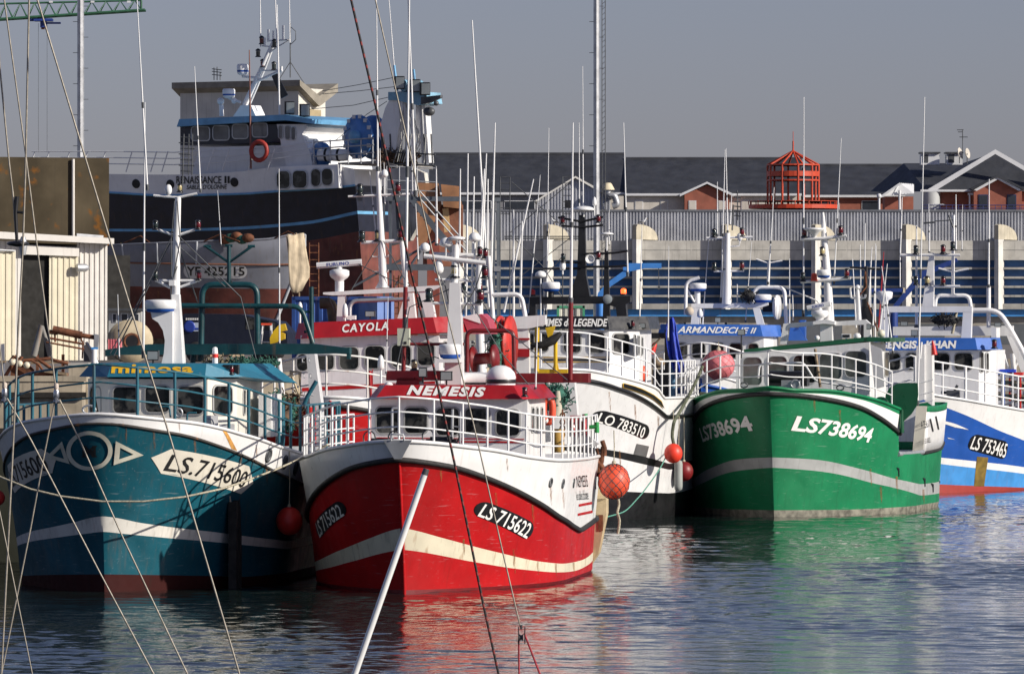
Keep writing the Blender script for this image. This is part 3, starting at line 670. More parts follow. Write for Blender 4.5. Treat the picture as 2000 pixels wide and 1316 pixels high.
# small porch with standing seam roof
fr = Frame(1750, 420, 0, QZ); fr.thing('entrance_porch', 'small porch with pale metal roof standing between brick row and gabled house', 'porch')
mb = MB(); pk = fr.at(1757, 358, 0.5); mb.add([pk, fr.at(1722, 383, 0.8), fr.at(1785, 378, 0.8), fr.at(1785, 360, -3)], [(0, 1, 2), (0, 2, 3)], 0)
for k in range(7): mb.tube([pk+(fr.at(1785, 360, -3)-pk)*k/7, fr.at(1722, 383, 0.8)*(1-0.35-k/11)+fr.at(1785, 378, 0.8)*(0.35+k/11)], 0.05, 4, 0)
mb.build('roof', TRIM, fr.root)
mb = MB(); polypx(mb, fr, [(1718, 384), (1757, 357), (1762, 359), (1722, 386)], 0.95, 0.3, 0); tubepx(mb, fr, [(1757, 372), (1757, 416)], 0.08, 0.9); mb.build('column', TRIM, fr.root)
mb = MB(); rectpx(mb, fr, 1728, 384, 1784, 418, -0.2, 2.5, 0); mb.build('wall', BRICK, fr.root)
# lamp post by the porch
fr = Frame(1717, 405, 0, QZ); fr.thing('lamp_post', 'short white lamp post with ball head before the brick row', 'lamp post')
mb = MB(); mb.tube([(0, 0, 0), fr.at(1717, 386, 0)], 0.07, 8, 0); mb.build('post', TRIM, fr.root)
mb = MB(); mb.ball(fr.at(1717, 383, 0), 0.16, 0, 12, 8); mb.build('globe', TRIM, fr.root)
# ribbed gable hut on the hall roof
fr = Frame(1130, 384, 0, QZ); fr.thing('plant_room', 'ribbed metal gable hut with a white roof on top of the hall', 'hut')
mb = MB(); f = Face(fr, fr.at(1050, 414, 0), fr.at(1192, 414, 0), fr.at(1050, 340, 0)); gl = lambda px, py: f.ab(px, py)
p1, p2, p3 = gl(1050, 391), gl(1124, 347), gl(1192, 385)
corrug(mb, f, 0, 0, f.w, 0, 0.18, 0.05, 0, top=lambda a: p1[1]+(p2[1]-p1[1])*(a-p1[0])/(p2[0]-p1[0]) if a < p2[0] else p2[1]+(p3[1]-p2[1])*(a-p2[0])/(p3[0]-p2[0])); mb.build('front_wall', RIB, fr.root)
mb = MB(); polypx(mb, fr, [(1045, 392), (1124, 344), (1124, 347.5), (1048, 394)], 0.3, 8, 0); polypx(mb, fr, [(1124, 344), (1199, 385), (1196, 389), (1124, 348)], 0.3, 8, 0); mb.build('roof', mat('white_sheet_roof', (0.72, 0.70, 0.64), 0.5, var=0.06), fr.root)
mb = MB(); rectpx(mb, fr, 1190, 383, 1218, 414, -0.3, 6, 0); mb.build('side_box', RENDER, fr.root)
mb = MB(); c = fr.at(1187, 371, 0.6); mb.lathe([(0.42, 0), (0.40, 0.06), (0.24, 0.36), (0.16, 0.42)], c, 16, 0); mb.build('vent_cowl', mat('cream_cowl', (0.62, 0.54, 0.38), 0.6), fr.root)
mb = MB(); tubepx(mb, fr, arcpath([(1187, 371), (1187, 381), (1200, 381), (1206, 400), (1196, 403)], 8), 0.2, 0.6, 10); mb.build('duct', ALU, fr.root)
# orange lantern frame
fr = Frame(1549, 395, 0, QZ); fr.thing('lantern_frame', 'orange steel lantern frame with open conical top and ring balcony', 'tower')
OR = mat('orange_red_steel', (0.50, 0.055, 0.018), 0.45, var=0.12)
s = fr.scale(); zz = lambda y: fr.at(1549, y, 0)[2]
def ring(mb, R, z0, z1, t=0.08, n=32, m=0):
    mb.lathe([(R, z0), (R, z1), (R-t, z1), (R-t, z0), (R, z0)], (0, 0, 0), n, m, smooth=False)
mb = MB(); R = 50/s; R2 = 87/s; apex = V(0, 0, zz(295))
for k in range(10):
    a = 2*math.pi*k/10+0.15; p = V(R*math.cos(a), R*math.sin(a), 0); mb.tube([p+V(0, 0, zz(322)), apex], 0.06, 6)
mb.build('cone_ribs', OR, fr.root)
mb = MB()
for y0, y1 in ((324, 321), (345, 335), (354, 351)): ring(mb, R+0.04, zz(y0), zz(y1))
mb.build('ring_bands', OR, fr.root)
for k in range(10):
    a = 2*math.pi*k/10+0.15; mb = MB(); mb.tube([(R*math.cos(a), R*math.sin(a), zz(408)), (R*math.cos(a), R*math.sin(a), zz(322))], 0.07, 6); mb.build('post', OR, fr.root)
mb = MB(); ring(mb, R2, zz(408), zz(400), 0.1); ring(mb, R2, zz(394), zz(393), 0.06)
for k in range(20): a = 2*math.pi*k/20; mb.tube([(R2*math.cos(a), R2*math.sin(a), zz(400)), (R2*math.cos(a), R2*math.sin(a), zz(393))], 0.03, 4)
for k in range(10): a = 2*math.pi*k/10+0.15; mb.tube([(R*math.cos(a), R*math.sin(a), zz(405)), (R2*math.cos(a), R2*math.sin(a), zz(405))], 0.06, 5)
mb.build('ring_balcony', OR, fr.root)
for k in range(4):
    a = 2*math.pi*k/4+0.5; mb = MB(); mb.tube([(R*math.cos(a), R*math.sin(a), 0), (R*math.cos(a), R*math.sin(a), zz(405))], 0.16, 8); mb.build('leg', OR, fr.root)
mb = MB(); mb.tube([apex, apex+V(0, 0, 0.6)], 0.05, 6); mb.tube([apex+V(0, 0, .5), apex+V(0, 0, 1.2)], 0.02, 4); mb.build('finial', OR, fr.root)
# ---------------------------------------------------------------- concrete block with butterfly roof
fr = Frame(583, 304, 29, QZ); fr.thing('concrete_block', 'grey concrete building with butterfly roof rising behind the hauled out trawler', 'building')
CW = mat('stained_white_concrete', (0.60, 0.58, 0.52), 0.85, var=0.10, scale=0.9, streak=0.5, dirt=(0.25, 0.24, 0.20))
yl = fr.at(352, 300, 0)[1]; zt = fr.at(583, 172, 0)[2]; D = 2.5
mb = MB(); mb.prism([(0, yl, -1), (0, 0, -1), (0, 0, zt), (0, yl, zt)], (-D, 0, 0)); mb.build('wall', CW, fr.root)
mb = MB(); sh = [(0.45, zt+0.08), (0.45, zt+0.36), (-D*0.55, zt-0.35), (-D-0.6, zt+0.3), (-D-0.6, zt-0.1), (-D*0.55, zt-0.85)]
mb.prism([(a, yl-0.2, z) for a, z in sh], (0, -yl+0.55, 0)); mb.build('butterfly_roof', mat('roof_fascia', (0.26, 0.235, 0.19), 0.8, var=0.15), fr.root)
mb = MB(); mb.box((-D*0.5, 0.05, zt-3.3), (D*0.5, 0.16, 4.6), 0); mb.build('side_shutter', mat('tan_shutter', (0.36, 0.29, 0.17), 0.8, streak=0.4), fr.root)
mb = MB(); A = fr.at(567, 152, -1); 
mb.tube([A, A+V(0, 0, 2.6)], 0.03, 5); mb.tube([A+V(0, 0, 0.75), fr.at(545, 156, -0.5)], 0.02, 4); mb.tube([A+V(0, 0, 0.75), fr.at(600, 172, -1.5)], 0.02, 4); mb.tube([A+V(0, 0.05, 1.6), A+V(0, 0.3, 1.8), A+V(0, 0.3, 2.2), A+V(0, 0.05, 2.4)], 0.02, 4); mb.build('roof_mast', STEEL, fr.root)
mb = MB()
for x, y0, y1 in ((418, 157, 132), (424, 157, 131), (430, 157, 142)): tubepx(mb, fr, [(x, y0), (x, y1)], 0.025, -1, 4)
for y in (135, 140, 146): tubepx(mb, fr, [(414, y), (433, y+2)], 0.02, -1, 4)
mb.build('television_aerial', STEEL, fr.root)
# ---------------------------------------------------------------- warehouse at the left
fr = Frame(210, 222, -24, QZ); fr.thing('warehouse', 'cream ribbed warehouse with sliding doors below a rust spotted upper wall', 'warehouse')
CRM = mat('cream_sheet', (0.68, 0.62, 0.46), 0.55, var=0.05, streak=0.15); WSH = mat('off_white_sheet', (0.66, 0.63, 0.58), 0.5, var=0.05, streak=0.2)
RUSTW = mat('lichen_wall', (0.070, 0.056, 0.036), 0.95, var=0.3, scale=0.6, streak=0.25, rust=0.85, rcol=(0.17, 0.070, 0.014), dirt=(0.04, 0.036, 0.028), rmap=(1.6, 1.6, 1.6), spec=0.1)
zb = -0.1; P = lambda px, py, x=0.0: fr.at(px, py, x)
f = Face(fr, P(-60, 710), P(210, 710), P(-60, 460)); f.o[2] = zb
ga = lambda px: f.ab(px, 600)[0]; gz = lambda py, px=150: f.ab(px, py)[1]
mb = MB(); corrug(mb, f, ga(150), 0, ga(209.5), gz(474), 0.20, 0.04, 0); corrug(mb, f, ga(27), 0, ga(41), gz(470), 0.3, 0.02, 0); corrug(mb, f, ga(-60), gz(494, 0), ga(27), gz(470, 0), 0.2, 0.03, 0)
mb.build('front_wall', WSH, fr.root)
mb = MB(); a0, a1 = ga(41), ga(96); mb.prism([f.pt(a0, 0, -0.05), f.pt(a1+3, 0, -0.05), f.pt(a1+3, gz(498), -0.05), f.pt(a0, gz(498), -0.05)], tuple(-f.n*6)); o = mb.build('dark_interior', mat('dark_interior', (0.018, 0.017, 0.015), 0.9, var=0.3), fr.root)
mb = MB(); corrug(mb, f, ga(94), 0.05, ga(150.5), gz(499, 120), 0.22, 0.03, 0); o = mb.build('sliding_door', CRM, fr.root); o.location = tuple(f.n*0.10)
mb = MB(); corrug(mb, f, ga(-60), 0.05, ga(28), gz(492, 10), 0.22, 0.03, 0); o = mb.build('sliding_door', CRM, fr.root); o.location = tuple(f.n*0.10)
mb = MB()
Q = [P(42, 478), P(150, 484), P(150, 501), P(42, 497)]; mb.prism([q+f.n*0.24 for q in Q], tuple(-f.n*0.14)); mb.build('door_track_cover', WSH, fr.root)
mb = MB(); Q = [P(-60, 450), P(212, 466), P(212, 477), P(-60, 464)]; mb.prism([q+f.n*0.55 for q in Q], tuple(-f.n*0.6)); mb.build('gutter', WSH, fr.root)
mb = MB(); Q = [P(-60, 306, -1.2), P(213, 309, -1.2), P(213, 480, -1.2), P(-60, 470, -1.2)]; mb.prism(Q, (-9, 0, 0)); mb.build('upper_wall', RUSTW, fr.root)
mb = MB(); mb.tube([P(143, 311, -1.1), P(143, 462, -1.1)], 0.055, 8); mb.build('downpipe', WSH, fr.root)
mb = MB(); mb.prism([P(150, 456, -0.2), P(202, 460, -0.2), P(202, 469, -0.2), P(150, 467, -0.2)], tuple(-f.n*0.1)); mb.build('gutter_sheet', ALU, fr.root)
mb = MB(); mb.tube([P(150, 523, 0.35), P(167, 523, 0.35), P(168.5, 523, 0.30)], [0.14, 0.14, 0.11], 12); mb.build('vent_pipe', ALU, fr.root)
mb = MB(); tubepx(mb, fr, [(-30, 487), (28, 490)], 0.05, 0.2); mb.build('door_rail', ALU, fr.root)
# solid side and roof behind the warehouse front
mb = MB(); z1 = P(150, 470)[2]; yR = P(209.5, 600)[1]; mb.prism([(-0.06, yR, zb), (-0.06, yR, z1), (-12, yR, z1), (-12, yR, zb)], (0, -0.12, 0)); mb.build('side_wall', WSH, fr.root)
# ---------------------------------------------------------------- tall lighting masts, crane, aerial mast
def lightmast(px, wpx, Y, label):
    fr = Frame(px, Y, 0, QZ); fr.thing('lighting_mast', label, 'mast', 'tall lighting masts of the yard')
    r = wpx/2/fr.scale(); mb = MB(); mb.tube([(0, 0, -0.2), (0, 0, 9), (0, 0, 40)], [r*1.06, r*1.0, r*0.9], 8); o = mb.build('pole', ALU, fr.root)
    for p in o.data.polygons: p.use_smooth = False
    for k in range(44):
        mb = MB(); z = 4+k*0.8; s = 1 if k % 2 else -1; mb.tube([(0.02, s*r*0.9, z), (0.02, s*(r+0.22), z)], 0.014, 4); mb.build('climbing_peg', STEEL, fr.root)
lightmast(157.5, 13.5, 330, 'tall pale lighting mast behind the rusty warehouse wall')
lightmast(1165, 12, 330, 'tall pale lighting mast standing before the fish hall')
fr = Frame(1179, 352, 0, QZ); fr.thing('lattice_mast', 'thin dark lattice aerial mast beside the central lighting mast', 'mast')
mb = MB()
for dy in (-0.09, 0.09): mb.tube([(0, dy, 0), (0, dy, 28)], 0.022, 4)
for k in range(90): z = 0.3*k+0.2; mb.tube([(0, -0.09, z), (0, 0.09, z+0.15)], 0.015, 3)
mb.build('lattice', STEEL, fr.root)
fr = Frame(100, 520, 0, QZ); fr.thing('tower_crane', 'green lattice jib of a tower crane with blue trolley', 'crane')
CG = mat('crane_green', (0.035, 0.12, 0.065), 0.5, var=0.2)
mb = MB(); top = lambda x: fr.at(x, 8-7*x/280, 0); bl = lambda x, d: fr.at(x, 38.5-18*x/283, 0)+V(d, 0, 0)
xs = np.linspace(-170, 277, 17)
mb.tube([top(-170), top(276)], 0.09, 6)
for d in (-0.8, 0.8): mb.tube([bl(-170, d), bl(284, d)], 0.11, 6)
for i in range(16):
    xm = (xs[i]+xs[i+1])/2
    for d in (-0.8, 0.8): mb.tube([bl(xs[i], d), top(xm)], 0.05, 4); mb.tube([top(xm), bl(xs[i+1], d)], 0.05, 4)
    mb.tube([bl(xs[i], -0.8), bl(xs[i], 0.8)], 0.05, 4)
mb.tube([top(276), bl(276, 0)], 0.1, 5)
mb.build('jib', CG, fr.root)
mb = MB(); p = bl(-160, 0); mb.box((p[0], p[1], (p[2])/2), (1.4, 1.4, p[2]+4), 0); mb.build('tower', CG, fr.root)
mb = MB(); c = fr.at(85, 42, 0); mb.box(c+V(0, 0, 0.1), (1.5, 1.5, 0.2), 0); mb.box(c+V(0, 0.8, -0.15), (0.4, 1.2, 0.14), 0); mb.box(c+V(0, -0.6, 0.1), (0.5, 1.0, 0.2), 0); mb.box(c+V(0, 0, -0.25), (0.5, 0.5, 0.5), 0); mb.build('trolley', mat('crane_blue', (0.02, 0.05, 0.25), 0.5), fr.root)
mb = MB(); mb.box(fr.at(84, 53, 0), (0.3, 0.28, 0.4), 0); mb.build('hook_block', RUST, fr.root)
for x in (75, 92): mb = MB(); tubepx(mb, fr, [(x, 46), (x, 298)], 0.014, 0, 4); mb.build('hoist_rope', STEEL, fr.root)
for x in (99, 180, 251): mb = MB(); rectpx(mb, fr, x-3, 2, x+4, 6, 0.3, 0.1, 0); mb.build('warning_plate', TRIM, fr.root)
# gulls on the fins
def gull(px, py, Y, face, label):
    fr = Frame(px, Y, 0, 0); g = fr.at(px, py, 0); root = tag(empty('gull', tuple(fr.l2w(g)), 0 if face > 0 else math.pi), label, 'gull', 'gulls standing on the hall fins')
    mb = MB(); mb.tube([(-0.30, 0, 0.16), (-0.18, 0, 0.19), (-0.03, 0, 0.22), (0.08, 0, 0.27), (0.12, 0, 0.34), (0.145, 0, 0.40), (0.19, 0, 0.42), (0.22, 0, 0.41)], [0.012, 0.05, 0.085, 0.07, 0.042, 0.045, 0.035, 0.012], 10, 0); mb.build('body', TRIM, root)
    for s in (1, -1): mb = MB(); mb.tube([(0.06, 0.055*s, 0.25), (-0.10, 0.075*s, 0.225), (-0.34, 0.03*s, 0.165)], [0.02, 0.045, 0.006], 8, 0); mb.build('wing', mat('gull_grey', (0.12, 0.12, 0.13), 0.8), root)
    mb = MB(); mb.tube([(0.215, 0, 0.41), (0.27, 0, 0.395)], [0.014, 0.004], 6, 0); mb.build('beak', YELLOW, root)
    for s in (1, -1): mb = MB(); mb.tube([(0.0, 0.03*s, 0.15), (0.0, 0.03*s, 0.0), (0.05, 0.03*s, 0.0)], 0.008, 4, 0); mb.build('leg', YELLOW, root)
gull(1256, 440.5, 374.2, 1, 'gull facing right on the fin right of the lighting mast')
gull(1083, 440.5, 374.2, -1, 'gull facing left on the fin behind the black mast')
# ================================================================ red trawler in the middle (bow on)
def stern_letters(h, lines, parent, mats=LETK):
    mb = MB()
    for body, q in lines: hull_text(mb, h, body, q, 0, 0.0, 0.012)
    return mb.build('lettering', mats, parent)
fr = Frame(790, 125.5, 7); R = fr.thing('fishing_boat', 'red trawler with cream stripe and white bulwark, bow on, beside the teal trawler', 'fishing boat', 'trawlers moored bow out in the harbour')
h = Hull(fr, 12.6, 2.78, 2.55, 2.6, ud=0.40, uw=0.46, kd=0.66, kw=0.90, p=1.5, rake=0.75, q=1.2, tuck=0.10)
cTop = h.curve([(775, 862), (850, 866), (902, 872), (963, 879.5), (1035, 893), (1092, 899), (1147, 896)])
cRub = h.curve([(778, 897), (830, 902), (887, 912), (940, 929), (997, 953), (1054, 984), (1092, 1010), (1122, 1030), (1132, 1034), (1145, 1026), (1158, 1016)])
cS1 = h.curve([(784, 1031), (864, 1050), (959, 1075), (1054, 1096), (1103, 1100), (1137, 1093), (1156, 1080)])
cS0 = h.curve([(788, 1073), (921, 1096), (1016, 1111), (1092, 1117), (1130, 1112), (1156, 1096)])
mb = MB(); hull_mesh(mb, h, [(0, const(-0.6), const(0.06), 2), (1, const(0.06), cS0, 4), (2, cS0, cS1, 2), (1, cS1, cRub, 8)])
mb.tube([h.P(0.0, z, 1)+V(0.01, 0, 0) for z in np.linspace(-0.2, float(cTop(0.0)), 14)], 0.035, 6, 1)
HU = mb.build('hull', [mat('dark_red_boot', (0.16, 0.008, 0.010), 0.5, streak=0.4), RED, CREAM], R)
bw = bulwark(fr, h, cRub, cTop, WHITE); weld(bw)
mb = MB(); strake(mb, h, cTop, 0.04, dz=0.01); mb.build('cap_rail', WHITE, R)
mb = MB(); strake(mb, h, cRub, 0.055, out=0.03, n=90, k=8); mb.build('rubbing_strake', RUBBER, R)
deck(fr, h, cTop, -0.85, GREYW)
for sd in (1, -1):
    mb = MB(); Q = [(936, 974.5), (1046, 1024), (1031, 1056), (919, 1003)]; uz = [h.px(a, b) for a, b in Q]
    hull_poly(mb, h, rounded_quad(uz, 0.46, 5, 0.13), 0, 0.012, sd, True, 3)
    q = [h.px(a, b) for a, b in ((947, 983), (1039, 1023), (1027, 1052), (931, 1007))]
    if sd < 0: q = [q[1], q[0], q[3], q[2]]; q = [(q[0][0], q[1][1]), (q[1][0], q[0][1]), (q[2][0], q[3][1]), (q[3][0], q[2][1])] if False else q
    hull_text(mb, h, 'LS 715622', None, 1, 0.012, 0.018, sd, uz=q)
    mb.build('registration_plate', [BLACK, LETW], HU)
stern_letters(h, [('NEMESIS', [(1125, 929), (1146, 927), (1148, 950), (1126, 951)]), ("les sables d'olonne", [(1124, 958), (1147, 954), (1149, 975), (1126, 976)])], bw)
mb = MB()
for q in ([(1130, 984), (1155, 979), (1156, 984), (1130, 989)], [(1128, 1002), (1156, 996), (1157, 1001), (1128, 1007)]): hull_poly(mb, h, q, 0, 0.01)
mb.build('painted_lines', RED, bw)
for x, y in ((1075, 942), (1099, 944), (1120, 943)):
    mb = MB(); u, z = h.px(x, y); c = h.P(u, z); n = h.n(u, z); mb.lathe([(0.10, -0.02), (0.10, 0.02), (0.065, 0.022), (0.065, 0.0)], c, 14, 0, n); mb.build('scupper_hole', STEEL, bw)
for x, y in ((1146, 1003), (1151, 1001), (1153, 1062), (1147, 1060)):
    pass
# bow chain plate
mb = MB(); t = h.P(0, float(cTop(0)), 1)
mb.prism([t+V(0.05, -0.28, 0.03), t+V(0.05, 0.28, 0.03), t+V(0.0, 0.07, -0.34), t+V(0.0, -0.07, -0.34)], (0.05, 0, 0), 0); mb.tube([t+V(0.1, -0.13, 0.02), t+V(0.12, -0.12, 0.14), t+V(0.12, 0.12, 0.14), t+V(0.1, 0.13, 0.02)], 0.02, 6, 0); mb.build('stem_fitting', ALU, R)
rail(fr, h, cTop, [0.29, 0.58, 0.87], 0.86, 0.86, 0.74, 0.022, 0.023, WHITE_C, inset=0.10)
for x, y, l in ((1003, 1072, 36), (1050, 1094, 22), (1085, 1100, 18), (1120, 1098, 16), (905, 1052, 24), (968, 962, 30), (1040, 985, 30), (860, 908, 26)): rust_run(h, HU, x, y, l, 4)
for x, y, l in ((1075, 948, 30), (1099, 950, 34), (990, 895, 20)): rust_run(h, bw, x, y, l, 3)
# transom quarter
mb = MB(); a = h.P(1.0, 0.1, 1); mb.prism([(-12.6, 2.25, 0.05), (-12.6, 2.45, 0.35), (-12.6, 2.62, 1.2), (-12.6, 2.62, 1.86), (-12.6, 2.1, 1.86), (-12.6, 2.0, 0.05)], (-0.45, 0, 0)); mb.box((-12.59, 2.50, 1.0), (0.02, 0.10, 0.34), 1); mb.box((-12.58, 2.36, 1.55), (0.06, 0.5, 0.07), 0); mb.build('stern_quarter', [mat('rusty_cream', (0.50, 0.40, 0.24), 0.7, var=0.2, scale=3, rust=0.9, streak=0.5), RUST], R)
# wheelhouse
xf = -3.4; A0 = fr.at(726, 795, xf); A1 = fr.at(1031, 795, xf); yl, yr = A0[1], A1[1]; z0 = 1.7; zt = fr.at(880, 776, xf)[2]; xb = xf-3.0
B = [V(xb, yr, z0), V(xf, yr, z0), V(xf, yl, z0), V(xb, yl, z0)]; T = [V(xb, yr, zt), V(xf+0.10, yr, zt), V(xf+0.10, yl, zt), V(xb, yl, zt)]
WHs = loft_part(fr, 'wheelhouse', B, T, WHITE); FC = Face(fr, B[2], B[1], T[2]); FS = Face(fr, B[1], B[0], T[1])
for bx in ((735.5, 795, 778, 845), (791, 796, 834, 845), (852.5, 797, 896, 849), (909.5, 797.5, 955, 849), (969.5, 801, 1014, 850)): window(fr, FC, bx, WHs)
for bx in ((1037, 797, 1042, 842), (1046, 797, 1050, 842), (1055, 797, 1059, 842)):
    window(fr, FS, bx, WHs, r=0.06)
mb = MB()
for y0, y1 in ((853.5, 855.5), (858.5, 862)): mb.prism([FC.pt(*FC.ab(a, b), 0.008) for a, b in ((735, y0), (1024, y0+3), (1024, y1+3), (735, y1))], (0.004, 0, 0))
mb.build('painted_lines', RED, WHs)
# red visor
zv0 = fr.at(880, 779, xf+0.3)[2]; zv1 = fr.at(880, 752, xf)[2]
def visor(fr, name, pts0, pts1, material, z0=None):
    return loft_part(fr, name, pts0, pts1, material)
xa = xf+0.34
P0 = [V(xb-0.1, yr+0.22, zv0), V(xf-0.25, yr+0.22, zv0), V(xa, yr-0.1, zv0), V(xa, yl+0.12, zv0), V(xf-0.25, yl-0.10, zv0), V(xb-0.1, yl-0.10, zv0)]
P1 = [V(xb, yr-0.02, zv1), V(xf-0.45, yr-0.05, zv1), V(xa-0.2, yr-0.28, zv1), V(xa-0.2, yl+0.30, zv1), V(xf-0.45, yl+0.10, zv1), V(xb, yl+0.10, zv1)]
VZ = loft_part(fr, 'visor', P0, P1, REDT); FV = Face(fr, P0[3], P0[2], P1[3])
mb = MB(); face_text(mb, FV, 'NEMESIS', [(797, 752.5), (949, 756.5), (947, 776), (794, 771.5)], 0, 0.05, 0.012, 0.22, 1.2); mb.build('lettering', LETW, VZ)
navlight(fr, 1025, 775, xa+0.05, LENSR, 0.6)
# roof gear
mb = MB(); rectpx(mb, fr, 754, 724, 862, 743, xf-1.2, 0.8, 0); polypx(mb, fr, [(776, 738), (816, 738), (820, 754), (772, 754)], xf-1.2, 0.7, 0); mb.build('roof_locker', REDT, R)
mb = MB(); rectpx(mb, fr, 1000, 729, 1149, 747, -6.6, 0.5, 0); mb.build('gallows_beam', REDD, R)
mb = MB(); rectpx(mb, fr, 868, 696, 901, 760, xf-1.0, 0.45, 0); polypx(mb, fr, [(878, 552), (898, 552), (903, 700), (872, 700)], xf-1.3, 0.3, 0)
tubepx(mb, fr, [(888, 560), (890, 478)], 0.075, xf-1.4, 8); mb.build('mast', WHITE, R)
mb = MB(); rectpx(mb, fr, 855, 701, 897, 708, xf-0.5, 0.6, 0); mb.build('radar_shelf', WHITE, R)
dome(fr, 857, 672, 901, 701, xf-0.8)
mb = MB(); tubepx(mb, fr, [(828, 500), (948, 514)], 0.05, xf-1.35, 8); tubepx(mb, fr, [(845, 497), (940, 500)], 0.05, xf-1.6, 8); tubepx(mb, fr, [(845, 592), (940, 594)], 0.035, xf-1.4, 6); tubepx(mb, fr, [(850, 546), (925, 548)], 0.035, xf-1.4, 6); mb.build('crosstrees', WHITE, R)
for x, y, l, s in ((888, 543, LENSA, 0.85), (937, 501, LENSR, 0.6), (838, 590, LENSD, 0.85), (938, 592, LENSR, 0.85), (947, 544, LENSR, 0.75), (835, 499, LENSD, 0.4)): navlight(fr, x, y, xf-1.4, l, s)
mushroom(fr, 871, 482, xf-1.4, 0.14, 500); mushroom(fr, 892, 470, xf-1.4, 0.2, 480, tall=0.5); mushroom(fr, 927, 472, xf-1.4, 0.13, 510); mushroom(fr, 830, 492, xf-1.4, 0.11, 500)
mushroom(fr, 857, 534, xf-1.4, 0.10, 548, 'satellite_antenna', 1.5)
mb = MB(); c = fr.at(978, 758, xf-0.7); k = 1.0
mb.lathe([(0.27, 0), (0.30, 0.03), (0.30, 0.10)], c, 24, 0); mb.lathe([(0.305, 0.10), (0.31, 0.13), (0.31, 0.16), (0.305, 0.18)], c, 24, 1)
mb.lathe([(0.30, 0.18), (0.31, 0.22), (0.28, 0.32), (0.20, 0.41), (0.10, 0.455), (0.01, 0.465)], c, 24, 0); mb.build('liferaft_dome', [WHITE_C, BLACK], R)
mb = MB(); c = fr.at(928, 742, xf-1.6); mb.tube([c+V(0, -0.45, 0), c+V(0, 0.45, 0)], [0.16, 0.16], 12, 0); mb.box(c+V(0.05, 0, -0.16), (0.3, 1.0, 0.14), 0); mb.box(c+V(0.12, 0, -0.08), (0.1, 0.95, 0.06), 1); mb.build('life_raft', [WHITE_C, BLACK], R)
floodlight(fr, 872, 734, xf-0.2, 0.24, 0.19, leg=754); floodlight(fr, 826, 727, xf-0.3, 0.16, 0.2, leg=748)
mushroom(fr, 744, 722, xf-0.9, 0.07, 748, 'gps_antenna', 1.6); mushroom(fr, 759, 760, xf-0.4, 0.10, 765, 'gps_antenna', 0.8)
navlight(fr, 809, 724, xf-1.3, LENSA, 0.7)
# red poles with white whips and the junction box
mb = MB(); mb.tube([fr.at(787, 760, xf-1.5), fr.at(792, 560, xf-1.5)], 0.045, 8, 0); tubepx(mb, fr, [(787, 672), (906, 672)], 0.035, xf-1.5, 6, 0); mb.build('aerial_pole', REDD, R)
mb = MB(); rectpx(mb, fr, 776, 641, 799, 675, xf-1.35, 0.2, 0); rectpx(mb, fr, 789, 667, 794, 672, xf-1.34, 0.01, 1); mb.build('junction_box', [mat('cream_box', (0.50, 0.53, 0.42), 0.5), BLACK], R)
whip(fr, 792, 640, 800, -60, xf-1.5, 0.04); 
mb = MB(); mb.tube([fr.at(1114, 742, -6.6), fr.at(1115, 590, -6.6)], 0.05, 8); mb.build('aerial_pole', REDD, R); whip(fr, 1115, 592, 1119, 240, -6.6, 0.04)
whip(fr, 1046, 760, 1050, 618, xf-0.7, 0.022); whip(fr, 754, 730, 758, 580, xf-1.0, 0.015)
mb = MB(); tubepx(mb, fr, arcpath([(912, 740), (912, 646), (1003, 646), (1005, 740)], 14), 0.045, -6.0, 8); mb.build('goal_post', REDD, R)
# afterdeck, rigging and gear
mb = MB(); polypx(mb, fr, [(1103, 745), (1122, 745), (1131, 852), (1108, 852)], -9.3, 0.35, 0); mb.build('gallows_post', WHITE, R)
mb = MB(); polypx(mb, fr, [(1128, 833), (1168, 866), (1160, 872), (1112, 872)], -9.4, 0.3, 0); mb.build('stern_bracket', GREYW, R)
mb = MB(); c = fr.at(1133, 834, -9.0); mb.lathe([(0.16, -0.16), (0.24, -0.13), (0.24, -0.1), (0.12, -0.08), (0.12, 0.08), (0.24, 0.1), (0.24, 0.13), (0.16, 0.16)], c, 16, 0, (0, 1, 0.2)); mb.box(c+V(0, -0.1, 0.12), (0.25, 0.2, 0.25), 0); mb.build('winch', REDT, R)
mb = MB(); tubepx(mb, fr, [(1143, 835), (1168, 832)], 0.05, -9.2, 6); tubepx(mb, fr, [(1142, 808), (1146, 838)], 0.06, -9.2, 6); tubepx(mb, fr, [(1165, 824), (1166, 845)], 0.05, -9.2, 6); mb.build('davit_arm', mat('bright_green_paint', (0.02, 0.30, 0.07), 0.4), R)
mb = MB()
for k in range(9):
    y = 806+k*6; c = fr.at(1098.5, y, -8.0); a = k % 2; mb.tube([c+V(0.05*(1-a)*math.cos(q), 0.05*a*math.cos(q), 0.06*math.sin(q)) for q in np.linspace(0, 2*math.pi, 9)], 0.016, 5)
mb.build('hanging_chain', RUST, R)
mb = MB(); c = fr.at(1112, 745, -8.6)
netpile(fr, 'net_pile', c+V(0, -0.35, -0.34), (0.3, 0.42, 0.33), 160, NET, seed=3)
mb = MB(); mb.tube([fr.at(1089, 763, -8.4), fr.at(1088, 790, -8.4), fr.at(1087, 811, -8.4)], [0.05, 0.10, 0.13], 8); mb.build('canvas_bag', mat('canvas', (0.52, 0.48, 0.38), 0.9), R)
mb = MB()
for x0, y0, x1, y1, rr in ((1178, 872, 1166, 930, .05), (1165, 875, 1172, 915, .04), (1176, 860, 1180, 890, .05), (1160, 895, 1178, 915, .06), (1152, 905, 1160, 955, .05)): tubepx(mb, fr, [(x0, y0), ((x0+x1)/2+3, (y0+y1)/2), (x1, y1)], rr, -9.9, 6)
mb.build('trawl_shackles', RUST, R)
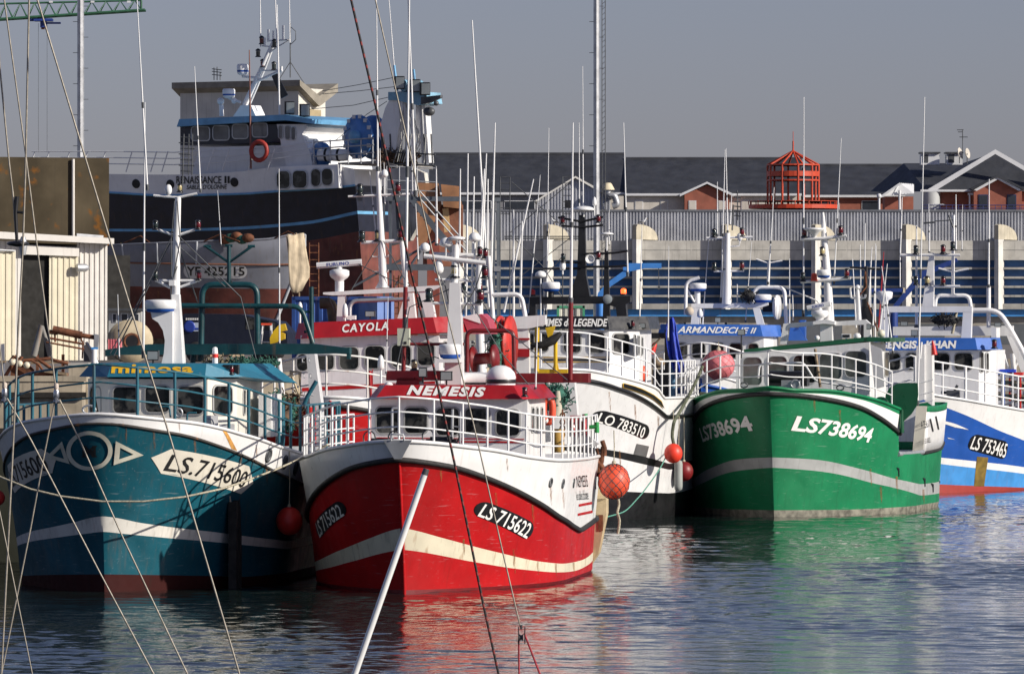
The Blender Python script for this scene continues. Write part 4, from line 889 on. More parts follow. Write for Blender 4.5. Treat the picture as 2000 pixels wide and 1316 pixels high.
mb = MB(); c = fr.at(1090, 858, -7.9); mb.lathe([(0.11, -0.27), (0.13, -0.25), (0.13, 0.2), (0.11, 0.22)], c, 14, 0); mb.build('yellow_drum', mat('ochre_plastic', (0.42, 0.25, 0.05), 0.6, var=0.2, rust=0.4), R)
mb = MB(); c = fr.at(1071, 800, -6.9); pts = [c+V(0, 0.10*math.cos(q)*0.9, 0.27*math.sin(q)) for q in np.linspace(0, 2*math.pi, 15)[:-1]]; mb.tube(pts, 0.07, 8, 0, True)
for k in (2, 9): mb.tube([pts[k]*0.999, pts[k+1]], 0.073, 8, 1)
mb.build('lifebuoy', [ORANGE, LETW], R)
# foredeck fittings
for x, y in ((747, 855), (862, 852)):
    mb = MB(); c = fr.at(x, y, -1.6); mb.tube([c+V(0, -0.22, -0.1), c+V(0, 0.22, -0.1)], 0.10, 10, 0); mb.tube([c+V(0.1, 0.12*math.cos(q)+0.25, 0.14*math.sin(q)) for q in np.linspace(0, 2*math.pi, 12)[:-1]], 0.015, 5, 0, True); mb.tube([c+V(0.1, 0.12*math.cos(q)-0.25, 0.14*math.sin(q)) for q in np.linspace(0, 2*math.pi, 12)[:-1]], 0.015, 5, 0, True); mb.box(c+V(-0.1, 0, -0.2), (0.3, 0.6, 0.3), 0); mb.build('mooring_winch', BLACK, R)
mb = MB(); tubepx(mb, fr, arcpath([(766, 856), (766, 797), (780, 797)], 4), 0.025, -2.6, 6); mb.build('handrail', ALU, R)
mb = MB(); tubepx(mb, fr, [(883, 866), (884, 799)], 0.028, -2.3, 6); tubepx(mb, fr, [(898, 868), (899, 803)], 0.022, -2.3, 6)
for y in (812, 832): tubepx(mb, fr, [(884, y), (899, y+2)], 0.016, -2.3, 5)
mb.build('ladder', ALU, R)
for L in ([(888, 560), (800, 600), (770, 740)], [(890, 500), (960, 620), (1108, 742)], [(840, 500), (870, 560), (878, 600)], [(945, 512), (930, 560), (902, 610)], [(900, 560), (980, 690), (1040, 760)], [(799, 660), (830, 690), (858, 700)], [(925, 515), (931, 560), (938, 580)]):
    mb = MB(); tubepx(mb, fr, L, 0.011, xf-1.35, 4); mb.build('cable', STEEL, R)
buoy('buoy', fr, 565, 1017, -4.2, 26, BUOYR, 'dull red ball buoy hanging between the teal and the red trawler', 'buoys hung as fenders', netted=False, hang=1.2)
buoy('buoy', fr, 1199, 940, -9.6, 31, ORANGE, 'big orange buoy in dark netting at the stern of the red trawler', 'buoys hung as fenders', netted=True, hang=0.7, sq=1.12)
# ================================================================ teal trawler at the left
fr = Frame(204, 126, 7); R = fr.thing('fishing_boat', 'teal trawler with ring emblem on its round bow, white bulwark and teal rails', 'fishing boat', 'trawlers moored bow out in the harbour')
h = Hull(fr, 13.2, 3.22, 2.75, 3.1, ud=0.50, uw=0.46, kd=0.48, kw=0.85, p=1.4, rake=0.55, q=1.6, tuck=0.10)
cTop = h.curve([(178, 809), (240, 812), (300, 818), (382, 827), (431, 837), (470, 848), (505, 858), (546, 873), (587, 886)])
cRub = h.curve([(178, 827), (240, 830), (300, 839.5), (361, 850), (423, 869), (476, 890), (540, 922), (588, 946)])
cS1 = h.curve([(200, 1008), (277, 1021), (430, 1040), (499, 1049), (560, 1056)])
cS0 = h.curve([(200, 1038), (243, 1042), (430, 1059), (499, 1066), (560, 1072)])
cB = h.curve([(203, 1121), (346, 1123), (480, 1126)])
mb = MB(); hull_mesh(mb, h, [(0, const(-0.6), cB, 3), (1, cB, cS0, 3), (2, cS0, cS1, 2), (1, cS1, cRub, 10)])
HU = mb.build('hull', [mat('dark_brown_boot', (0.040, 0.008, 0.007), 0.7, streak=0.6, spec=0.15, dirt=(0.015, 0.014, 0.010)), TEAL, mat('old_white_stripe', (0.66, 0.64, 0.58), 0.45, var=0.08, streak=0.5, rust=0.3)], R)
weld(HU, 1.3); bw = bulwark(fr, h, cRub, cTop, WHITE); weld(bw)
mb = MB(); strake(mb, h, cTop, 0.035, dz=0.01); mb.build('cap_rail', WHITE, R)
mb = MB(); strake(mb, h, cRub, 0.03, out=0.01, n=90, k=8); mb.build('rubbing_strake', mat('worn_strake', (0.05, 0.045, 0.04), 0.7, rust=0.6), R)
deck(fr, h, cTop, -0.85, GREYW)
PL = mat('yellowed_plate', (0.68, 0.64, 0.54), 0.5, var=0.10, scale=1.5, streak=0.3)
for sd in (1, -1):
    mb = MB(); uz = [h.px(a, b) for a, b in ((294.5, 893), (334, 876), (486, 910), (494, 943), (470, 964), (314, 924))]
    hull_poly(mb, h, uz, 0, 0.012, sd, True, 6)
    q = [h.px(a, b) for a, b in ((336, 886), (486, 921), (474, 953), (318, 918))]
    if sd < 0: q = [q[1], q[0], q[3], q[2]]; d = q[1][0]-q[2][0]; q = [(q[0][0], q[0][1]), (q[1][0], q[1][1]), (q[2][0], q[2][1]), (q[3][0], q[3][1])]
    hull_text(mb, h, 'LS.715600', None, 1, 0.008, 0.02, sd, uz=q); mb.build('registration_plate', [PL, LETK], HU)
# emblem wrapped round the bow
def bow_pt(px, py, off):
    zs = 5.3-(py-630)/99.5; x0 = fr.proj(h.P(0.0, max(0, zs), 1))[0]; sd = 1 if px >= x0 else -1
    u, z = h.px(px, py, sd); p = h.P(u, z, sd); return p+h.n(max(u, 0.006), z, sd)*off
def emblem(mb, loops, m, off=0.02):
    A, Bq = loops; n = len(A); K = 4; P = []; fs = []
    for k in range(K+1):
        for a, b in zip(A, Bq): q = V(*a)+(V(*b)-V(*a))*k/K; P.append(bow_pt(q[0], q[1], off))
    for k in range(K):
        for j in range(n): fs.append((k*n+j, k*n+(j+1) % n, (k+1)*n+(j+1) % n, (k+1)*n+j))
    mb.add(P, fs, m, True)
mb = MB(); cx, cy = 175, 879.5
an = [2*math.pi*k/56 for k in range(56)]
emblem(mb, ([(cx+44.5*math.cos(a), cy+38.5*math.sin(a)) for a in an], [(cx+36*math.cos(a), cy+31*math.sin(a)) for a in an]), 0)
def triring(T, k):
    c = sum(V(*p) for p in T)/3; o, i = [], []
    for j in range(3):
        for q in range(6): p = V(*T[j])+(V(*T[(j+1) % 3])-V(*T[j]))*q/6; o.append(tuple(p)); i.append(tuple(c+(p-c)*k))
    return o, i
emblem(mb, triring([(226, 860.5), (280, 888), (221.5, 907.6)], 0.48), 0); emblem(mb, triring([(122, 861), (91, 892), (137, 905)], 0.48), 0)
v, f = textmesh('M', 0.05, 0); mb.add([bow_pt(162+26*a, 892-22*b, 0.02) for a, b in v], f, 1)
for k in range(2):
    for q0 in (160.5, 181.5): mb.add([bow_pt(a, b, 0.022) for a, b in ((q0, 892-20*k), (q0+9, 892-20*k), (q0+9, 889.5-20*k), (q0, 889.5-20*k))], [(0, 1, 2, 3)], 1)
mb.build('bow_emblem', [mat('faded_emblem_white', (0.60, 0.58, 0.47), 0.5, var=0.15, scale=3, rust=0.25), LETK], HU)
# rust run on the bulwark and portlights
mb = MB(); hull_poly(mb, h, [(434, 840), (441, 841), (463, 880), (452, 876)], 0, 0.006); mb.build('rust_run', mat('orange_rust_stain', (0.60, 0.30, 0.07), 0.8, var=0.3, scale=4), bw)
for x, y in ((524, 889), (556, 902), (577, 914)):
    mb = MB(); u, z = h.px(x, y); c = h.P(u, z); n = h.n(u, z); mb.lathe([(0.15, -0.02), (0.15, 0.02), (0.11, 0.025), (0.10, 0.005)], c, 16, 0, n); mb.build('freeing_port', STEEL, bw)
for x, y, l in ((470, 893, 40), (380, 857, 26), (300, 842, 30), (245, 832, 26), (520, 912, 30)): rust_run(h, HU, x, y, l, 4)
for x, y, l in ((500, 868, 26), (350, 826, 14)): rust_run(h, bw, x, y, l, 3)
rail(fr, h, cTop, [0.33, 0.63, 0.98], 0.90, 0.72, 0.86, 0.024, 0.032, TEALR, inset=0.12)
# wheelhouse with facets
xf = -3.5; at = fr.at; zt = at(310, 740, xf)[2]; z0 = 2.0
yA, yB = at(213, 780, xf)[1], at(406, 780, xf)[1]; yL, yR = at(171, 780, xf-0.7)[1], at(462, 780, xf-0.7)[1]; xb = xf-3.6
plan = [(xb, yR+0.02), (xf-0.75, yR), (xf, yB), (xf, yA), (xf-0.75, yL), (xb, yL)]
B = [V(a, b, z0) for a, b in plan]; T = [V(a+(0.05 if k in (2, 3) else 0), b, zt) for k, (a, b) in enumerate(plan)]
WHs = loft_part(fr, 'wheelhouse', B, T, mat('cream_white_paint', (0.72, 0.69, 0.61), 0.42, var=0.05, streak=0.25, rust=0.15))
FC = Face(fr, B[3], B[2], T[3]); FR = Face(fr, B[2], B[1], T[2]); FL = Face(fr, B[4], B[3], T[4]); FS = Face(fr, B[1], B[0], T[1])
for bx in ((221.5, 756, 271, 806), (284, 754, 331, 804), (347.5, 755, 397, 808)): window(fr, FC, bx, WHs, r=0.10)
window(fr, FR, (416.5, 754, 452, 808), WHs, r=0.10); window(fr, FL, (177, 757, 198, 808), WHs, r=0.10)
for bx in ((474, 762, 478, 808), (482, 762, 487, 811)): window(fr, FS, bx, WHs, r=0.06)
mb = MB(); rectpx(mb, fr, 505, 770, 529, 853, xf-2.2, 1.4, 0); mb.build('side_locker', WHITE, R)
zv0 = at(310, 736, xf)[2]; zv1 = at(310, 710, xf)[2]
o = 0.22
P0 = [V(xb-0.3, yR+0.75, zv0-0.16), V(xf-0.55, yR+0.18, zv0), V(xf+o, yB-0.02, zv0), V(xf+o, yA+0.0, zv0), V(xf-0.55, yL-0.15, zv0), V(xb, yL-0.15, zv0)]
P1 = [V(xb-0.2, yR+0.20, zv1-0.02), V(xf-0.85, yR-0.28, zv1), V(xf+0.05, yB-0.02, zv1), V(xf+0.05, yA+0.06, zv1), V(xf-0.85, yL+0.04, zv1), V(xb, yL+0.04, zv1)]
VT = mat('teal_visor_paint', (0.02, 0.155, 0.235), 0.4, var=0.12, scale=1.5, spots=0.3)
VZ = loft_part(fr, 'visor', P0, P1, VT); FV = Face(fr, P0[3], P0[2], P1[3])
mb = MB(); face_text(mb, FV, 'mimosa', [(219, 711.5), (378, 712.5), (377, 728.5), (217, 729.5)], 0, 0.03, 0.012, 0.0, 1.05); mb.build('lettering', LETY, VZ)
mb = MB(); rectpx(mb, fr, 435, 712, 465, 731, xf-0.45, 0.2, 0); mb.build('lamp_recess', BLACK, R); navlight(fr, 452, 731, xf-0.35, LENSR, 0.55)
# mast
MX = xf-1.2
mb = MB()
mb.loft([at(a, b, MX)+V(d, 0, 0) for a, b, d in ((337, 711, 0.2), (360, 711, 0.2), (360, 711, -0.2), (337, 711, -0.2))], [at(a, b, MX)+V(d, 0, 0) for a, b, d in ((336, 575, 0.1), (351, 575, 0.1), (351, 575, -0.1), (336, 575, -0.1))])
mb.tube([at(343.5, 590, MX), at(345, 470, MX), at(348, 385, MX)], [0.085, 0.075, 0.06], 12)
L = [(294, 608), (337, 608), (337, 711), (315, 711), (320, 690), (322, 665), (318, 645), (309, 630), (297, 622)]
polypx(mb, fr, L, MX+0.25, 0.35, 0); mb.build('mast', WHITE, R)
dome(fr, 283, 585.5, 344, 611, MX+0.1)
for LL in ([[(309, 449), (343, 461), (380, 449)]], [[(303, 548), (343, 548), (390, 548)], [(306, 548), (332, 562)], [(384, 549), (348, 562)]], [[(300, 382), (348, 386), (385, 378)]]):
    mb = MB()
    for L in LL: tubepx(mb, fr, L, 0.03, MX, 6)
    mb.build('crosstree', WHITE, R)
mb = MB(); rectpx(mb, fr, 330, 547, 341, 558, MX+0.16, 0.12, 0); mb.build('mast_box', WHITE, R)
for L in ([(346, 392), (352, 470), (338, 545)], [(341, 392), (334, 470), (335, 540)], [(335, 600), (333, 560), (346, 520)], [(348, 460), (470, 580), (500, 700)], [(338, 458), (270, 590), (215, 690)]): mb = MB(); tubepx(mb, fr, L, 0.012, MX+0.12, 4); mb.build('cable', STEEL, R)
for x, y, l, s in ((304, 449.5, LENSD, 0.62), (387, 449, LENSR, 0.62), (304, 548, LENSD, 0.62), (388, 548, LENSR, 0.62), (351, 376, LENSA, 0.55)): navlight(fr, x, y, MX, l, s)
mb = MB(); mb.ball(at(329, 371, MX), 0.075, 0, 14, 10, (1, 1, 1.5)); mb.build('satellite_antenna', WHITE_C, R)
mb = MB()
tubepx(mb, fr, [(356, 378), (357, 330), (359, 262)], 0.016, MX, 5)
for k, y in enumerate(range(268, 345, 11)): tubepx(mb, fr, [(352-3*(k % 2), y), (372+4*(k % 3), y+1)], 0.011, MX, 4)
for x in (369, 376): tubepx(mb, fr, [(x, 262), (x-1, 342)], 0.012, MX, 4)
mb.build('dipole_aerial', STEEL, R)
whip(fr, 392, 376, 380, 130, MX, 0.02); whip(fr, 288, 372, 267, -10, MX, 0.026); whip(fr, 280, 700, 283, 200, MX-0.6, 0.03); whip(fr, 432, 480, 425, 372, MX, 0.012)
whip(fr, 546, 680, 545, 330, -10.4, 0.022); whip(fr, 233, 700, 230, 575, MX, 0.018)
for (a, b, c, d) in ((332, 475, 222, 695), (348, 480, 440, 560), (347, 475, 386, 590)):
    mb = MB(); tubepx(mb, fr, [(a, b, MX), (c, d, MX-2.0 if c > 300 else MX)], 0.014, None, 5); mb.build('stay_wire', STEEL, R)
floodlight(fr, 299, 694, xf-0.6, 0.24, 0.2, leg=712)
mb = MB(); c = at(420, 710, xf-1.2); mb.lathe([(0.06, 0), (0.06, 0.12)], c, 10, 0); mb.lathe([(0.063, 0.12), (0.063, 0.2)], c, 10, 1); mb.lathe([(0.06, 0.2), (0.05, 0.32), (0.02, 0.34)], c, 10, 0); mb.build('marker_light', [WHITE_C, BUOYR], R)
# gallows arch and long transverse beam aft
GX = -9.6
mb = MB(); tubepx(mb, fr, arcpath([(392, 705), (395, 556), (502, 556), (503, 705)], 22), 0.065, GX, 10); tubepx(mb, fr, arcpath([(352, 597), (588, 598), (611, 670)], 20), 0.055, GX+0.1, 8)
tubepx(mb, fr, [(503, 680), (493, 725)], 0.07, GX, 8); tubepx(mb, fr, [(380, 680), (374, 725)], 0.06, GX, 8)
tubepx(mb, fr, [(447, 556), (447, 480)], 0.045, GX, 8); tubepx(mb, fr, [(402, 481), (447, 513), (492, 481)], 0.035, GX, 6); polypx(mb, fr, [(436, 556), (447, 542), (459, 556)], GX+0.03, 0.06, 0)
tubepx(mb, fr, [(398, 481), (412, 481)], 0.03, GX, 5); tubepx(mb, fr, [(484, 481), (498, 481)], 0.03, GX, 5); tubepx(mb, fr, [(440, 480), (454, 480)], 0.03, GX, 5)
tubepx(mb, fr, [(608, 560), (609, 680)], 0.05, GX, 8); tubepx(mb, fr, [(594, 609), (609, 609)], 0.03, GX, 6); tubepx(mb, fr, [(594, 648), (609, 648)], 0.03, GX, 6)
mb.build('gallows_arch', TEALD, R)
mb = MB(); polypx(mb, fr, [(205, 683), (222, 680), (290, 672), (610, 671), (682, 680), (682, 690), (560, 692), (222, 693), (205, 696)], GX+0.35, 0.35, 0); rectpx(mb, fr, 677, 679, 683, 701, GX+0.3, 0.2, 0); mb.build('transverse_beam', TEALD, R)
mb = MB(); polypx(mb, fr, [(598, 689), (614, 689), (628, 795), (628, 870), (609, 870), (606, 795)], -11.6, 0.4, 0)
for y in (703, 733, 768, 793): 
    for s in (0, 13): tubepx(mb, fr, [(594+s+(y-700)*0.08, y-3), (590+s+(y-700)*0.08, y-3), (590+s+(y-700)*0.08, y+4), (594+s+(y-700)*0.08, y+4)], 0.014, -11.5, 4)
mb.build('gallows_post', GREYW, R)
mb = MB(); tubepx(mb, fr, [(544, 700), (551, 770)], 0.06, -8.8, 8); mb.build('white_post', WHITE, R)
mb = MB(); tubepx(mb, fr, [(566, 726), (586, 727), (586, 778), (568, 728)], 0.04, -9.6, 6); mb.build('rusty_bracket', mat('rust_streaked_white', (0.55, 0.45, 0.30), 0.7, rust=0.9), R)
mb = MB(); tubepx(mb, fr, [(618, 744), (600, 775), (592, 795)], 0.05, -11.2, 6); mb.build('davit_arm', TEALR, R)
for k in range(4): netpile(fr, 'hanging_net', at(543+11*k, 800+5*(k % 3), -8.2-0.5*k), (0.16, 0.15, 0.42), 90, [NET, mat('brown_net', (0.10, 0.06, 0.035), 0.9, var=0.6, scale=6)][k % 2], seed=20+k)
for k in range(3): netpile(fr, 'stacked_net', at(432+40*k, 709, -8.0), (0.3, 0.45, 0.10), 120, [mat('pale_net', (0.16, 0.14, 0.09), 0.9, var=0.4, scale=8), NET, NET][k], seed=30+k)
mb = MB(); mb.tube([at(607, 795, -11.0), at(608, 872, -11.0)], 0.11, 10, 0); mb.build('red_fender', BUOYR, R)
mb = MB(); tubepx(mb, fr, [(550, 790), (548, 850), (546, 880)], [0.07, 0.10, 0.09], -7.6, 8); tubepx(mb, fr, [(543, 842), (556, 838)], 0.06, -7.5, 8); mb.build('pump', TEALR, R)
# foredeck fittings
for x, y in ((174, 800), (349, 806)):
    mb = MB(); c = at(x, y, -0.9); w_ = 0.13 if x < 200 else 0.07
    mb.tube([c+V(0, (w_)*math.cos(q)*(1.0), 0.085*math.sin(q)) for q in np.linspace(0, 2*math.pi, 17)[:-1]], 0.022, 8, 0, True); mb.build('fairlead', ALU, R)
mb = MB(); c = at(411, 826, -2.0); mb.box(c+V(0, 0, 0.02), (0.4, 0.26, 0.26), 0, 0.3); mb.box(c+V(-0.2, 0.3, -0.12), (0.3, 0.3, 0.2), 0, 0.2); mb.tube([c+V(0.22, 0.1*math.cos(q), 0.1*math.sin(q)) for q in np.linspace(0, 6.28, 10)[:-1]], 0.015, 5, 0, True); mb.build('windlass', GREYW, R)
mb = MB(); tubepx(mb, fr, arcpath([(310, 794), (331, 794), (333, 815)], 5), 0.02, -0.6, 6); tubepx(mb, fr, arcpath([(365, 822), (366, 806), (384, 806)], 4), 0.02, -1.2, 6); mb.build('bow_handrail', TEALR, R)
# tyre fender, dark timber fender
fr2 = fr
uu_, zz_ = h.px(448, 1062); c = fr.l2w(h.P(uu_, zz_, 1)+h.n(uu_, zz_, 1)*0.12); t_ = tag(empty('timber_fender', tuple(c), fr.phi), 'dark weedy timber fender hanging on the side of the teal trawler', 'fender')
mb = MB()
for k in range(4): mb.box((-0.33+0.2*k, 0.02*(k % 2), -0.15+0.05*(k % 3)), (0.19, 0.16, 1.9+0.15*(k % 2)), 0)
mb.build('planks', mat('wet_black_timber', (0.018, 0.015, 0.012), 0.8, var=0.4, scale=5), t_)
for y_ in (-0.35, 0.3): mb = MB(); mb.tube([(y_, 0, 0.7), (y_, -0.1, 1.3)], 0.02, 5); mb.build('lashing', ROPE, t_)
# drooping mooring line across the bow
def worldline(px_pts): return [fr.l2w(fr.at(a, b, x)) for a, b, x in px_pts]
pts = worldline([(-22, 915, 0.6), (0, 931, 0.9), (60, 955, 1.0), (120, 969, 1.05), (200, 979, 1.05), (280, 979, 1.0), (360, 970, 0.9), (430, 955, 0.5), (480, 939, -0.2), (540, 916, -1.0), (585, 896, -2.2), (612, 884, -3.0), (640, 868, -2.6)])
o = empty('mooring_line', tuple(pts[5])); tag(o, 'pale rope drooping across the round teal bow to the red trawler', 'rope')
mb = MB(); mb.tube([p-pts[5] for p in pts], 0.021, 6, 0); mb.build('rope', ROPE, o)
# ---------------------------------------------------------------- shared wheelhouse builder for the boats behind
def house(fr, xf, pxL, pxR, pyT, z0, depth, material, sideY=None, facet=0.0, rake=0.08):
    a, b = fr.at(pxL, pyT, xf), fr.at(pxR, pyT, xf); yl, yr, zt = a[1], b[1], (a[2]+b[2])/2; xb = xf-depth
    zr = (b[2]-a[2])/(b[1]-a[1])
    if facet: plan = [(xb, yr+facet), (xf-facet, yr+facet), (xf, yr), (xf, yl), (xf-facet, yl-facet), (xb, yl-facet)]
    else: plan = [(xb, yr), (xf, yr), (xf, yl), (xb, yl)]
    k = len(plan); fi = (2, 3) if facet else (1, 2)
    B = [V(p, q, z0) for p, q in plan]; T = [V(p+(rake if j in fi else 0), q, zt+zr*(q-(yl+yr)/2)) for j, (p, q) in enumerate(plan)]
    o = loft_part(fr, 'wheelhouse', B, T, material)
    i, j = fi[1], fi[0]
    d = dict(o=o, front=Face(fr, B[i], B[j], T[i]), side=Face(fr, B[1], B[0], T[1]), yl=yl, yr=yr, zt=zt, xf=xf, xb=xb, zr=zr)
    if facet: d['corner'] = Face(fr, B[2], B[1], T[2])
    return d
def visor_band(fr, d, px0, px1, yt0, yt1, yb0, yb1, material, out=0.3, lean=0.2, facet=0.35, back=None):
    """sloping fascia round a wheelhouse top; front corner pixels (top-left y, top-right y, bottom-left y, bottom-right y)"""
    xa = d['xf']+out; at = fr.at; bl, br = at(px0, yb0, xa), at(px1, yb1, xa); tl, tr = at(px0, yt0, xa-lean), at(px1, yt1, xa-lean)
    xb = d['xb']+0.1 if back is None else back; f = facet
    dz = lambda p, q: (q[2]-p[2])/(q[1]-p[1])
    def row(l, r, off, lx):
        k = dz(l, r); g = lambda y: l[2]+k*(y-l[1])
        ys = (r[1]+f-off, r[1]-off, l[1]+off, l[1]-f+off)
        return [V(xb, ys[0], g(ys[0])), V(xa-lx-f*1.1, ys[0], g(ys[0])), V(xa-lx, ys[1], g(ys[1])), V(xa-lx, ys[2], g(ys[2])), V(xa-lx-f*1.1, ys[3], g(ys[3])), V(xb, ys[3], g(ys[3]))]
    P0, P1 = row(bl, br, 0, 0), row(tl, tr, lean*0.6, lean)
    o = loft_part(fr, 'visor', P0, P1, material); return o, Face(fr, P0[3], P0[2], P1[3]), Face(fr, P0[2], P0[1], P1[2])
def text_part(parent, face, body, q, m, bold=0.02, shear=0.0, space=1.0, off=0.012):
    mb = MB(); face_text(mb, face, body, q, 0, bold, off, shear, space); return mb.build('lettering', m, parent)
def simple_hull(fr, h, bands, mats, top, rubc=None, bulw=None, cap=WHITE, rubm=RUBBER, rub=0.05):
    mb = MB(); hull_mesh(mb, h, bands); mb.tube([h.P(0, z, 1) for z in np.linspace(-0.2, float(top(0.0))*0.98, 12)], 0.03, 6, bands[1][0]); o = mb.build('hull', mats, fr.root)
    if bulw:
        bulwark(fr, h, bulw[0], top, bulw[1])
    mb = MB(); strake(mb, h, top, 0.04, dz=0.01); mb.build('cap_rail', cap, fr.root)
    if rubc: mb = MB(); strake(mb, h, rubc, rub, out=0.02, n=80, k=8); mb.build('rubbing_strake', rubm, fr.root)
    deck(fr, h, top, -0.85, GREYW); return o
# ================================================================ red and white trawler behind the two front boats
fr = Frame(657, 147, 6); R = fr.thing('fishing_boat', 'white wheelhouse trawler with red visor and long bar radar, behind the two nearest boats', 'fishing boat', 'trawlers moored bow out in the harbour')
h = Hull(fr, 14.5, 2.9, 2.3, 2.8, ud=0.42, uw=0.6, kd=0.6, kw=0.9, p=1.4, rake=0.8)
cTop = h.curve([(657, 776), (712, 780), (780, 792), (850, 812), (900, 826)]); cRub = h.curve([(657, 792), (712, 800), (780, 815), (850, 838), (900, 860)])
simple_hull(fr, h, [(0, const(-0.6), const(0.3), 2), (1, const(0.3), cRub, 8)], [BOOTR, RED], cTop, cRub, (cRub, WHITE))
rail(fr, h, cTop, [0.32, 0.62, 0.98], 0.62, 0.50, 1.0, 0.026, 0.026, mat('rust_tipped_white', (0.72, 0.70, 0.66), 0.45, rust=0.5), inset=0.14)
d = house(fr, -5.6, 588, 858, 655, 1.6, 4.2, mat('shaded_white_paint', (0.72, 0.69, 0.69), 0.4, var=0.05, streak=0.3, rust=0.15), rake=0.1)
for bx in ((580, 692, 602, 724), (620, 690, 652, 722), (664, 678, 700, 721), (713.5, 676, 751, 719), (765, 673, 802, 716), (816, 669, 848, 713)): window(fr, d['front'], bx, d['o'], r=0.12)
for bx in ((866, 668, 871, 715), (905, 666, 911, 712), (918, 668, 926, 712)): window(fr, d['side'], bx, d['o'], r=0.05)
mb = MB(); F_ = d['front']; mb.prism([F_.pt(*F_.ab(a, b), 0.01) for a, b in ((590, 757), (850, 744), (850, 751), (590, 764))], (0.004, 0, 0)); mb.build('painted_line', RED, d['o'])
VZ, FV, FVs = visor_band(fr, d, 600, 853, 630, 619, 661, 650, REDT, 0.3, 0.15, 0.35, back=-10.2)
text_part(VZ, FV, 'CAYOLA', [(669, 633.5), (760, 628), (759, 645), (668, 650)], LETW, 0.03, 0.08, 1.25)
mb = MB(); polypx(mb, fr, [(904, 617), (932, 613), (938, 633)], -7.2, 0.0 + 0.01); 
gx = -7.6; mb = MB(); polypx(mb, fr, [(631, 571), (858, 557), (859, 561), (842, 568), (650, 577), (631, 575)], gx, 0.4); polypx(mb, fr, [(660, 574), (673, 574), (671, 628), (657, 628)], gx-0.03, 0.34); polypx(mb, fr, [(818, 568), (840, 567), (850, 622), (832, 622)], gx-0.03, 0.34); polypx(mb, fr, [(792, 572), (806, 572), (812, 622), (776, 622)], gx-1.2, 0.3); mb.build('gantry', WHITE, R)
bar_radar(fr, 663, 525, 550, 619, 519, 706, 512, gx-0.2, foot=572)
mb = MB(); mb.tube([fr.at(749, 562, gx-0.2), fr.at(744, 460, gx-0.2), fr.at(738, 335, gx-0.2)], [0.105, 0.085, 0.045], 12); polypx(mb, fr, [(733, 563), (745, 540), (760, 562)], gx-0.15, 0.1); tubepx(mb, fr, [(706, 474), (745, 472), (786, 470)], 0.045, gx-0.2, 8); tubepx(mb, fr, [(680, 384), (800, 379)], 0.03, gx-0.2, 6); tubepx(mb, fr, [(785, 471), (787, 500), (793, 555), (792, 600)], 0.06, gx-0.2, 8); mb.build('mast', WHITE, R)
mb = MB()
for y in (502, 531): tubepx(mb, fr, [(728, y-3), (728, y), (758, y-1), (758, y-4)], 0.016, gx-0.15, 5)
mb.build('mast_steps', WHITE, R)
for x, y, l in ((738, 472, LENSA), (782, 469, LENSR), (707, 473, LENSD), (777, 379, LENSR), (703, 382, LENSD), (823, 601, LENSD)): navlight(fr, x, y, gx-0.2, l, 0.85)
for a, b, c, e, r in ((738, 336, 735, -20, .03), (734, 455, 722, 335, .022), (747, 445, 742, 290, .022), (752, 400, 750, 318, .02), (812, 384, 797, -20, .035), (806, 384, 804, 270, .03), (853, 480, 852, 330, .04), (817, 510, 812, 398, .022)): whip(fr, a, b, c, e, gx-0.3, r)
mushroom(fr, 751, 346, gx-0.2, 0.09, 380)
mb = MB(); tubepx(mb, fr, arcpath([(652, 628), (648, 592), (625, 592)], 18), 0.14, gx-0.8, 12); o = mb.build('exhaust_pipe', mat('sooty_exhaust', (0.12, 0.10, 0.07), 0.7, 0.2, var=0.4), R)
mb = MB(); tubepx(mb, fr, arcpath([(683, 625), (683, 588), (800, 584)], 16), 0.05, gx+0.3, 8); mb.build('awning_hoop', ALU, R)
floodlight(fr, 723, 613, -6.2, 0.24, 0.14, leg=624); mushroom(fr, 674, 620, -5.7, 0.07, 630, 'horn', 1.8); mushroom(fr, 586, 608, -7.0, 0.06, 640, 'horn', 1.2)
mb = MB(); rectpx(mb, fr, 677, 616, 694, 624, -5.9, 0.2, 0); mb.build('signal_box', WHITE, R)
for L in ([(744, 470), (690, 560), (660, 620)], [(748, 470), (790, 545), (850, 612)], [(700, 516), (760, 545), (800, 560)], [(640, 575), (655, 610), (672, 626)]): mb = MB(); tubepx(mb, fr, L, 0.012, gx-0.1, 4); mb.build('cable', STEEL, R)
mb = MB(); tubepx(mb, fr, [(722, 724), (725, 795)], 0.035, -1.0, 6); polypx(mb, fr, [(721, 735), (728, 720), (728, 760)], -1.0, 0.05); mb.build('red_staff', REDT, R)
# aft part: swoosh side, gantry, net drum
mb = MB(); polypx(mb, fr, [(903, 622), (940, 613), (952, 624), (960, 652), (915, 652)], -8.4, 1.4, 0); polypx(mb, fr, [(900, 619), (934, 612), (939, 632)], -8.38, 0.02, 1); mb.build('funnel_casing', [mat('pink_red_paint', (0.42, 0.06, 0.09), 0.45), WHITE], R)
mb = MB(); polypx(mb, fr, [(946, 622), (1065, 615), (1065, 634), (1030, 642), (1006, 642), (950, 640)], -12.0, 0.4, 0); polypx(mb, fr, [(1007, 640), (1032, 640), (1034, 745), (1008, 745)], -12.05, 0.35, 0); mb.build('aft_gantry', WHITE, R)
for y0, y1 in ((660, 664), (681, 697)): mb = MB(); rectpx(mb, fr, 1006, y0, 1034, y1, -11.99, 0.05, 0); mb.build('red_band', REDT, R)
mb = MB(); tubepx(mb, fr, arcpath([(962, 576), (1018, 574), (1026, 618)], 16), 0.055, -12.2, 8); tubepx(mb, fr, [(954, 500), (963, 622)], 0.055, -12.2, 8); mb.build('aft_hoop', WHITE, R)
mb = MB(); c = fr.at(988, 672, -10.8)
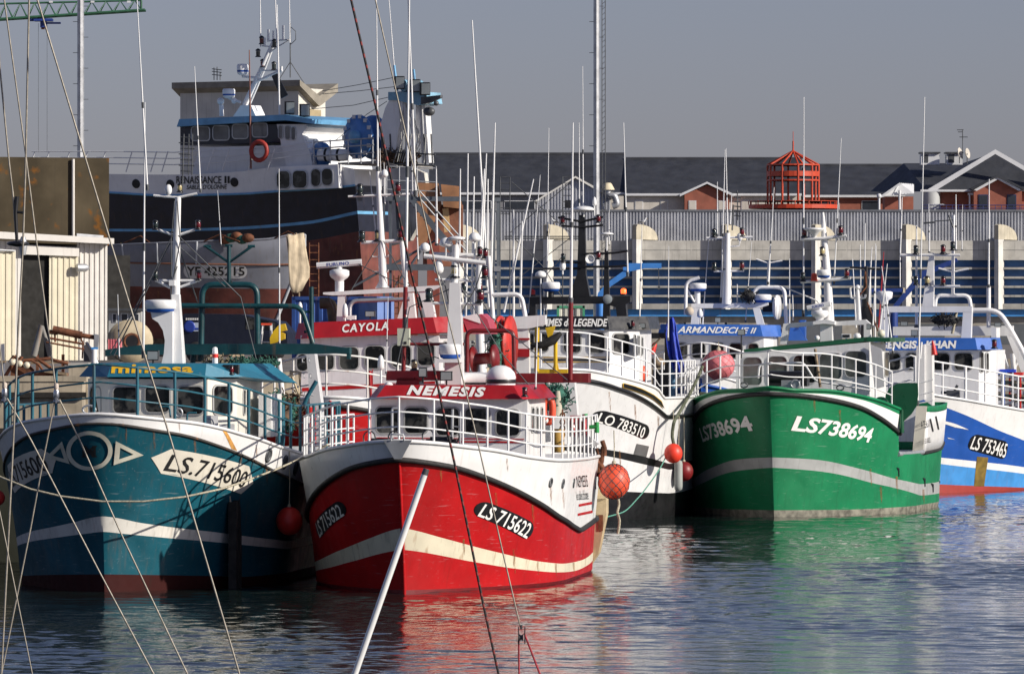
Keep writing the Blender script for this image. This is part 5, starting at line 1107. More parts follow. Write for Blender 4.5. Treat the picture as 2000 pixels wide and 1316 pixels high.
for o_, rr in ((-0.14, 0.70), (0.10, 0.70)): mb.lathe([(0.10, o_-0.025), (rr, o_-0.03), (rr, o_+0.03), (0.10, o_+0.025)], c, 28, 0, (0.16, 1, 0)); 
mb.lathe([(0.3, -0.12), (0.3, 0.12)], c, 18, 0, (0.16, 1, 0))
for k in range(12): a = 2*math.pi*k/12; p = V(math.cos(a)*-0.98*0.5, math.cos(a)*0.16*0.5, math.sin(a)*0.5); mb.tube([c+p*0.5, c+p*1.35], 0.03, 5, 0)
o = mb.build('net_drum', mat('worn_red_drum', (0.50, 0.03, 0.02), 0.5, var=0.2, scale=4, rust=0.6), R)
mb = MB(); c = fr.at(946, 700, -9.4); mb.lathe([(0.12, -0.35), (0.32, -0.3), (0.32, -0.24), (0.14, -0.2), (0.14, 0.2), (0.32, 0.24), (0.32, 0.3), (0.12, 0.35)], c, 18, 0, (0.2, 1, 0.1)); mb.build('warp_winch', REDD, R)
netpile(fr, 'green_net', fr.at(968, 690, -10.2), (0.25, 0.2, 0.7), 120, NET, seed=5)
# yellow derrick gear at the stern
mb = MB(); tubepx(mb, fr, [(1049, 640), (1048, 725)], 0.06, -13.0, 6); polypx(mb, fr, [(1065, 640), (1085, 636), (1073, 670)], -13.0, 0.06); tubepx(mb, fr, [(1085, 655), (1085, 725)], 0.05, -13.0, 6); polypx(mb, fr, [(1079, 722), (1085, 695), (1091, 722)], -13.0, 0.15); rectpx(mb, fr, 1050, 721, 1108, 731, -13.0, 0.4); tubepx(mb, fr, [(1034, 672), (1060, 676)], 0.04, -13.0, 5); mb.build('yellow_derrick', YELLOW, R)
mb = MB(); tubepx(mb, fr, [(1036, 674), (1060, 674), (1080, 664), (1096, 650)], [0.05, 0.10, 0.12, 0.05], -12.8, 8); mb.build('black_hose', RUBBER, R)

# ================================================================ white trawler with black visor and black gantry
fr = Frame(1080, 170, 7); R = fr.thing('fishing_boat', 'white trawler with black visor, black mast gantry and black registration plate', 'fishing boat', 'trawlers moored bow out in the harbour')
h = Hull(fr, 14.5, 3.1, 2.8, 3.6, ud=0.45, uw=0.48, kd=0.55, kw=0.88, p=1.4, rake=1.0)
cTop = h.curve([(1085, 721), (1150, 724), (1180, 729.5), (1225, 740), (1260, 750), (1284, 760), (1296, 778)]); cRub = h.curve([(1085, 738), (1150, 743.6), (1210, 760), (1229, 767), (1271, 790), (1300, 814)])
cK1 = h.curve([(1085, 866), (1188, 878), (1260, 892), (1306, 905)]); cK0 = h.curve([(1085, 878), (1188, 891), (1260, 907), (1306, 917)]); cB = h.curve([(1085, 950), (1231, 960), (1305, 963)])
WL = mat('white_hull_paint', (0.72, 0.72, 0.715), 0.33, var=0.05, streak=0.22, rust=0.1, coat=0.3)
HU = simple_hull(fr, h, [(0, const(-0.6), cB, 4), (1, cB, cK0, 4), (0, cK0, cK1, 2), (1, cK1, cRub, 8)], [BLACK, WL], cTop, cRub, (cRub, WHITE), rubm=BLACK, rub=0.06)
mb = MB(); uz = [h.px(a, b) for a, b in ((1164, 798), (1271, 833), (1262, 861), (1150, 820))]; hull_poly(mb, h, rounded_quad(uz, 0.48, 5, 0.13), 0, 0.012, 1, True, 3)
hull_text(mb, h, 'LO 783510', None, 1, 0.008, 0.02, 1, uz=[h.px(a, b) for a, b in ((1173, 805), (1261, 835), (1254, 856), (1164, 824))]); mb.build('registration_plate', [BLACK, LETW], HU)
mb = MB(); hull_poly(mb, h, [(1243, 866), (1267, 871), (1262, 892), (1237, 887)], 0, 0.012); mb.build('hull_plate', mat('grey_plate', (0.10, 0.10, 0.10), 0.6), HU)
mb = MB(); hull_poly(mb, h, [(1215, 747), (1250, 757), (1275, 770), (1290, 782), (1296, 798), (1283, 785), (1262, 772), (1215, 756)], 0, 0.035); hull_poly(mb, h, [(1216, 748), (1250, 758.3), (1275, 771.3), (1289, 783.3), (1295, 796.5), (1283, 784.2), (1262, 771), (1216, 755.2)], 1, 0.045); mb.build('painted_stripe', [LETY, BLACK], HU)
rail(fr, h, cTop, [0.34, 0.66, 1.0], 0.62, 0.6, 0.72, 0.023, 0.024, WHITE_C, inset=0.12)
d = house(fr, -4.6, 1030, 1190, 644, 2.2, 4.0, WHITE, facet=0.75, rake=0.1)
for bx in ((1032, 652, 1043, 684), (1054, 652, 1071, 686), (1101.5, 650, 1134, 688), (1150, 650, 1181, 688)): window(fr, d['front'], bx, d['o'], r=0.1)
window(fr, d['corner'], (1197, 652, 1228, 690), d['o'], r=0.1)
for bx in ((1238, 655, 1241, 690), (1245, 657, 1248, 692), (1252, 660, 1255, 692)): window(fr, d['side'], bx, d['o'], r=0.04)
VZ, FV, FVs = visor_band(fr, d, 1028, 1190, 617.5, 617.5, 643, 643, BLACK, 0.25, 0.12, 1.0)
text_part(VZ, FV, 'FEMMES de LEGENDE', [(1045, 622), (1187, 622.5), (1186, 638), (1044, 637.5)], LETW, 0.03, 0.15)
mb = MB(); F_ = d['front']
for y0, y1, k in ((697, 698.5, 0), (700.5, 704.5, 1), (706, 707.5, 0)): mb.prism([F_.pt(*F_.ab(a, b), 0.01) for a, b in ((1060, y0), (1190, y0), (1190, y1), (1060, y1))], (0.004, 0, 0), k)
mb.build('painted_lines', [LETY, BLACK], d['o'])
gx = -7.2; at = fr.at
mb = MB(); polypx(mb, fr, [(1034, 580), (1112, 579), (1231, 578), (1231, 590), (1222, 594), (1224, 622), (1205, 622), (1203, 600), (1180, 593), (1046, 594), (1046, 622), (1034, 622)], gx, 0.45); mb.build('gantry', BLACK, R)
mb = MB(); mb.loft([at(a, b, gx)+V(e, 0, 0) for a, b, e in ((1110, 580, 0), (1152, 580, 0), (1152, 580, -0.4), (1110, 580, -0.4))], [at(a, b, gx)+V(e, 0, 0) for a, b, e in ((1127, 535, 0), (1144, 535, 0), (1144, 535, -0.3), (1127, 535, -0.3))])
mb.loft([at(a, b, gx)+V(e, 0, 0) for a, b, e in ((1127, 535, 0), (1144, 535, 0), (1144, 535, -0.3), (1127, 535, -0.3))], [at(a, b, gx)+V(e, 0, 0) for a, b, e in ((1131, 420, 0), (1142, 420, 0), (1142, 420, -0.2), (1131, 420, -0.2))])
mb.loft([at(a, b, gx)+V(e, 0, 0) for a, b, e in ((1177, 622, 0), (1191, 622, 0), (1191, 622, -0.25), (1177, 622, -0.25))], [at(a, b, gx)+V(e, 0, 0) for a, b, e in ((1181, 486, 0), (1187, 486, 0), (1187, 486, -0.12), (1181, 486, -0.12))])
for L in ([(1090, 425), (1136, 433), (1178, 424)], [(1096, 441), (1136, 444), (1178, 440)], [(1097, 512), (1135, 513)], [(1140, 496), (1200, 494), (1226, 490)], [(1140, 521), (1188, 521), (1224, 519)], [(1060, 525), (1135, 524)]): tubepx(mb, fr, L, 0.035, gx, 6)
mb.build('mast', BLACK, R)
for x, y, l in ((1099, 438, LENSR), (1169, 436, LENSR), (1100, 512, LENSD), (1169, 507, LENSR)): navlight(fr, x, y, gx+0.05, l, 0.72)
dome(fr, 1059, 551, 1094, 570, gx+0.1); mb = MB(); tubepx(mb, fr, [(1076, 569), (1076, 580)], 0.08, gx+0.1, 8); mb.build('radar_post', BLACK, R)
mushroom(fr, 1056, 542, gx, 0.16, 620); mushroom(fr, 1140, 413, gx, 0.30, 424, tall=0.8); mushroom(fr, 1185, 460, gx, 0.2, 490, tall=0.5); mushroom(fr, 1099, 528, gx, 0.09, 536, tall=1.5); mushroom(fr, 1161, 402, gx, 0.06, 425, tall=1.3)
LIT = mat('lit_beacon', (0.7, 0.06, 0.01), 0.3, emit=(1.0, 0.12, 0.02, 2.5))
for x, y in ((1040, 579), (1218, 577)):
    mb = MB(); c = at(x, y, gx-0.2); mb.lathe([(0.10, 0), (0.10, 0.05)], c, 12, 0); mb.lathe([(0.075, 0.05), (0.08, 0.16), (0.05, 0.19), (0.01, 0.2)], c, 12, 1); mb.build('beacon', [BLACK, LIT if x > 1100 else BUOYR], R)
mb = MB(); c = at(1187, 584, gx+0.2); mb.lathe([(0.05, -0.14), (0.12, -0.06), (0.13, 0)], c, 18, 0, (1, 0, 0.05)); mb.lathe([(0.12, 0), (0.10, 0.01), (0.01, 0.012)], c, 18, 1, (1, 0, 0.05)); mb.build('searchlight', [ALU, LAMPG], R)
mb = MB(); c = at(1152, 506, gx+0.1); mb.lathe([(0.03, -0.2), (0.05, -0.05), (0.13, 0.05), (0.12, 0.05), (0.04, -0.02)], c, 14, 0, (1, 0.1, 0)); mb.build('loudhailer', WHITE, R)
floodlight(fr, 1255, 636, -5.3, 0.16, 0.14, leg=642); navlight(fr, 1236, 640, -4.9, LENSR, 0.6); floodlight(fr, 1116, 610, -5.0, 0.2, 0.2, leg=618)
for a, b, c, e, r in ((1132, 510, 1131, 240, .026), (1139, 425, 1138, 130, .024), (1226, 540, 1218, 240, .032), (1067, 616, 1072, 250, .024), (1032, 620, 1055, 342, .026), (1062, 620, 1075, 430, .02), (1249, 628, 1254, 440, .026), (1305, 665, 1306, 480, .024), (1190, 480, 1190, 410, .02)): whip(fr, a, b, c, e, gx-0.1, r)
for x, y, l in ((1190, 765, 30), (1240, 790, 26), (1285, 812, 22), (1210, 880, 26)): rust_run(h, HU, x, y, l, 3)
# black stern gantry with blue tarpaulin
mb = MB(); rectpx(mb, fr, 1298, 644, 1312, 792, -12.2, 0.5); rectpx(mb, fr, 1258, 650, 1300, 661, -12.25, 0.4); rectpx(mb, fr, 1274, 722, 1312, 792, -12.15, 0.5); polypx(mb, fr, [(1274, 790), (1312, 790), (1318, 815), (1300, 822)], -12.2, 0.5); mb.build('stern_gantry', BLACK, R)
mb = MB(); tubepx(mb, fr, [(1313, 700), (1315, 770), (1319, 820)], [0.09, 0.11, 0.09], -12.0, 8); mb.build('side_roller', mat('steel_blue', (0.09, 0.20, 0.30), 0.4, 0.3, rust=0.2), R)
mb = MB(); rectpx(mb, fr, 1303, 792, 1311, 800, -12.1, 0.05); mb.build('white_plate', LETW, R)
mb = MB(); c = at(1284, 708, -11.0); mb.ball(c, 0.25, 0, 10, 7, (1, 0.9, 0.6)); mb.tube([at(1262, 690, -11), at(1290, 660, -11)], 0.03, 5, 0); mb.build('deck_gear', WOOD, R)
mb = MB(); mb.tube([at(1272, 690, -11.2), at(1279, 672, -11.2), at(1281, 668, -11.2)], [0.10, 0.07, 0.02], 7, 0); mb.build('furled_flag', BUOYR, R)
mb = MB(); c = at(1255, 730, -6.4); mb.ball(c, 0.16, 0, 10, 7, (1, 0.9, 1.5)); mb.build('red_float', ORANGE, R)
c = fr.at(1316, 676, -11.8); q = fr.l2w(c); t_ = tag(empty('tarpaulin', tuple(q), fr.phi), 'bright blue tarpaulin draped over the black stern gantry', 'tarpaulin')
mb = MB(); TB = mat('blue_tarpaulin', (0.015, 0.045, 0.42), 0.55, var=0.25, scale=3, bump=0.4)
rows = [(621, 1306, 1316), (632, 1302, 1320), (650, 1300, 1322), (672, 1302, 1326), (695, 1305, 1331), (715, 1312, 1337), (731, 1320, 1340)]; P = []
for i, (y, x0, x1) in enumerate(rows):
    for j in range(15): t = j/14; P.append(fr.at(x0+(x1-x0)*t, y+1.5*math.sin(7*t+i), -11.8)-c+V(0.07*math.sin(11*t+i*0.5)+0.04*math.sin(27*t+i), 0, 0))
mb.add(P, [(i*15+j, i*15+j+1, (i+1)*15+j+1, (i+1)*15+j) for i in range(len(rows)-1) for j in range(14)], 0, True)
for k in range(0):
    o_ = [fr.at(x+sh, y, -11.8)-c for x, y, sh in ((1301+k*3.4, 622+abs(k-2)*3, 0), (1300+k*4, 650, 0), (1305+k*4.5, 690, k), (1313+k*5, 728-abs(k-3)*3, k))]
    mb.tube([p+V(0.06*(k % 2), 0, 0) for p in o_], [0.06, 0.09, 0.08, 0.04], 8, 0)
o = mb.build('folds', TB, t_); md = o.modifiers.new('t', 'SOLIDIFY'); md.thickness = 0.02

# ================================================================ green trawler at the right
fr = Frame(1512, 174.3, 10.8); R = fr.thing('fishing_boat', 'green trawler with grey stripe and large white number on its bow', 'fishing boat', 'trawlers moored bow out in the harbour')
h = Hull(fr, 13.4, 3.40, 3.15, 3.3, ud=0.46, uw=0.46, kd=0.68, kw=0.90, p=1.5, rake=0.75, q=1.1, tuck=0.10)
cTop = h.curve([(1480, 757), (1553, 762), (1608, 763), (1681, 774), (1720, 784), (1745, 794), (1762, 801)])
cCap = h.curve([(1480, 764), (1553, 767), (1608, 769), (1681, 780), (1720, 793), (1748, 805), (1762, 812)])
cRub = h.curve([(1481, 769), (1535, 770), (1608, 778), (1681, 796), (1718, 816), (1745, 836), (1760, 849)])
cS1 = h.curve([(1500, 893), (1590, 897), (1681, 915.6), (1754, 936), (1801, 945), (1834, 940), (1855, 922)])
cS0 = h.curve([(1502, 913), (1608, 921), (1718, 946), (1801, 967), (1836, 962), (1855, 944)])
cB = h.curve([(1511, 996), (1681, 994), (1754, 990), (1852, 978)])
ug = h.px(1757, 850)[0]; us = h.px(1802, 890)[0]; zl = h.px(1785, 886)[1]; ue = 1.0
low = lambda u: np.minimum(cRub(np.minimum(u, ug)), np.where(np.asarray(u) > ug, zl, 99.0))
def split(u): return u
mb = MB()
hull_mesh(mb, h, [(0, const(-0.6), cB, 4), (1, cB, cS0, 4), (2, cS0, cS1, 2), (1, cS1, low, 9)])
HU = mb.build('hull', [BOOT, GREEN, GREYS], R)
bw = bulwark(fr, h, None, None, [GREEN, WHITE], ug, bands=[(1, cRub, cCap, 3), (0, cCap, cTop, 2)], transom=False)
mb = MB(); strake(mb, h, cTop, 0.045, u1=ug, dz=0.01); mb.build('cap_rail', GREEN, R)
mb = MB(); strake(mb, h, cRub, 0.065, u1=ug, out=0.02, n=80, k=8); mb.build('rubbing_strake', RUBBER, R)
mb = MB(); u = np.linspace(0.01, 1, 30); z = np.full(30, zl-0.05); A = h.P(u, z, 1); Bq = h.P(u, z, -1); mb.add(np.concatenate([A, Bq]), [(i, i+1, 31+i, 30+i) for i in range(29)]); mb.build('deck', GREYW, R)
mb = MB(); u0 = us; zs0 = h.curve([(1803, 884), (1830, 878), (1852, 864)], first=False); zs1 = h.curve([(1790, 793), (1826, 792), (1850, 786)], first=False); zs2 = h.curve([(1790, 803), (1826, 804), (1850, 797)], first=False)
uu = np.linspace(us, 1.0, 14)
for lo, up, m in ((low, zs0, 2), (zs0, zs2, 0), (zs2, zs1, 1)):
    for sd in (1, -1):
        G = [h.P(uu, lo(uu)+(up(uu)-lo(uu))*r/3, sd) for r in range(4)]; mb.add(np.concatenate(G), [(r*14+i, r*14+i+1, (r+1)*14+i+1, (r+1)*14+i) for r in range(3) for i in range(13)], m, True)
    a = [h.P(1.0, float(f_(1.0)), s_) for f_ in (lo, up) for s_ in (1, -1)]; mb.add(a, [(0, 1, 3, 2)], m)
    if m != 2: a = [h.P(us, float(f_(us)), s_) for f_ in (lo, up) for s_ in (1, 0.91)]; mb.add(a, [(0, 1, 3, 2)], 3)
SB = mb.build('stern_bulwark', [WHITE, GREENT if False else GREEN, GREEN, mat('cream_edge', (0.66, 0.63, 0.54), 0.6)], R); md = SB.modifiers.new('thick', 'SOLIDIFY'); md.thickness = 0.08; md.offset = 0
mb = MB(); pts = [h.P(a, float(zs0(a)), 1)+h.n(a, float(zs0(a)), 1)*0.03 for a in uu]; mb.tube(pts, 0.05, 8); mb.build('rubbing_strake', RUBBER, R)
mb = MB(); p = h.P(us, zl, 1); q = h.P(ug, zl, 1); mb.tube([q+V(0, 0, 0.02), (p+q)/2, p+V(0, 0, 0.02)], 0.07, 8); mb.build('side_roller', ALU, R)
for x0, y0, x1, y1 in ((1812, 817, 1820, 842), (1823, 812, 1831, 838)):
    mb = MB(); hull_poly(mb, h, [(x0, y0), (x0+2.5, y0), (x1, y1), (x1-2.5, y1)], 0, 0.06); mb.build('freeing_port', BLACK, SB)
mb = MB(); hull_text(mb, h, 'ATLAS II', [(1793, 822), (1811, 818), (1812, 833), (1795, 836)], 0, 0.0, 0.06); hull_text(mb, h, 'LES SABLES', [(1801, 856), (1813, 853), (1814, 863), (1803, 865)], 0, 0.0, 0.06); mb.build('lettering', LETK, SB)
for sd in (1, -1):
    mb = MB(); q = [h.px(a, b) for a, b in ((1557, 811), (1708, 836), (1697, 865), (1544, 841))]
    if sd < 0: q = [q[1], q[0], q[3], q[2]]
    hull_text(mb, h, 'LS738694', None, 0, 0.03, 0.015, sd, uz=q); mb.build('lettering', LETW, HU)
for x, y in ((1751, 912), (1802, 932), (1818, 943), (1834, 938), (1846, 925)):
    mb = MB(); hull_poly(mb, h, [(x, y), (x+5, y+2), (x+5, y+18), (x+3.5, y+18), (x+3.5, y+4), (x, y+1.5)], 0, 0.015); mb.build('scupper', BLACK, HU)
rail(fr, h, cTop, [0.36, 0.68, 1.02], ug*0.92, 0.5, 1.05, 0.023, 0.024, WHITE_C, inset=0.16)
at = fr.at; xf = -4.6
z0 = 2.3
def gp(px, py, x): return at(px, py, x)
TL, TR, TRs = gp(1437, 692, xf+0.12), gp(1698, 668, xf+0.12), None
BLp, BRp = gp(1440, 775, xf), gp(1700, 775, xf); yl, yr = TL[1], TR[1]
B = [V(xf-3.4, yr, z0), V(xf, yr, z0), V(xf, yl, z0), V(xf-3.4, yl, z0)]; T = [V(xf-3.4, yr, TR[2]), V(xf+0.12, yr, TR[2]), V(xf+0.12, yl, TL[2]), V(xf-3.4, yl, TL[2])]
WHs = loft_part(fr, 'wheelhouse', B, T, WHITE); FC = Face(fr, B[2], B[1], T[2]); FS = Face(fr, B[1], B[0], T[1])
GL2 = mat('pale_reflecting_glass', (0.11, 0.12, 0.115), 0.08, var=0.5, scale=2, coat=0.3)
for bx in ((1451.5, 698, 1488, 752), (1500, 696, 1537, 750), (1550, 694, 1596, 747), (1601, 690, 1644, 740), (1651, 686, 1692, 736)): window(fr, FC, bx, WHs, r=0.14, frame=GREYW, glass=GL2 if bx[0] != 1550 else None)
window(fr, FS, (1727, 688, 1735, 734), WHs, r=0.1)
mb = MB(); polypx(mb, fr, [(1700, 673), (1722, 682), (1727, 755), (1708, 760)], xf+0.22, 0.06); mb.build('open_door', GREYW, R)
mb = MB(); mb.prism([T[2]+V(-0.2, 0.2, 0.02), T[1]+V(-0.2, -0.1, 0.02), T[0]+V(0, -0.1, 0.02), T[3]+V(0, 0.2, 0.02)], (0, 0, 0.12)); mb.prism([T[1]+V(-0.18, -0.1, 0.022), T[1]+V(-0.18, 0.55, 0.0), T[0]+V(0, 0.55, 0.0), T[0]+V(0, -0.1, 0.022)], (0, 0, 0.115)); mb.build('roof', GREEND, R)
gx = -6.2
mb = MB(); polypx(mb, fr, [(1523, 672), (1530, 632), (1592, 627), (1592, 636), (1540, 640), (1536, 672)], gx, 0.3); polypx(mb, fr, [(1630, 628), (1690, 624), (1699, 632), (1701, 668), (1687, 668), (1687, 634), (1630, 636)], gx, 0.3); polypx(mb, fr, [(1588, 628), (1612, 623), (1630, 628), (1630, 634), (1610, 632), (1588, 634)], gx+0.25, 0.7); rectpx(mb, fr, 1602, 632, 1625, 668, gx+0.1, 0.4); mb.build('gantry', WHITE, R)
bar_radar(fr, 1601, 605, 624, 1577, 602, 1622, 593, gx, foot=628)
mb = MB(); mb.tube([at(1620, 628, gx-0.3), at(1616, 540, gx-0.3), at(1610, 470, gx-0.3), at(1607, 415, gx-0.3)], [0.14, 0.11, 0.09, 0.04], 10); rectpx(mb, fr, 1614, 590, 1625, 630, gx-0.2, 0.25)
tubepx(mb, fr, [(1564, 551), (1620, 547), (1661, 543)], 0.045, gx-0.2, 8); tubepx(mb, fr, [(1565, 467), (1610, 466), (1653, 460)], 0.05, gx-0.2, 8); tubepx(mb, fr, arcpath([(1530, 560), (1598, 588), (1603, 600)], 6), 0.02, gx-0.6, 5); mb.build('mast', WHITE, R)
dome(fr, 1595, 527, 1622, 543, gx+0.1)
mb = MB(); c = at(1590, 450, gx-0.2); mb.lathe([(0.03, -0.22), (0.15, -0.05), (0.30, 0.02), (0.31, 0.05), (0.2, 0.07), (0.02, 0.08)], c, 20, 0); mb.build('satellite_antenna', WHITE_C, R)
for x, y, l in ((1571, 464, LENSR), (1642, 459, LENSR), (1568, 550, LENSD), (1654, 543, LENSR), (1606, 500, LENSA)): navlight(fr, x, y, gx-0.2, l, 0.8)
mb = MB(); c = at(1590, 549, gx-0.15); mb.lathe([(0.10, 0), (0.10, 0.05), (0.085, 0.06), (0.085, 0.2), (0.05, 0.22)], c, 12, 0); mb.build('beacon', ORANGE, R)
for a, b, c, e, r in ((1569, 618, 1570, 190, .032), (1500, 556, 1512, 366, .026), (1629, 555, 1643, 270, .024), (1549, 628, 1548, 575, .03), (1716, 664, 1733, 515, .03), (1705, 640, 1712, 480, .026), (1728, 670, 1726, 560, .02)): whip(fr, a, b, c, e, gx-0.3, r)
mb = MB(); mb.tube([at(1678, 626, gx-0.4), at(1675, 566, gx-0.4)], [0.08, 0.05], 8); tubepx(mb, fr, arcpath([(1661, 562), (1662, 582), (1690, 582), (1690, 575)], 4), 0.03, gx-0.4, 6); mb.ball(at(1675, 561, gx-0.4), 0.07); mb.build('signal_post', WHITE, R)
mb = MB(); mb.ball(at(1596, 660, gx+0.6), 0.075); mb.ball(at(1674, 657, gx+0.4), 0.11, 0, 12, 8, (1, 1, 0.9)); mb.build('gps_antenna', WHITE_C, R)
mb = MB(); c = at(1653, 656, gx+0.5); mb.box(c, (0.08, 0.26, 0.12), 0); mb.box(c+V(0.045, 0, 0), (0.01, 0.2, 0.07), 1); mb.tube([c, c-V(0, 0, 0.2)], 0.03, 6, 0); mb.build('searchlight', [WHITE_C, BLACK], R)
floodlight(fr, 1448, 649, xf+0.2, 0.2, 0.17, leg=700); floodlight(fr, 1697, 638, gx+0.2, 0.12, 0.16)
mb = MB(); mb.ball(at(1721, 651, gx), 0.11, 0, 14, 10); tubepx(mb, fr, [(1721, 660), (1723, 672)], 0.015, gx, 5); mb.build('signal_ball', mat('cream_ball', (0.62, 0.58, 0.46), 0.5), R)
for x, y, l in ((1751, 930, 26), (1803, 955, 22), (1640, 800, 24), (1700, 915, 26), (1590, 780, 20), (1720, 950, 24)): rust_run(h, HU, x, y, l, 4)
# disc shaped hauler plate, boss and post
mb = MB(); c = at(1761, 786, -8.0); N_ = (0.92, 0.38, 0)
prof = [(1730, 770), (1738, 756), (1752, 749), (1770, 748), (1792, 748), (1793, 770), (1790, 792), (1780, 808), (1763, 824), (1761, 800), (1738, 790), (1729, 776)]
HX = -ug*13.4+0.35; polypx(mb, fr, prof, HX, 0.10, 0); c[0] = HX; mb.lathe([(0.22, 0.0), (0.22, 0.14), (0.19, 0.16), (0.02, 0.16)], c+V(0, 0, 0), 20, 0, (1, 0, 0)); mb.tube([at(1761, 800, HX-0.05), at(1761, 845, HX-0.05)], 0.07, 8, 0); mb.build('pot_hauler', GREEND, R)
mb = MB(); polypx(mb, fr, [(1790, 676), (1806, 672), (1806, 780), (1788, 785)], -9.9, 0.1); polypx(mb, fr, [(1806, 672), (1820, 676), (1821, 792), (1806, 782)], -9.98, 0.55); mb.build('weather_screen', WHITE, R)
mb = MB()
for y in (745, 768, 785): tubepx(mb, fr, [(1792, y+3), (1808, y), (1822, y-4)], 0.022, -9.5, 6)
tubepx(mb, fr, [(1745, 748), (1790, 746)], 0.022, -9.5, 6); mb.build('stern_rail', WHITE_C, R)
mb = MB(); mb.tube([at(1797, 700, -9.4), at(1800, 668, -9.4)], 0.03, 6); mb.build('flag_staff', WHITE_C, R); mb = MB(); mb.tube([at(1825, 693, -9.6), at(1823, 676, -9.6), at(1821, 665, -9.6)], [0.09, 0.06, 0.02], 6, 0); mb.build('stern_flag', BUOYR, R)
whip(fr, 1792, 800, 1806, 190, -9.3, 0.034); whip(fr, 1745, 690, 1722, 520, -8.0, 0.03)
# foredeck clutter
mb = MB(); c = at(1540, 742, -2.2); mb.box(c+V(0, 0, 0.0), (0.5, 1.1, 0.34), 0); mb.lathe([(0.2, -0.5), (0.2, 0.5)], c+V(0.1, 0, 0.05), 14, 0, (0, 1, 0)); mb.build('anchor_winch', BLACK, R)
mb = MB(); c = at(1545, 750, -1.6); mb.box(c, (0.3, 0.5, 0.22), 0); mb.tube([c+V(0.16, 0.14+0.12*math.cos(q), 0.12*math.sin(q)) for q in np.linspace(0, 6.28, 12)[:-1]], 0.02, 5, 0, True); mb.build('windlass', ALU, R)
mb = MB(); tubepx(mb, fr, arcpath([(1481, 738), (1483, 711), (1570, 708), (1592, 744), (1700, 762)], 10), 0.028, -1.6, 6); mb.build('deck_rail', WHITE_C, R)
mb = MB(); tubepx(mb, fr, [(1592, 681), (1602, 756)], 0.04, -1.4, 6); mb.build('boat_hook', WOOD, R)
for x, y in ((1453, 752), (1641, 757)):
    mb = MB(); c = at(x, y, -1.2); mb.tube([c+V(0, 0.10*math.cos(q), 0.07*math.sin(q)) for q in np.linspace(0, 6.28, 12)[:-1]], 0.02, 6, 0, True); mb.build('fairlead', STEEL, R)
mb = MB()
for k in range(3): c = at(1395, 775-3*k, -2.4); mb.tube([c+V(0.3*math.sin(q), 0.38*math.cos(q), 0.02*math.sin(3*q)) for q in np.linspace(0, 6.28, 20)[:-1]], 0.045, 6, 0, True)
mb.build('coiled_rope', mat('tarry_rope', (0.10, 0.11, 0.07), 0.9, var=0.4, scale=10), R)

# ================================================================ blue and white trawler behind the green one
fr = Frame(1372, 208, 5); R = fr.thing('fishing_boat', 'white trawler with plain blue visor between the black visored and the green trawler', 'fishing boat', 'trawlers moored bow out in the harbour')
h = Hull(fr, 14.0, 2.9, 2.3, 3.4, ud=0.42, uw=0.6, kd=0.6, kw=0.9, p=1.4, rake=0.8)
cTop = h.curve([(1365, 734), (1405, 737), (1440, 746), (1480, 760)]); cRub = h.curve([(1365, 752), (1405, 757), (1440, 768), (1480, 784)])
simple_hull(fr, h, [(0, const(-0.6), const(0.5), 2), (1, const(0.5), cRub, 8)], [BOOTR, BLUE], cTop, cRub, (cRub, WHITE), rubm=BLUE)
rail(fr, h, cTop, [0.36, 0.72, 1.08], 0.6, 0.6, 0.9, 0.03, 0.03, WHITE_C, inset=0.14)
d = house(fr, -6.0, 1314, 1492, 655, 2.0, 4.0, WHITE, facet=0.3)
for bx in ((1321, 670, 1342, 700), (1352, 670, 1377, 699), (1389, 670, 1413, 699), (1425, 671, 1450, 699), (1462, 671, 1481, 699)): window(fr, d['front'], bx, d['o'], r=0.1)
VZ, FV, FVs = visor_band(fr, d, 1312, 1490, 633, 634.5, 653, 657, mat('visor_blue', (0.03, 0.12, 0.44), 0.4, var=0.1, spots=0.2), 0.3, 0.15, 0.5)
text_part(VZ, FV, 'ARMANDECHE II', [(1326, 637), (1478, 640), (1476, 651.5), (1323, 650.5)], LETW, 0.02, 0.2)
gx = -8.0
mb = MB(); polypx(mb, fr, [(1350, 593), (1500, 591), (1500, 596), (1484, 601), (1350, 602)], gx, 0.4); polypx(mb, fr, [(1352, 600), (1367, 600), (1364, 633), (1349, 633)], gx, 0.35); polypx(mb, fr, [(1470, 600), (1483, 600), (1493, 634), (1478, 634)], gx, 0.35); mb.build('gantry', WHITE, R)
dome(fr, 1346, 553, 1380, 569, gx-0.1); dome(fr, 1471, 575, 1507, 591, gx-0.1)
mb = MB(); tubepx(mb, fr, [(1362, 568), (1362, 594)], 0.1, gx-0.1, 8); mb.build('radar_post', WHITE, R)
mb = MB(); mb.tube([at_ for at_ in (fr.at(1419, 594, gx), fr.at(1420, 520, gx), fr.at(1421, 455, gx))], [0.16, 0.12, 0.09], 10); tubepx(mb, fr, [(1380, 465), (1470, 463)], 0.045, gx, 6); tubepx(mb, fr, [(1394, 530), (1453, 529)], 0.04, gx, 6); tubepx(mb, fr, [(1421, 482), (1444, 480), (1445, 470)], 0.03, gx, 5); mb.build('mast', WHITE, R)
for x, y, l in ((1395, 464, LENSD), (1449, 462, LENSR), (1395, 529, LENSD), (1449, 528, LENSR), (1418, 527, LENSA)): navlight(fr, x, y, gx, l, 0.9)
mb = MB(); mb.ball(fr.at(1445, 463, gx), 0.1, 0, 12, 8, (1, 1, 1.4)); mb.build('satellite_antenna', WHITE_C, R)
mb = MB(); tubepx(mb, fr, arcpath([(1339, 615), (1340, 550), (1366, 542)], 12), 0.06, gx+0.2, 8); tubepx(mb, fr, [(1342, 565), (1356, 590)], 0.04, gx, 5); mb.build('vent_pipe', WHITE, R)
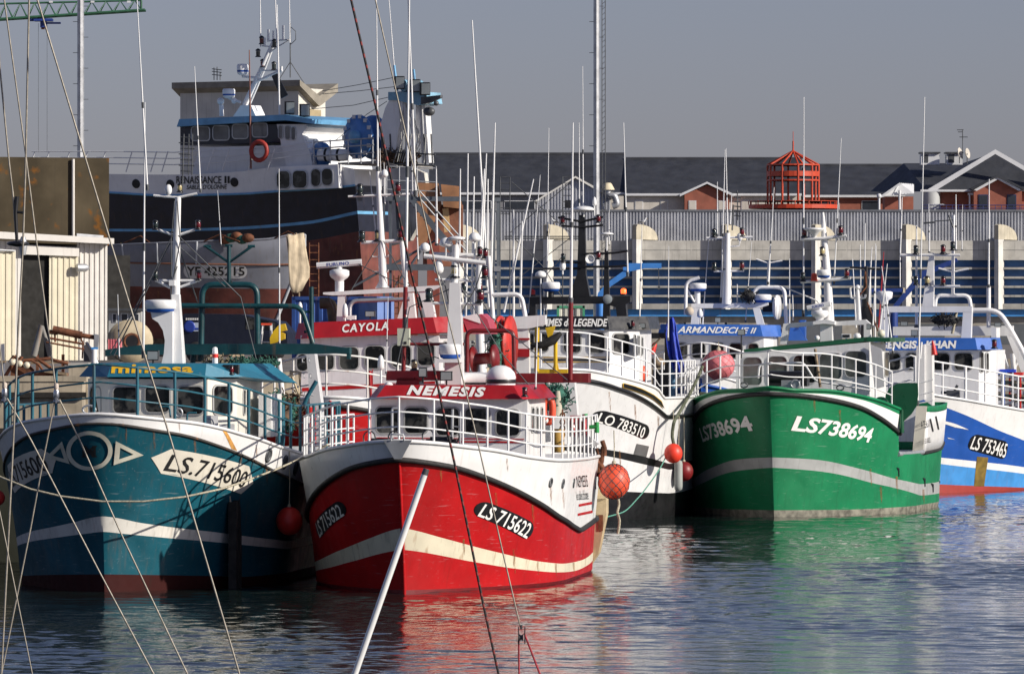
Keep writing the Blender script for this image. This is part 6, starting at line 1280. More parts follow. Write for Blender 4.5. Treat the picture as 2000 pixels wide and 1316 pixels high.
mb = MB(); mb.ball(fr.at(1346, 608, gx+0.2), 0.16, 0, 12, 8); mb.build('rusty_float', mat('rusty_white', (0.5, 0.42, 0.32), 0.7, rust=0.9), R)
mb = MB(); tubepx(mb, fr, arcpath([(1470, 592), (1474, 561), (1532, 561), (1536, 640)], 14), 0.065, gx-1.5, 8); tubepx(mb, fr, [(1500, 560), (1502, 510)], 0.05, gx-1.5, 6); tubepx(mb, fr, [(1477, 506), (1500, 514), (1528, 509)], 0.03, gx-1.5, 6); mb.build('goal_post', WHITE, R)
for a, b, c, e, r in ((1408, 590, 1416, 292, .035), (1401, 460, 1401, 355, .03), (1421, 455, 1418, 290, .03), (1440, 592, 1440, 555, .03), (1542, 640, 1542, 505, .03), (1456, 630, 1468, 472, .022), (1372, 640, 1384, 470, .026), (1426, 440, 1429, 380, .03)): whip(fr, a, b, c, e, gx-0.2, r)
mb = MB()
for k in range(6): tubepx(mb, fr, [(1434, 376+k*9), (1447, 377+k*9)], 0.02, gx-0.3, 4)
tubepx(mb, fr, [(1430, 450), (1432, 400)], 0.03, gx-0.3, 5); tubepx(mb, fr, [(1440, 372), (1441, 430)], 0.02, gx-0.3, 4); mb.build('dipole_aerial', STEEL, R)
mushroom(fr, 1367, 620, -6.6, 0.1, 632, 'horn', 1.6); floodlight(fr, 1402, 625, -6.4, 0.2, 0.17, leg=634)
mb = MB(); c = fr.at(1518, 600, gx-2.0); mb.lathe([(0.1, -0.05), (0.42, -0.03), (0.42, 0.03), (0.1, 0.05)], c, 20, 0, (0.3, 1, 0)); mb.tube([fr.at(1490, 600, gx-2), fr.at(1516, 600, gx-2)], 0.17, 10, 1); mb.build('net_drum', [WHITE, RUBBER], R)
netpile(fr, 'black_net', fr.at(1462, 578, gx), (0.2, 0.3, 0.18), 90, RUBBER, seed=6)
mb = MB(); rectpx(mb, fr, 1560, 625, 1572, 665, -9.5, 1.2); polypx(mb, fr, [(1530, 640), (1560, 640), (1574, 665), (1530, 665)], -9.0, 1.5); mb.build('blue_casing', mat('visor_blue', (0, 0, 0)), R)
buoy('buoy', fr, 1403, 713, 0.6, 32, PINK, 'faded pink buoy in netting hanging on a white bow rail', 'buoys hung as fenders', netted=True, netmat=mat('pink_net', (0.45, 0.12, 0.12), 0.8), sq=0.90, hang=0.3)

# ================================================================ blue hulled trawler at the right edge
fr = Frame(1783, 199, 9); R = fr.thing('fishing_boat', 'blue trawler with white sheer and twin striped hull at the right edge', 'fishing boat', 'trawlers moored bow out in the harbour')
h = Hull(fr, 16.0, 4.6, 4.2, 3.6, ud=0.5, uw=0.60, kd=0.62, kw=0.85, p=1.4, rake=1.0)
cTop = h.curve([(1775, 762), (1821, 771), (1883, 781), (1950, 793), (2000, 802)]); cBl = h.curve([(1778, 776), (1832, 790), (1892, 813), (1950, 840), (2000, 860)])
cS1 = h.curve([(1785, 888), (1854, 895), (2000, 912)]); cS0 = h.curve([(1785, 899), (1856, 908), (2000, 925)]); cB = h.curve([(1785, 943), (1860, 946.6), (2000, 952)])
HU = simple_hull(fr, h, [(0, const(-0.6), cB, 3), (1, cB, cS0, 3), (2, cS0, cS1, 2), (3, cS1, cBl, 8)], [mat('red_boot', (0.36, 0.05, 0.04), 0.5, streak=0.3), BLUEL, WHITE_C, BLUE], cTop, None, (cBl, WHITE))
mb = MB(); uz = [h.px(a, b) for a, b in ((1899, 846), (1970, 863), (1963, 898), (1887, 877))]; hull_poly(mb, h, rounded_quad(uz, 0.35, 5, 0.14), 0, 0.012, 1, True, 3)
hull_text(mb, h, 'LS 753465', None, 1, 0.01, 0.02, 1, uz=[h.px(a, b) for a, b in ((1903, 851), (1968, 866), (1962, 894), (1893, 876))]); mb.build('registration_plate', [BLACK, LETW], HU)
mb = MB(); hull_poly(mb, h, [(1908, 891), (1930, 893), (1922, 949), (1902, 949)], 0, 0.008); mb.build('discharge_stain', mat('ochre_stain', (0.20, 0.13, 0.02), 0.8, var=0.35, scale=3), HU)
mb = MB(); hull_poly(mb, h, [(1842, 821), (1865, 827), (1892, 839), (1865, 834), (1843, 827)], 0, 0.01); hull_poly(mb, h, [(1850, 854), (1866, 858), (1852, 856)], 0, 0.01); mb.build('painted_flash', LETW, HU)
rail(fr, h, cTop, [0.33, 0.70, 1.08], 0.95, 0.4, 0.95, 0.03, 0.03, WHITE_C, inset=0.16, fat=(9, 11, 13))
d = house(fr, -6.2, 1702, 1912, 684, 2.0, 4.2, WHITE, facet=0.5)
for bx in ((1734, 690, 1758, 722), (1769, 690, 1790, 722), (1822, 690, 1854, 722), (1865, 690, 1899, 722)): window(fr, d['front'], bx, d['o'], r=0.12)
for bx in ((1914, 688, 1920, 726), (1926, 690, 1930, 726)): window(fr, d['corner'], bx, d['o'], r=0.05)
VZ, FV, FVs = visor_band(fr, d, 1704, 1909, 660, 660, 684, 683, mat('visor_blue', (0, 0, 0)), 0.3, 0.12, 0.45)
text_part(VZ, FV, 'GENGIS - KHAN', [(1718, 666), (1868, 665), (1868, 680.5), (1718, 681.5)], LETW, 0.045, 0.12)
navlight(fr, 1942, 681, -6.0, LENSR, 0.9)
gx = -8.0; at = fr.at
mb = MB(); rectpx(mb, fr, 1722, 598, 1898, 610, gx, 0.5); polypx(mb, fr, [(1722, 609), (1737, 609), (1733, 660), (1717, 660)], gx, 0.45); polypx(mb, fr, [(1881, 609), (1898, 609), (1896, 662), (1877, 662)], gx, 0.45); mb.build('gantry', WHITE, R)
mb = MB(); mb.loft([at(a, b, gx)+V(e, 0, 0) for a, b, e in ((1801, 599, 0), (1823, 599, 0), (1823, 599, -0.4), (1801, 599, -0.4))], [at(a, b, gx)+V(e, 0, 0) for a, b, e in ((1815, 494, 0), (1823.5, 494, 0), (1823.5, 494, -0.3), (1815, 494, -0.3))])
tubepx(mb, fr, [(1758, 498), (1875, 498)], 0.05, gx, 6); tubepx(mb, fr, [(1820, 559), (1875, 559)], 0.045, gx, 6); tubepx(mb, fr, [(1758, 498), (1758, 560)], 0.02, gx, 4); mb.build('mast', WHITE, R)
mb = MB(); tubepx(mb, fr, arcpath([(1826, 600), (1828, 577), (1893, 577), (1896, 600)], 12), 0.065, gx-0.8, 8); tubepx(mb, fr, [(1861, 578), (1862, 420)], 0.055, gx-0.8, 8); tubepx(mb, fr, [(1833, 524), (1862, 531), (1892, 525)], 0.035, gx-0.8, 6); mb.build('goal_post', WHITE, R)
for x, y, l in ((1789, 497, LENSD), (1842, 496, LENSR), (1789, 557, LENSD), (1842, 557, LENSR), (1811, 557, LENSA), (1861, 490, LENSD)): navlight(fr, x, y, gx+0.05, l, 0.9)
mb = MB(); c = at(1727, 594, gx); mb.lathe([(0.12, 0), (0.14, 0.12), (0.26, 0.2), (0.28, 0.38), (0.2, 0.42), (0.02, 0.43)], c, 16, 0); mb.build('radar', WHITE_C, R)
mb = MB(); polypx(mb, fr, [(1744, 638), (1978, 636), (1978, 656), (1744, 655)], -12.5, 0.5); tubepx(mb, fr, arcpath([(1896, 606), (1950, 606), (1972, 640), (2000, 690), (2016, 730)], 20), 0.085, -12.2, 8); polypx(mb, fr, [(1966, 655), (1978, 652), (2012, 730), (1996, 730)], -12.5, 0.3); mb.build('aft_gantry', WHITE, R)
mb = MB(); tubepx(mb, fr, [(1931, 640), (1931, 560)], 0.07, -12.3, 8); mb.build('aerial_post', WHITE, R)
for a, b, c, e, r in ((1931, 562, 1932, 350, .04), (1758, 498, 1762, 385, .035), (1815, 494, 1814, 398, .03), (1867, 490, 1867, 380, .04), (1790, 640, 1790, 440, .06), (1879, 490, 1880, 400, .02), (1846, 400, 1820, 398, .02)): whip(fr, a, b, c, e, gx-0.4, r)
mb = MB(); tubepx(mb, fr, [(1804, 436), (1827, 434)], 0.03, gx-0.3, 5); tubepx(mb, fr, [(1827, 432), (1862, 430)], 0.018, gx-0.3, 4); tubepx(mb, fr, [(1853, 420), (1862, 445)], 0.03, gx-0.3, 5); mb.build('dipole_aerial', STEEL, R)
floodlight(fr, 1786, 650, -6.6, 0.22, 0.19, leg=662); floodlight(fr, 1766, 632, -12.2, 0.25, 0.14); floodlight(fr, 1949, 634, -12.2, 0.22, 0.14)
netpile(fr, 'hung_net', at(1848, 624, -11.0), (0.2, 0.5, 0.2), 140, RUBBER, 0.018, 7); mb = MB(); mb.tube([at(1868, 610, -11), at(1864, 632, -11), at(1860, 652, -11)], 0.05, 6); mb.build('hung_rope', ROPE, R)
mb = MB(); tubepx(mb, fr, [(1960, 690), (1975, 735)], 0.05, -13, 6); tubepx(mb, fr, [(1993, 692), (1975, 735)], 0.05, -13, 6); tubepx(mb, fr, [(1978, 690), (1981, 735)], 0.09, -13, 8); mb.build('stern_frame', WHITE, R)
mb = MB(); rectpx(mb, fr, 1936, 640, 1946, 684, -10.6, 1.5); mb.build('ventilator', WHITE, R)
mb = MB(); tubepx(mb, fr, [(1838, 766), (1862, 768), (1870, 752)], 0.05, -2.4, 6); mb.box(at(1862, 770, -2.5), (0.4, 0.4, 0.25), 0); mb.build('anchor', STEEL, R)
PX = [(1934, 735, 800), (1952, 731, 803), (1969, 727, 806), (1984, 733, 809), (1996, 735, 812)]
for k, (x, a, b) in enumerate(PX):
    c = at(x, (a+b)/2, -7.6-0.25*k); q = fr.l2w(c); hh = (b-a)/fr.scale(-7.6); w_ = 0.42
    t_ = tag(empty('pot_stack', tuple(q), fr.phi), ['dark netted pot stack with blue lid, leftmost of five behind the right rail', 'stack of pots with broad blue lid, second of the five behind the right rail', 'grey stack of pots with blue and white slats in the middle of the five', 'stack of red edged pots behind the right rail, fourth of the five', 'stack of pale pots at the very right edge of the picture'][k], 'pot stack', 'pot stacks behind the right bow rail')
    mb = MB()
    for i in range(6): z = -hh/2+hh*(i+0.5)/6; mb.box((0, 0, z), (w_*1.3, w_*0.9, hh/6*0.55), i % 2)
    for s in (-1, 1): mb.box((w_*0.66, s*w_*0.42, 0), (0.05, 0.05, hh), 2)
    mb.build('crates', [mat('pot_dark', (0.03, 0.04, 0.04), 0.8), mat('pot_grey', (0.35, 0.36, 0.40), 0.6), [NET, BLUE, WHITE, BUOYR, RENDER][k]], t_)
    mb = MB(); mb.box((0, 0, hh/2+0.05), (w_*1.5, w_*1.15, 0.10), 0); mb.build('lid', [BLUE, BLUE, mat('bright_blue_lid', (0.02, 0.06, 0.5), 0.4), BUOYR, RENDER][k], t_)
# ================================================================ trawler hauled out on the slipway
PHI = 30
class Broad(Frame):                                               # frame of a hull lying broadside: use aty for its visible side
    pass
fr = Frame(60, 284, 90+PHI, 4.6); R = fr.thing('hauled_out_trawler', 'big navy and white trawler hauled out on the slipway behind the front boats', 'fishing boat')
h = Hull(fr, 18.6, 3.2, 2.2, 6.4, ud=0.34, uw=0.5, kd=0.62, kw=0.8, p=1.2, rake=1.4, q=1.2, tuck=0.12)
cv = lambda pts: (lambda uz: smoothcurve([a for a, b in uz], [b for a, b in uz]))([h.px(a, b) for a, b in pts])
cTop = cv([(75, 336), (210, 340), (350, 341), (470, 335), (540, 326), (640, 322), (740, 330), (820, 345)])
cW = cv([(75, 372), (210, 376), (330, 382), (470, 379), (540, 374), (660, 366), (740, 362), (820, 364)])
cL1 = cv([(75, 440), (210, 447), (330, 447), (440, 444), (600, 432), (740, 412), (830, 395)]); cL0 = cv([(75, 445), (210, 452), (330, 452), (440, 449.5), (600, 438), (740, 418), (830, 401)])
cN = cv([(75, 470), (210, 478), (400, 482), (600, 470), (740, 452), (830, 436)])
mb = MB(); hull_mesh(mb, h, [(0, const(0.0), cN, 6), (1, cN, cL0, 3), (2, cL0, cL1, 1), (1, cL1, cW, 5), (3, cW, cTop, 3)])
HU = mb.build('hull', [BROWNR, NAVY, SKYB, WHITE_C], R)
mb = MB(); strake(mb, h, cW, 0.05, out=0.02, n=60); mb.build('rubbing_strake', SKYB, R)
deck(fr, h, cTop, -0.2, ASPH)
mb = MB(); hull_text(mb, h, 'RENAISSANCE', [(345, 344), (433, 344), (433, 359), (345, 359)], 0, 0.012, 0.03, 1, 0.0); hull_text(mb, h, 'II', [(439, 344), (449, 344), (449, 358), (439, 358)], 0, 0.03, 0.03, 1)
hull_text(mb, h, "SABLES D'OLONNE", [(366, 361), (444, 360), (443, 369), (365, 370)], 0, 0.012, 0.03, 1); mb.build('lettering', LETK, HU)
for x, y in ((266, 359), (333, 360), (458, 356)):
    mb = MB(); u, z = h.px(x, y); c = h.P(u, z); n = h.n(u, z); mb.lathe([(0.20, -0.02), (0.20, 0.03), (0.14, 0.035)], c, 18, 0, n); mb.lathe([(0.14, 0.03), (0.01, 0.031)], c, 18, 1, n); mb.build('porthole', [RUBBER, GLASS], HU)
YP = float(h.P(0.55, 6.5)[1])-0.35                                 # plane of the house side
def polyY(mb, pts, y, d, m=0): mb.prism([fr.aty(a, b, y) for a, b in pts], (0, -d, 0), m)
def tubeY(mb, pts, r, y, n=6, m=0): mb.tube([fr.aty(p[0], p[1], y) for p in pts], r, n, m)
mb = MB(); polyY(mb, [(372, 344), (390, 288), (548, 284), (560, 250), (583, 250), (600, 275), (612, 330), (612, 344)], YP, 4.6); o = mb.build('deckhouse', WHITE_C, R)
mb = MB(); polyY(mb, [(352, 246), (352, 284), (548, 278), (540, 243)], YP+0.12, 5.0); B_ = mb.build('bridge', NAVY, R)
mb = MB(); polyY(mb, [(540, 243), (548, 278), (560, 332), (612, 332), (606, 300), (590, 262), (600, 248), (598, 243)], YP+0.11, 4.9); mb.build('bridge_side', WHITE_C, R)
FB = Face(fr, fr.aty(352, 284, YP+0.12), fr.aty(548, 284, YP+0.12), fr.aty(352, 246, YP+0.12)); FH = Face(fr, fr.aty(372, 340, YP), fr.aty(612, 340, YP), fr.aty(372, 300, YP))
PALEG = mat('pale_window', (0.16, 0.16, 0.16), 0.15, var=0.4, scale=1.2)
for bx in ((375, 249, 409, 274), (417, 247, 447, 273), (455, 244, 484, 270), (494, 242, 522, 267)): window(fr, FB, bx, B_, r=0.12, fw=0.05, frame=ALU, glass=PALEG)
xR = fr.aty(556, 260, YP+0.3)[0]
for bx in ((545, 246, 552, 270), (558, 247, 567, 272), (570, 249, 577, 273)): window(fr, FB, bx, B_, r=0.08, off=0.012, frame=ALU, glass=PALEG)
mb = MB(); polyY(mb, [(345, 248), (350, 233), (556, 224), (610, 233), (608, 242), (556, 235), (352, 247)], YP+0.55, 5.8); mb.build('bridge_roof', SKYB, R)
FLb = Face(fr, fr.aty(540, 372, YP+0.33), fr.aty(700, 372, YP+0.33), fr.aty(540, 320, YP+0.33))
for bx in ((546, 335, 571, 368), (577, 334, 604, 367), (613, 331, 631, 364), (634, 330, 654, 362)):
    window(fr, FLb, bx, R, r=0.2, fw=0.05, frame=ALU, off=0.20)
mb = MB(); polyY(mb, [(540, 372), (545, 326), (660, 321), (662, 367)], YP+0.5, 0.3); o = mb.build('casing_side', WHITE_C, R)
mb = MB(); polyY(mb, [(660, 322), (745, 320), (775, 328), (775, 323), (745, 314), (660, 318)], YP+0.1, 3.0); mb.build('shelter_deck', mat('worn_grey_deck', (0.25, 0.24, 0.22), 0.8, var=0.3, rust=0.6), R)
# rails and staffs
mb = MB()
for y0, y1 in ((296, 300), (308, 311), (320, 322)): tubeY(mb, [(62, y0), (200, y0), (340, y0+2), (540, y1-12), (610, y1-22)], 0.022, YP+0.5, 5)
for x in (62, 90, 130, 165, 200, 252, 300, 322): tubeY(mb, [(x+6, 296), (x-6, 336)], 0.028, YP+0.5, 5)
for x in (410, 440, 490, 528): tubeY(mb, [(x+8, 290), (x-6, 333)], 0.028, YP+0.5, 5)
mb.build('fore_rail', WHITE_C, R)
mb = MB()
for y in (275, 288, 303): tubeY(mb, [(612, y+3), (680, y-2), (730, y-5)], 0.03, YP+0.3, 5)
for x in (613, 645, 680, 705, 728): tubeY(mb, [(x, 273), (x, 320)], 0.03, YP+0.3, 5)
mb.build('aft_rail', ALU, R)
mb = MB(); c = fr.aty(506, 295, YP+0.8); pts = [c+V(0.40*math.cos(q), 0, 0.40*math.sin(q)) for q in np.linspace(0, 2*math.pi, 19)[:-1]]; mb.tube(pts, 0.10, 8, 0, True); mb.build('lifebuoy', mat('dull_red_lifebuoy', (0.34, 0.035, 0.025), 0.6), R)
# bridge mast with its equipment
yM = YP-1.5
mb = MB(); mb.tube([fr.aty(478, 206, yM), fr.aty(513, 128, yM), fr.aty(534, 80, yM)], [0.13, 0.09, 0.07], 8); mb.tube([fr.aty(487, 206, yM-0.5), fr.aty(520, 128, yM-0.3), fr.aty(538, 80, yM-0.2)], 0.05, 6)
tubeY(mb, [(500, 160), (551, 137)], 0.06, yM, 6); tubeY(mb, [(510, 138), (550, 138)], 0.04, yM); tubeY(mb, [(512, 90), (540, 93), (566, 78), (525, 80)], 0.04, yM); tubeY(mb, [(520, 108), (545, 90)], 0.04, yM)
for x, y0, y1 in ((524, 58, 82), (534, 60, 84), (553, 50, 78), (517, 74, 90), (550, 130, 140)): tubeY(mb, [(x, y1), (x, y0)], 0.05, yM)
polyY(mb, [(455, 228), (470, 206), (490, 206), (500, 228)], yM+0.4, 0.8); mb.build('mast', WHITE, R)
def navY(x, y, yy, lens, s):
    mb = MB(); c = fr.aty(x, y, yy)
    mb.lathe([(0.13*s, 0), (0.085*s, 0.05*s)], c, 12, 0); mb.lathe([(0.08*s, 0.05*s), (0.088*s, 0.23*s)], c, 12, 1); mb.lathe([(0.10*s, 0.24*s), (0.10*s, 0.29*s), (0.02*s, 0.34*s)], c, 12, 0); mb.build('navigation_light', [BLACK, lens], R)
for x, y, l in ((511, 87, LENSR), (504, 112, LENSD), (513, 132, LENSR), (535, 137, LENSD), (536, 93, LENSD)): navY(x, y, yM, l, 1.1)
def domeY(x0, y0, x1, y1, yy, base=BLUE):
    a, b = fr.aty(x0, y0, yy), fr.aty(x1, y1, yy); r = abs(b[0]-a[0])/2*0.75; hh = a[2]-b[2]; c = V((a[0]+b[0])/2, yy, b[2]); mb = MB()
    mb.lathe([(r*0.5, 0), (r*0.9, hh*0.12), (r*0.95, hh*0.28)], c, 20, 0); mb.lathe([(r*0.95, hh*0.28), (r*0.97, hh*0.45)], c, 20, 1); mb.lathe([(r, hh*0.45), (r, hh*0.85), (r*0.85, hh), (r*0.2, hh*1.03)], c, 20, 0); mb.build('radar', [WHITE_C, base], R)
domeY(461, 126, 487, 147, yM); domeY(433, 174, 461, 192, yM)
mb = MB(); tubeY(mb, [(474, 147), (474, 150), (500, 152)], 0.06, yM); mb.build('radar_arm', WHITE, R); mb = MB(); tubeY(mb, [(433, 227), (432, 205)], 0.10, yM); mb.build('aerial_post', WHITE, R); mb = MB(); tubeY(mb, [(447, 192), (470, 200)], 0.06, yM); mb.build('radar_arm', WHITE, R)
for x, y, r_ in ((431, 198, 0.16), (457, 197, 0.13)): mb = MB(); mb.ball(fr.aty(x, y, yM), r_, 0, 12, 8); mb.build('satellite_antenna', WHITE, R)
def floodY(x, y, yy, leg=None, w=0.3):
    mb = MB(); c = fr.aty(x, y, yy); mb.box(c, (0.42, 0.2, 0.55), 0, 0.3); mb.box(c+V(-0.10, 0.12, 0), (0.34, 0.02, 0.45), 1, 0.3)
    if leg: tubeY(mb, [(x, y), (x, leg)], 0.04, yy)
    mb.build('floodlight', [BLACK, LAMPG], R)
floodY(566, 211, YP, 226); floodY(595, 216, YP, 228)
mb = MB(); polyY(mb, [(529, 146), (541, 144), (562, 186), (549, 193)], yM, 0.05); mb.build('black_day_shapes', BLACK, R)
def whipY(x0, y0, x1, y1, yy, r=0.03, m=None, name='whip_antenna'):
    mb = MB(); a, b = fr.aty(x0, y0, yy), fr.aty(x1, y1, yy); mb.tube([a, a+(b-a)*0.5, b], [r, r*0.85, r*0.5], 6); mb.build(name, m or WHITE_C, R)
whipY(509, 92, 508, -20, yM); whipY(541, 84, 537, -20, yM, 0.035); whipY(566, 84, 565, -20, yM); whipY(546, 226, 541, 10, YP, 0.04); whipY(490, 330, 487, 98, YP+0.6, 0.045, mat('rusty_pole', (0.22, 0.10, 0.08), 0.7, rust=0.6), 'staff')
# drums, liferaft canisters, gantry at the stern
mb = MB(); c = fr.aty(714, 268, YP-0.6)
mb.lathe([(0.3, -0.5), (0.94, -0.45), (0.94, -0.35), (0.4, -0.3), (0.4, 0.3), (0.94, 0.35), (0.94, 0.45), (0.3, 0.5)], c, 30, 0, (0.35, 1, 0))
for k in range(14): a = 2*math.pi*k/14; q = c+V(-0.94*math.cos(a)*0.88+0.16, 0.33*math.cos(a)*0.88+0.43, math.sin(a)*0.88); mb.box(q, (0.16, 0.08, 0.16), 1)
mb.lathe([(0.28, 0.45), (0.28, 0.7), (0.2, 0.75), (0.02, 0.76)], c, 16, 2, (0.35, 1, 0)); mb.build('net_drum', [mat('drum_blue', (0.07, 0.20, 0.48), 0.45, var=0.15), GREYW, SKYB], R)
mb = MB(); c = fr.aty(628, 303, YP-0.3); mb.lathe([(0.2, -0.1), (0.55, -0.08), (0.55, 0.08), (0.2, 0.1)], c, 22, 0, (0.3, 1, 0)); mb.build('warp_winch', mat('drum_blue', (0, 0, 0)), R)
for x in (638, 662):
    mb = MB(); c = fr.aty(x, 303, YP); mb.lathe([(0.10, -0.42), (0.25, -0.36), (0.27, 0), (0.25, 0.36), (0.10, 0.42)], c, 14, 0, (1, 0.2, 0)); mb.lathe([(0.278, -0.05), (0.278, 0.05)], c, 14, 1, (1, 0.2, 0)); mb.build('liferaft_canister', [WHITE_C, RUBBER], R)
mb = MB(); polyY(mb, [(768, 180), (786, 178), (786, 215), (776, 268), (772, 300), (752, 292), (738, 262), (752, 212)], YP-0.2, 0.5); polyY(mb, [(812, 205), (830, 205), (838, 318), (828, 318), (812, 262)], YP-0.5, 0.4); mb.build('gantry_leg', WHITE, R)
mb = MB(); polyY(mb, [(758, 180), (832, 180), (836, 202), (816, 206), (772, 196), (758, 196)], YP-0.1, 1.2)
for x in (797, 812): c = fr.aty(x, 168, YP-0.4); mb.lathe([(0.26, -0.25), (0.26, 0.25)], c, 14, 0, (0.4, 1, 0))
mb.build('gantry_head', mat('pale_blue_steel', (0.20, 0.38, 0.50), 0.5, var=0.2, rust=0.4), R)
mb = MB(); polyY(mb, [(822, 190), (860, 186), (860, 191), (838, 201), (822, 204)], YP, 0.2); mb.ball(fr.aty(852, 202, YP), 0.11); mb.ball(fr.aty(838, 218, YP-0.2), 0.2, 0, 10, 8, (1.4, 1, 1)); mb.build('head_bracket', STEEL, R)
floodY(780, 162, YP+0.1); floodY(811, 168, YP+0.1); floodY(830, 174, YP+0.1)
mb = MB()
for x in (790, 803): tubeY(mb, [(x, 200), (x+6, 316)], 0.07, YP-0.3)
for x in (818, 822): tubeY(mb, [(x+2, 206), (x+8, 320)], 0.05, YP-0.5)
mb.build('gantry_struts', GREYW, R)
mb = MB()
for k in range(9): tubeY(mb, [(778+k*2, 196+k), (782+k*5, 235+k*3), (784+k*5.5, 275), (776+k*4, 316)], 0.022, YP-0.15-0.05*k, 5)
for k in range(4): tubeY(mb, [(768+k*20, 318), (790+k*14, 262)], 0.03, YP-0.1, 5)
mb.build('hanging_ropes', mat('grey_rope', (0.40, 0.40, 0.38), 0.8), R)
for k in range(4): netpile(fr, 'net_heap', fr.aty(752+16*k, 312-4*(k % 2), YP-0.2-0.2*k), (0.42, 0.4, 0.45), 160, mat('brown_net', (0.10, 0.06, 0.035), 0.9, var=0.6, scale=6), 0.02, 40+k)
mb = MB()
for x in (745, 762, 828, 842): tubeY(mb, [(x, 262), (x+3, 322)], 0.04, YP-0.2, 5)
for y in (318, 296): tubeY(mb, [(735, y), (850, y+6)], 0.035, YP-0.1, 5)
mb.build('stern_frame', STEEL, R)
whipY(775, 196, 758, -20, YP-0.2, 0.03); whipY(803, 178, 796, -20, YP-0.3, 0.035)
mb = MB(); tubeY(mb, [(776, 178), (770, 128)], 0.05, YP); tubeY(mb, [(812, 178), (808, 136)], 0.05, YP); mb.build('aerial_post', SKYB, R)
for pts in (((630, 178), (700, 166), (768, 152)), ((630, 184), (700, 178), (770, 170)), ((600, 214), (690, 206), (760, 190)), ((655, 275), (716, 224), (756, 198))):
    mb = MB(); tubeY(mb, pts, 0.014, YP-0.3, 4); mb.build('stay_wire', STEEL, R)
mb = MB(); polyY(mb, [(755, 330), (800, 326), (828, 338), (838, 400), (800, 470), (760, 480)], YP+0.35, 0.3); mb.build('stripped_plating', mat('stripped_plating', (0.52, 0.50, 0.45), 0.7, var=0.25, scale=1.2, rust=1.0, streak=0.6), R)
mb = MB()
for k in range(4): polyY(mb, [(772+k*20, 400), (777+k*20, 400), (781+k*20, 470), (776+k*20, 470)], YP+0.5, 0.05)
mb.build('bare_frames', STEEL, R)
for k in range(5):
    mb = MB(); p = h.P(0.2+0.15*k, 0.3, 1); mb.box((p[0], p[1]*0.7, -0.35), (0.4, 1.6, 1.4), 0); mb.build('cradle_block', STEEL, R)
# ================================================================ grey hull on the hard with its number plate
fr = Frame(524, 243, -90+PHI, 4.6); R = fr.thing('hauled_out_hull', 'grey hull with brown bottom and white number plate standing on the yard', 'boat')
h = Hull(fr, 15, 2.3, 1.5, 2.8, ud=0.35, uw=0.5, kd=0.8, kw=0.9, p=1.2, rake=1.3, q=1.0)
cvs = lambda pts: (lambda uz: smoothcurve([a for a, b in uz], [b for a, b in uz]))([h.px(a, b, -1) for a, b in pts])
cTop = cvs([(571, 458), (520, 467), (400, 471), (300, 475), (210, 479)]); cM = cvs([(560, 516), (530, 517), (440, 516), (300, 514), (210, 512)]); cB = cvs([(528, 564), (440, 563), (300, 560), (210, 558)])
GREYB = mat('dull_grey_paint', (0.20, 0.21, 0.245), 0.5, var=0.15, scale=0.9, streak=0.35, rust=0.2)
mb = MB(); hull_mesh(mb, h, [(1, const(0.1), cB, 5), (0, cB, cM, 4), (0, cM, cTop, 4)]); mb.tube([h.P(0, z, 1) for z in np.linspace(0.1, float(cTop(0.0)), 10)], 0.06, 6, 2); HU = mb.build('hull', [GREYB, BROWNR, mat('pale_grey_paint', (0.45, 0.47, 0.50), 0.5)], R)
mb = MB(); strake(mb, h, cM, 0.035, out=0.02, n=50, sides=(-1,)); mb.build('rubbing_strake', mat('brown_strake', (0.22, 0.09, 0.05), 0.7), HU)
mb = MB(); strake(mb, h, cTop, 0.04, n=50); mb.build('cap_rail', GREYB, HU)
mb = MB(); uz = [h.px(a, b, -1) for a, b in ((359, 514), (483, 516), (483, 544), (359, 543))]; hull_poly(mb, h, rounded_quad(uz, 0.48, 6, 0.11), 0, 0.02, -1, True, 2)
hull_text(mb, h, 'YE 425215', None, 1, 0.02, 0.04, -1, uz=[h.px(a, b, -1) for a, b in ((365, 520), (478, 521), (478, 538), (365, 538))]); mb.build('registration_plate', [GREYW, LETK], HU)
mb = MB()
for k in range(9):
    u = 0.18+0.085*k; a = h.P(u, float(cM(u)), -1); b = h.P(u, float(cTop(u)), -1); mb.tube([a+V(0, -0.04, 0), b+V(0, -0.04, 0)], 0.04, 5)
mb.build('bulwark_stays', mat('pale_grey_paint', (0, 0, 0)), HU)
for x0, xm, x1, y in ((242, 275, 294, 461), (398, 430, 468, 458), (536, 563, 590, 452)):
    mb = MB(); ys = -2.3; mb.tube([fr.aty(x0, y+14, ys), fr.aty(xm, y, ys), fr.aty(x1, y+14, ys)], 0.03, 5); mb.build('awning_hoop', RUST, R)
mb = MB()
for k in range(5): mb.ball(fr.aty(440+k*11, 468-3*(k % 3), -1.8), 0.22, k % 2, 9, 6, (1.2, 1, 0.8))
mb.build('deck_clutter', [RUST, NET], R)
mb = MB(); mb.tube([fr.aty(236, 475, -2.4), fr.aty(234, 530, -2.4)], 0.015, 5, 0); c = fr.aty(232, 546, -2.45); mb.ball(c, 0.16, 0, 12, 9, (1, 1, 1.6)); mb.build('yellow_fender', mat('dull_yellow', (0.42, 0.28, 0.07), 0.6, var=0.3), R)
for k in range(4): mb = MB(); mb.box((-2-3.2*k, 0, -0.2), (0.3, 2.4, 1.0), 0); mb.build('keel_block', WOOD, R)
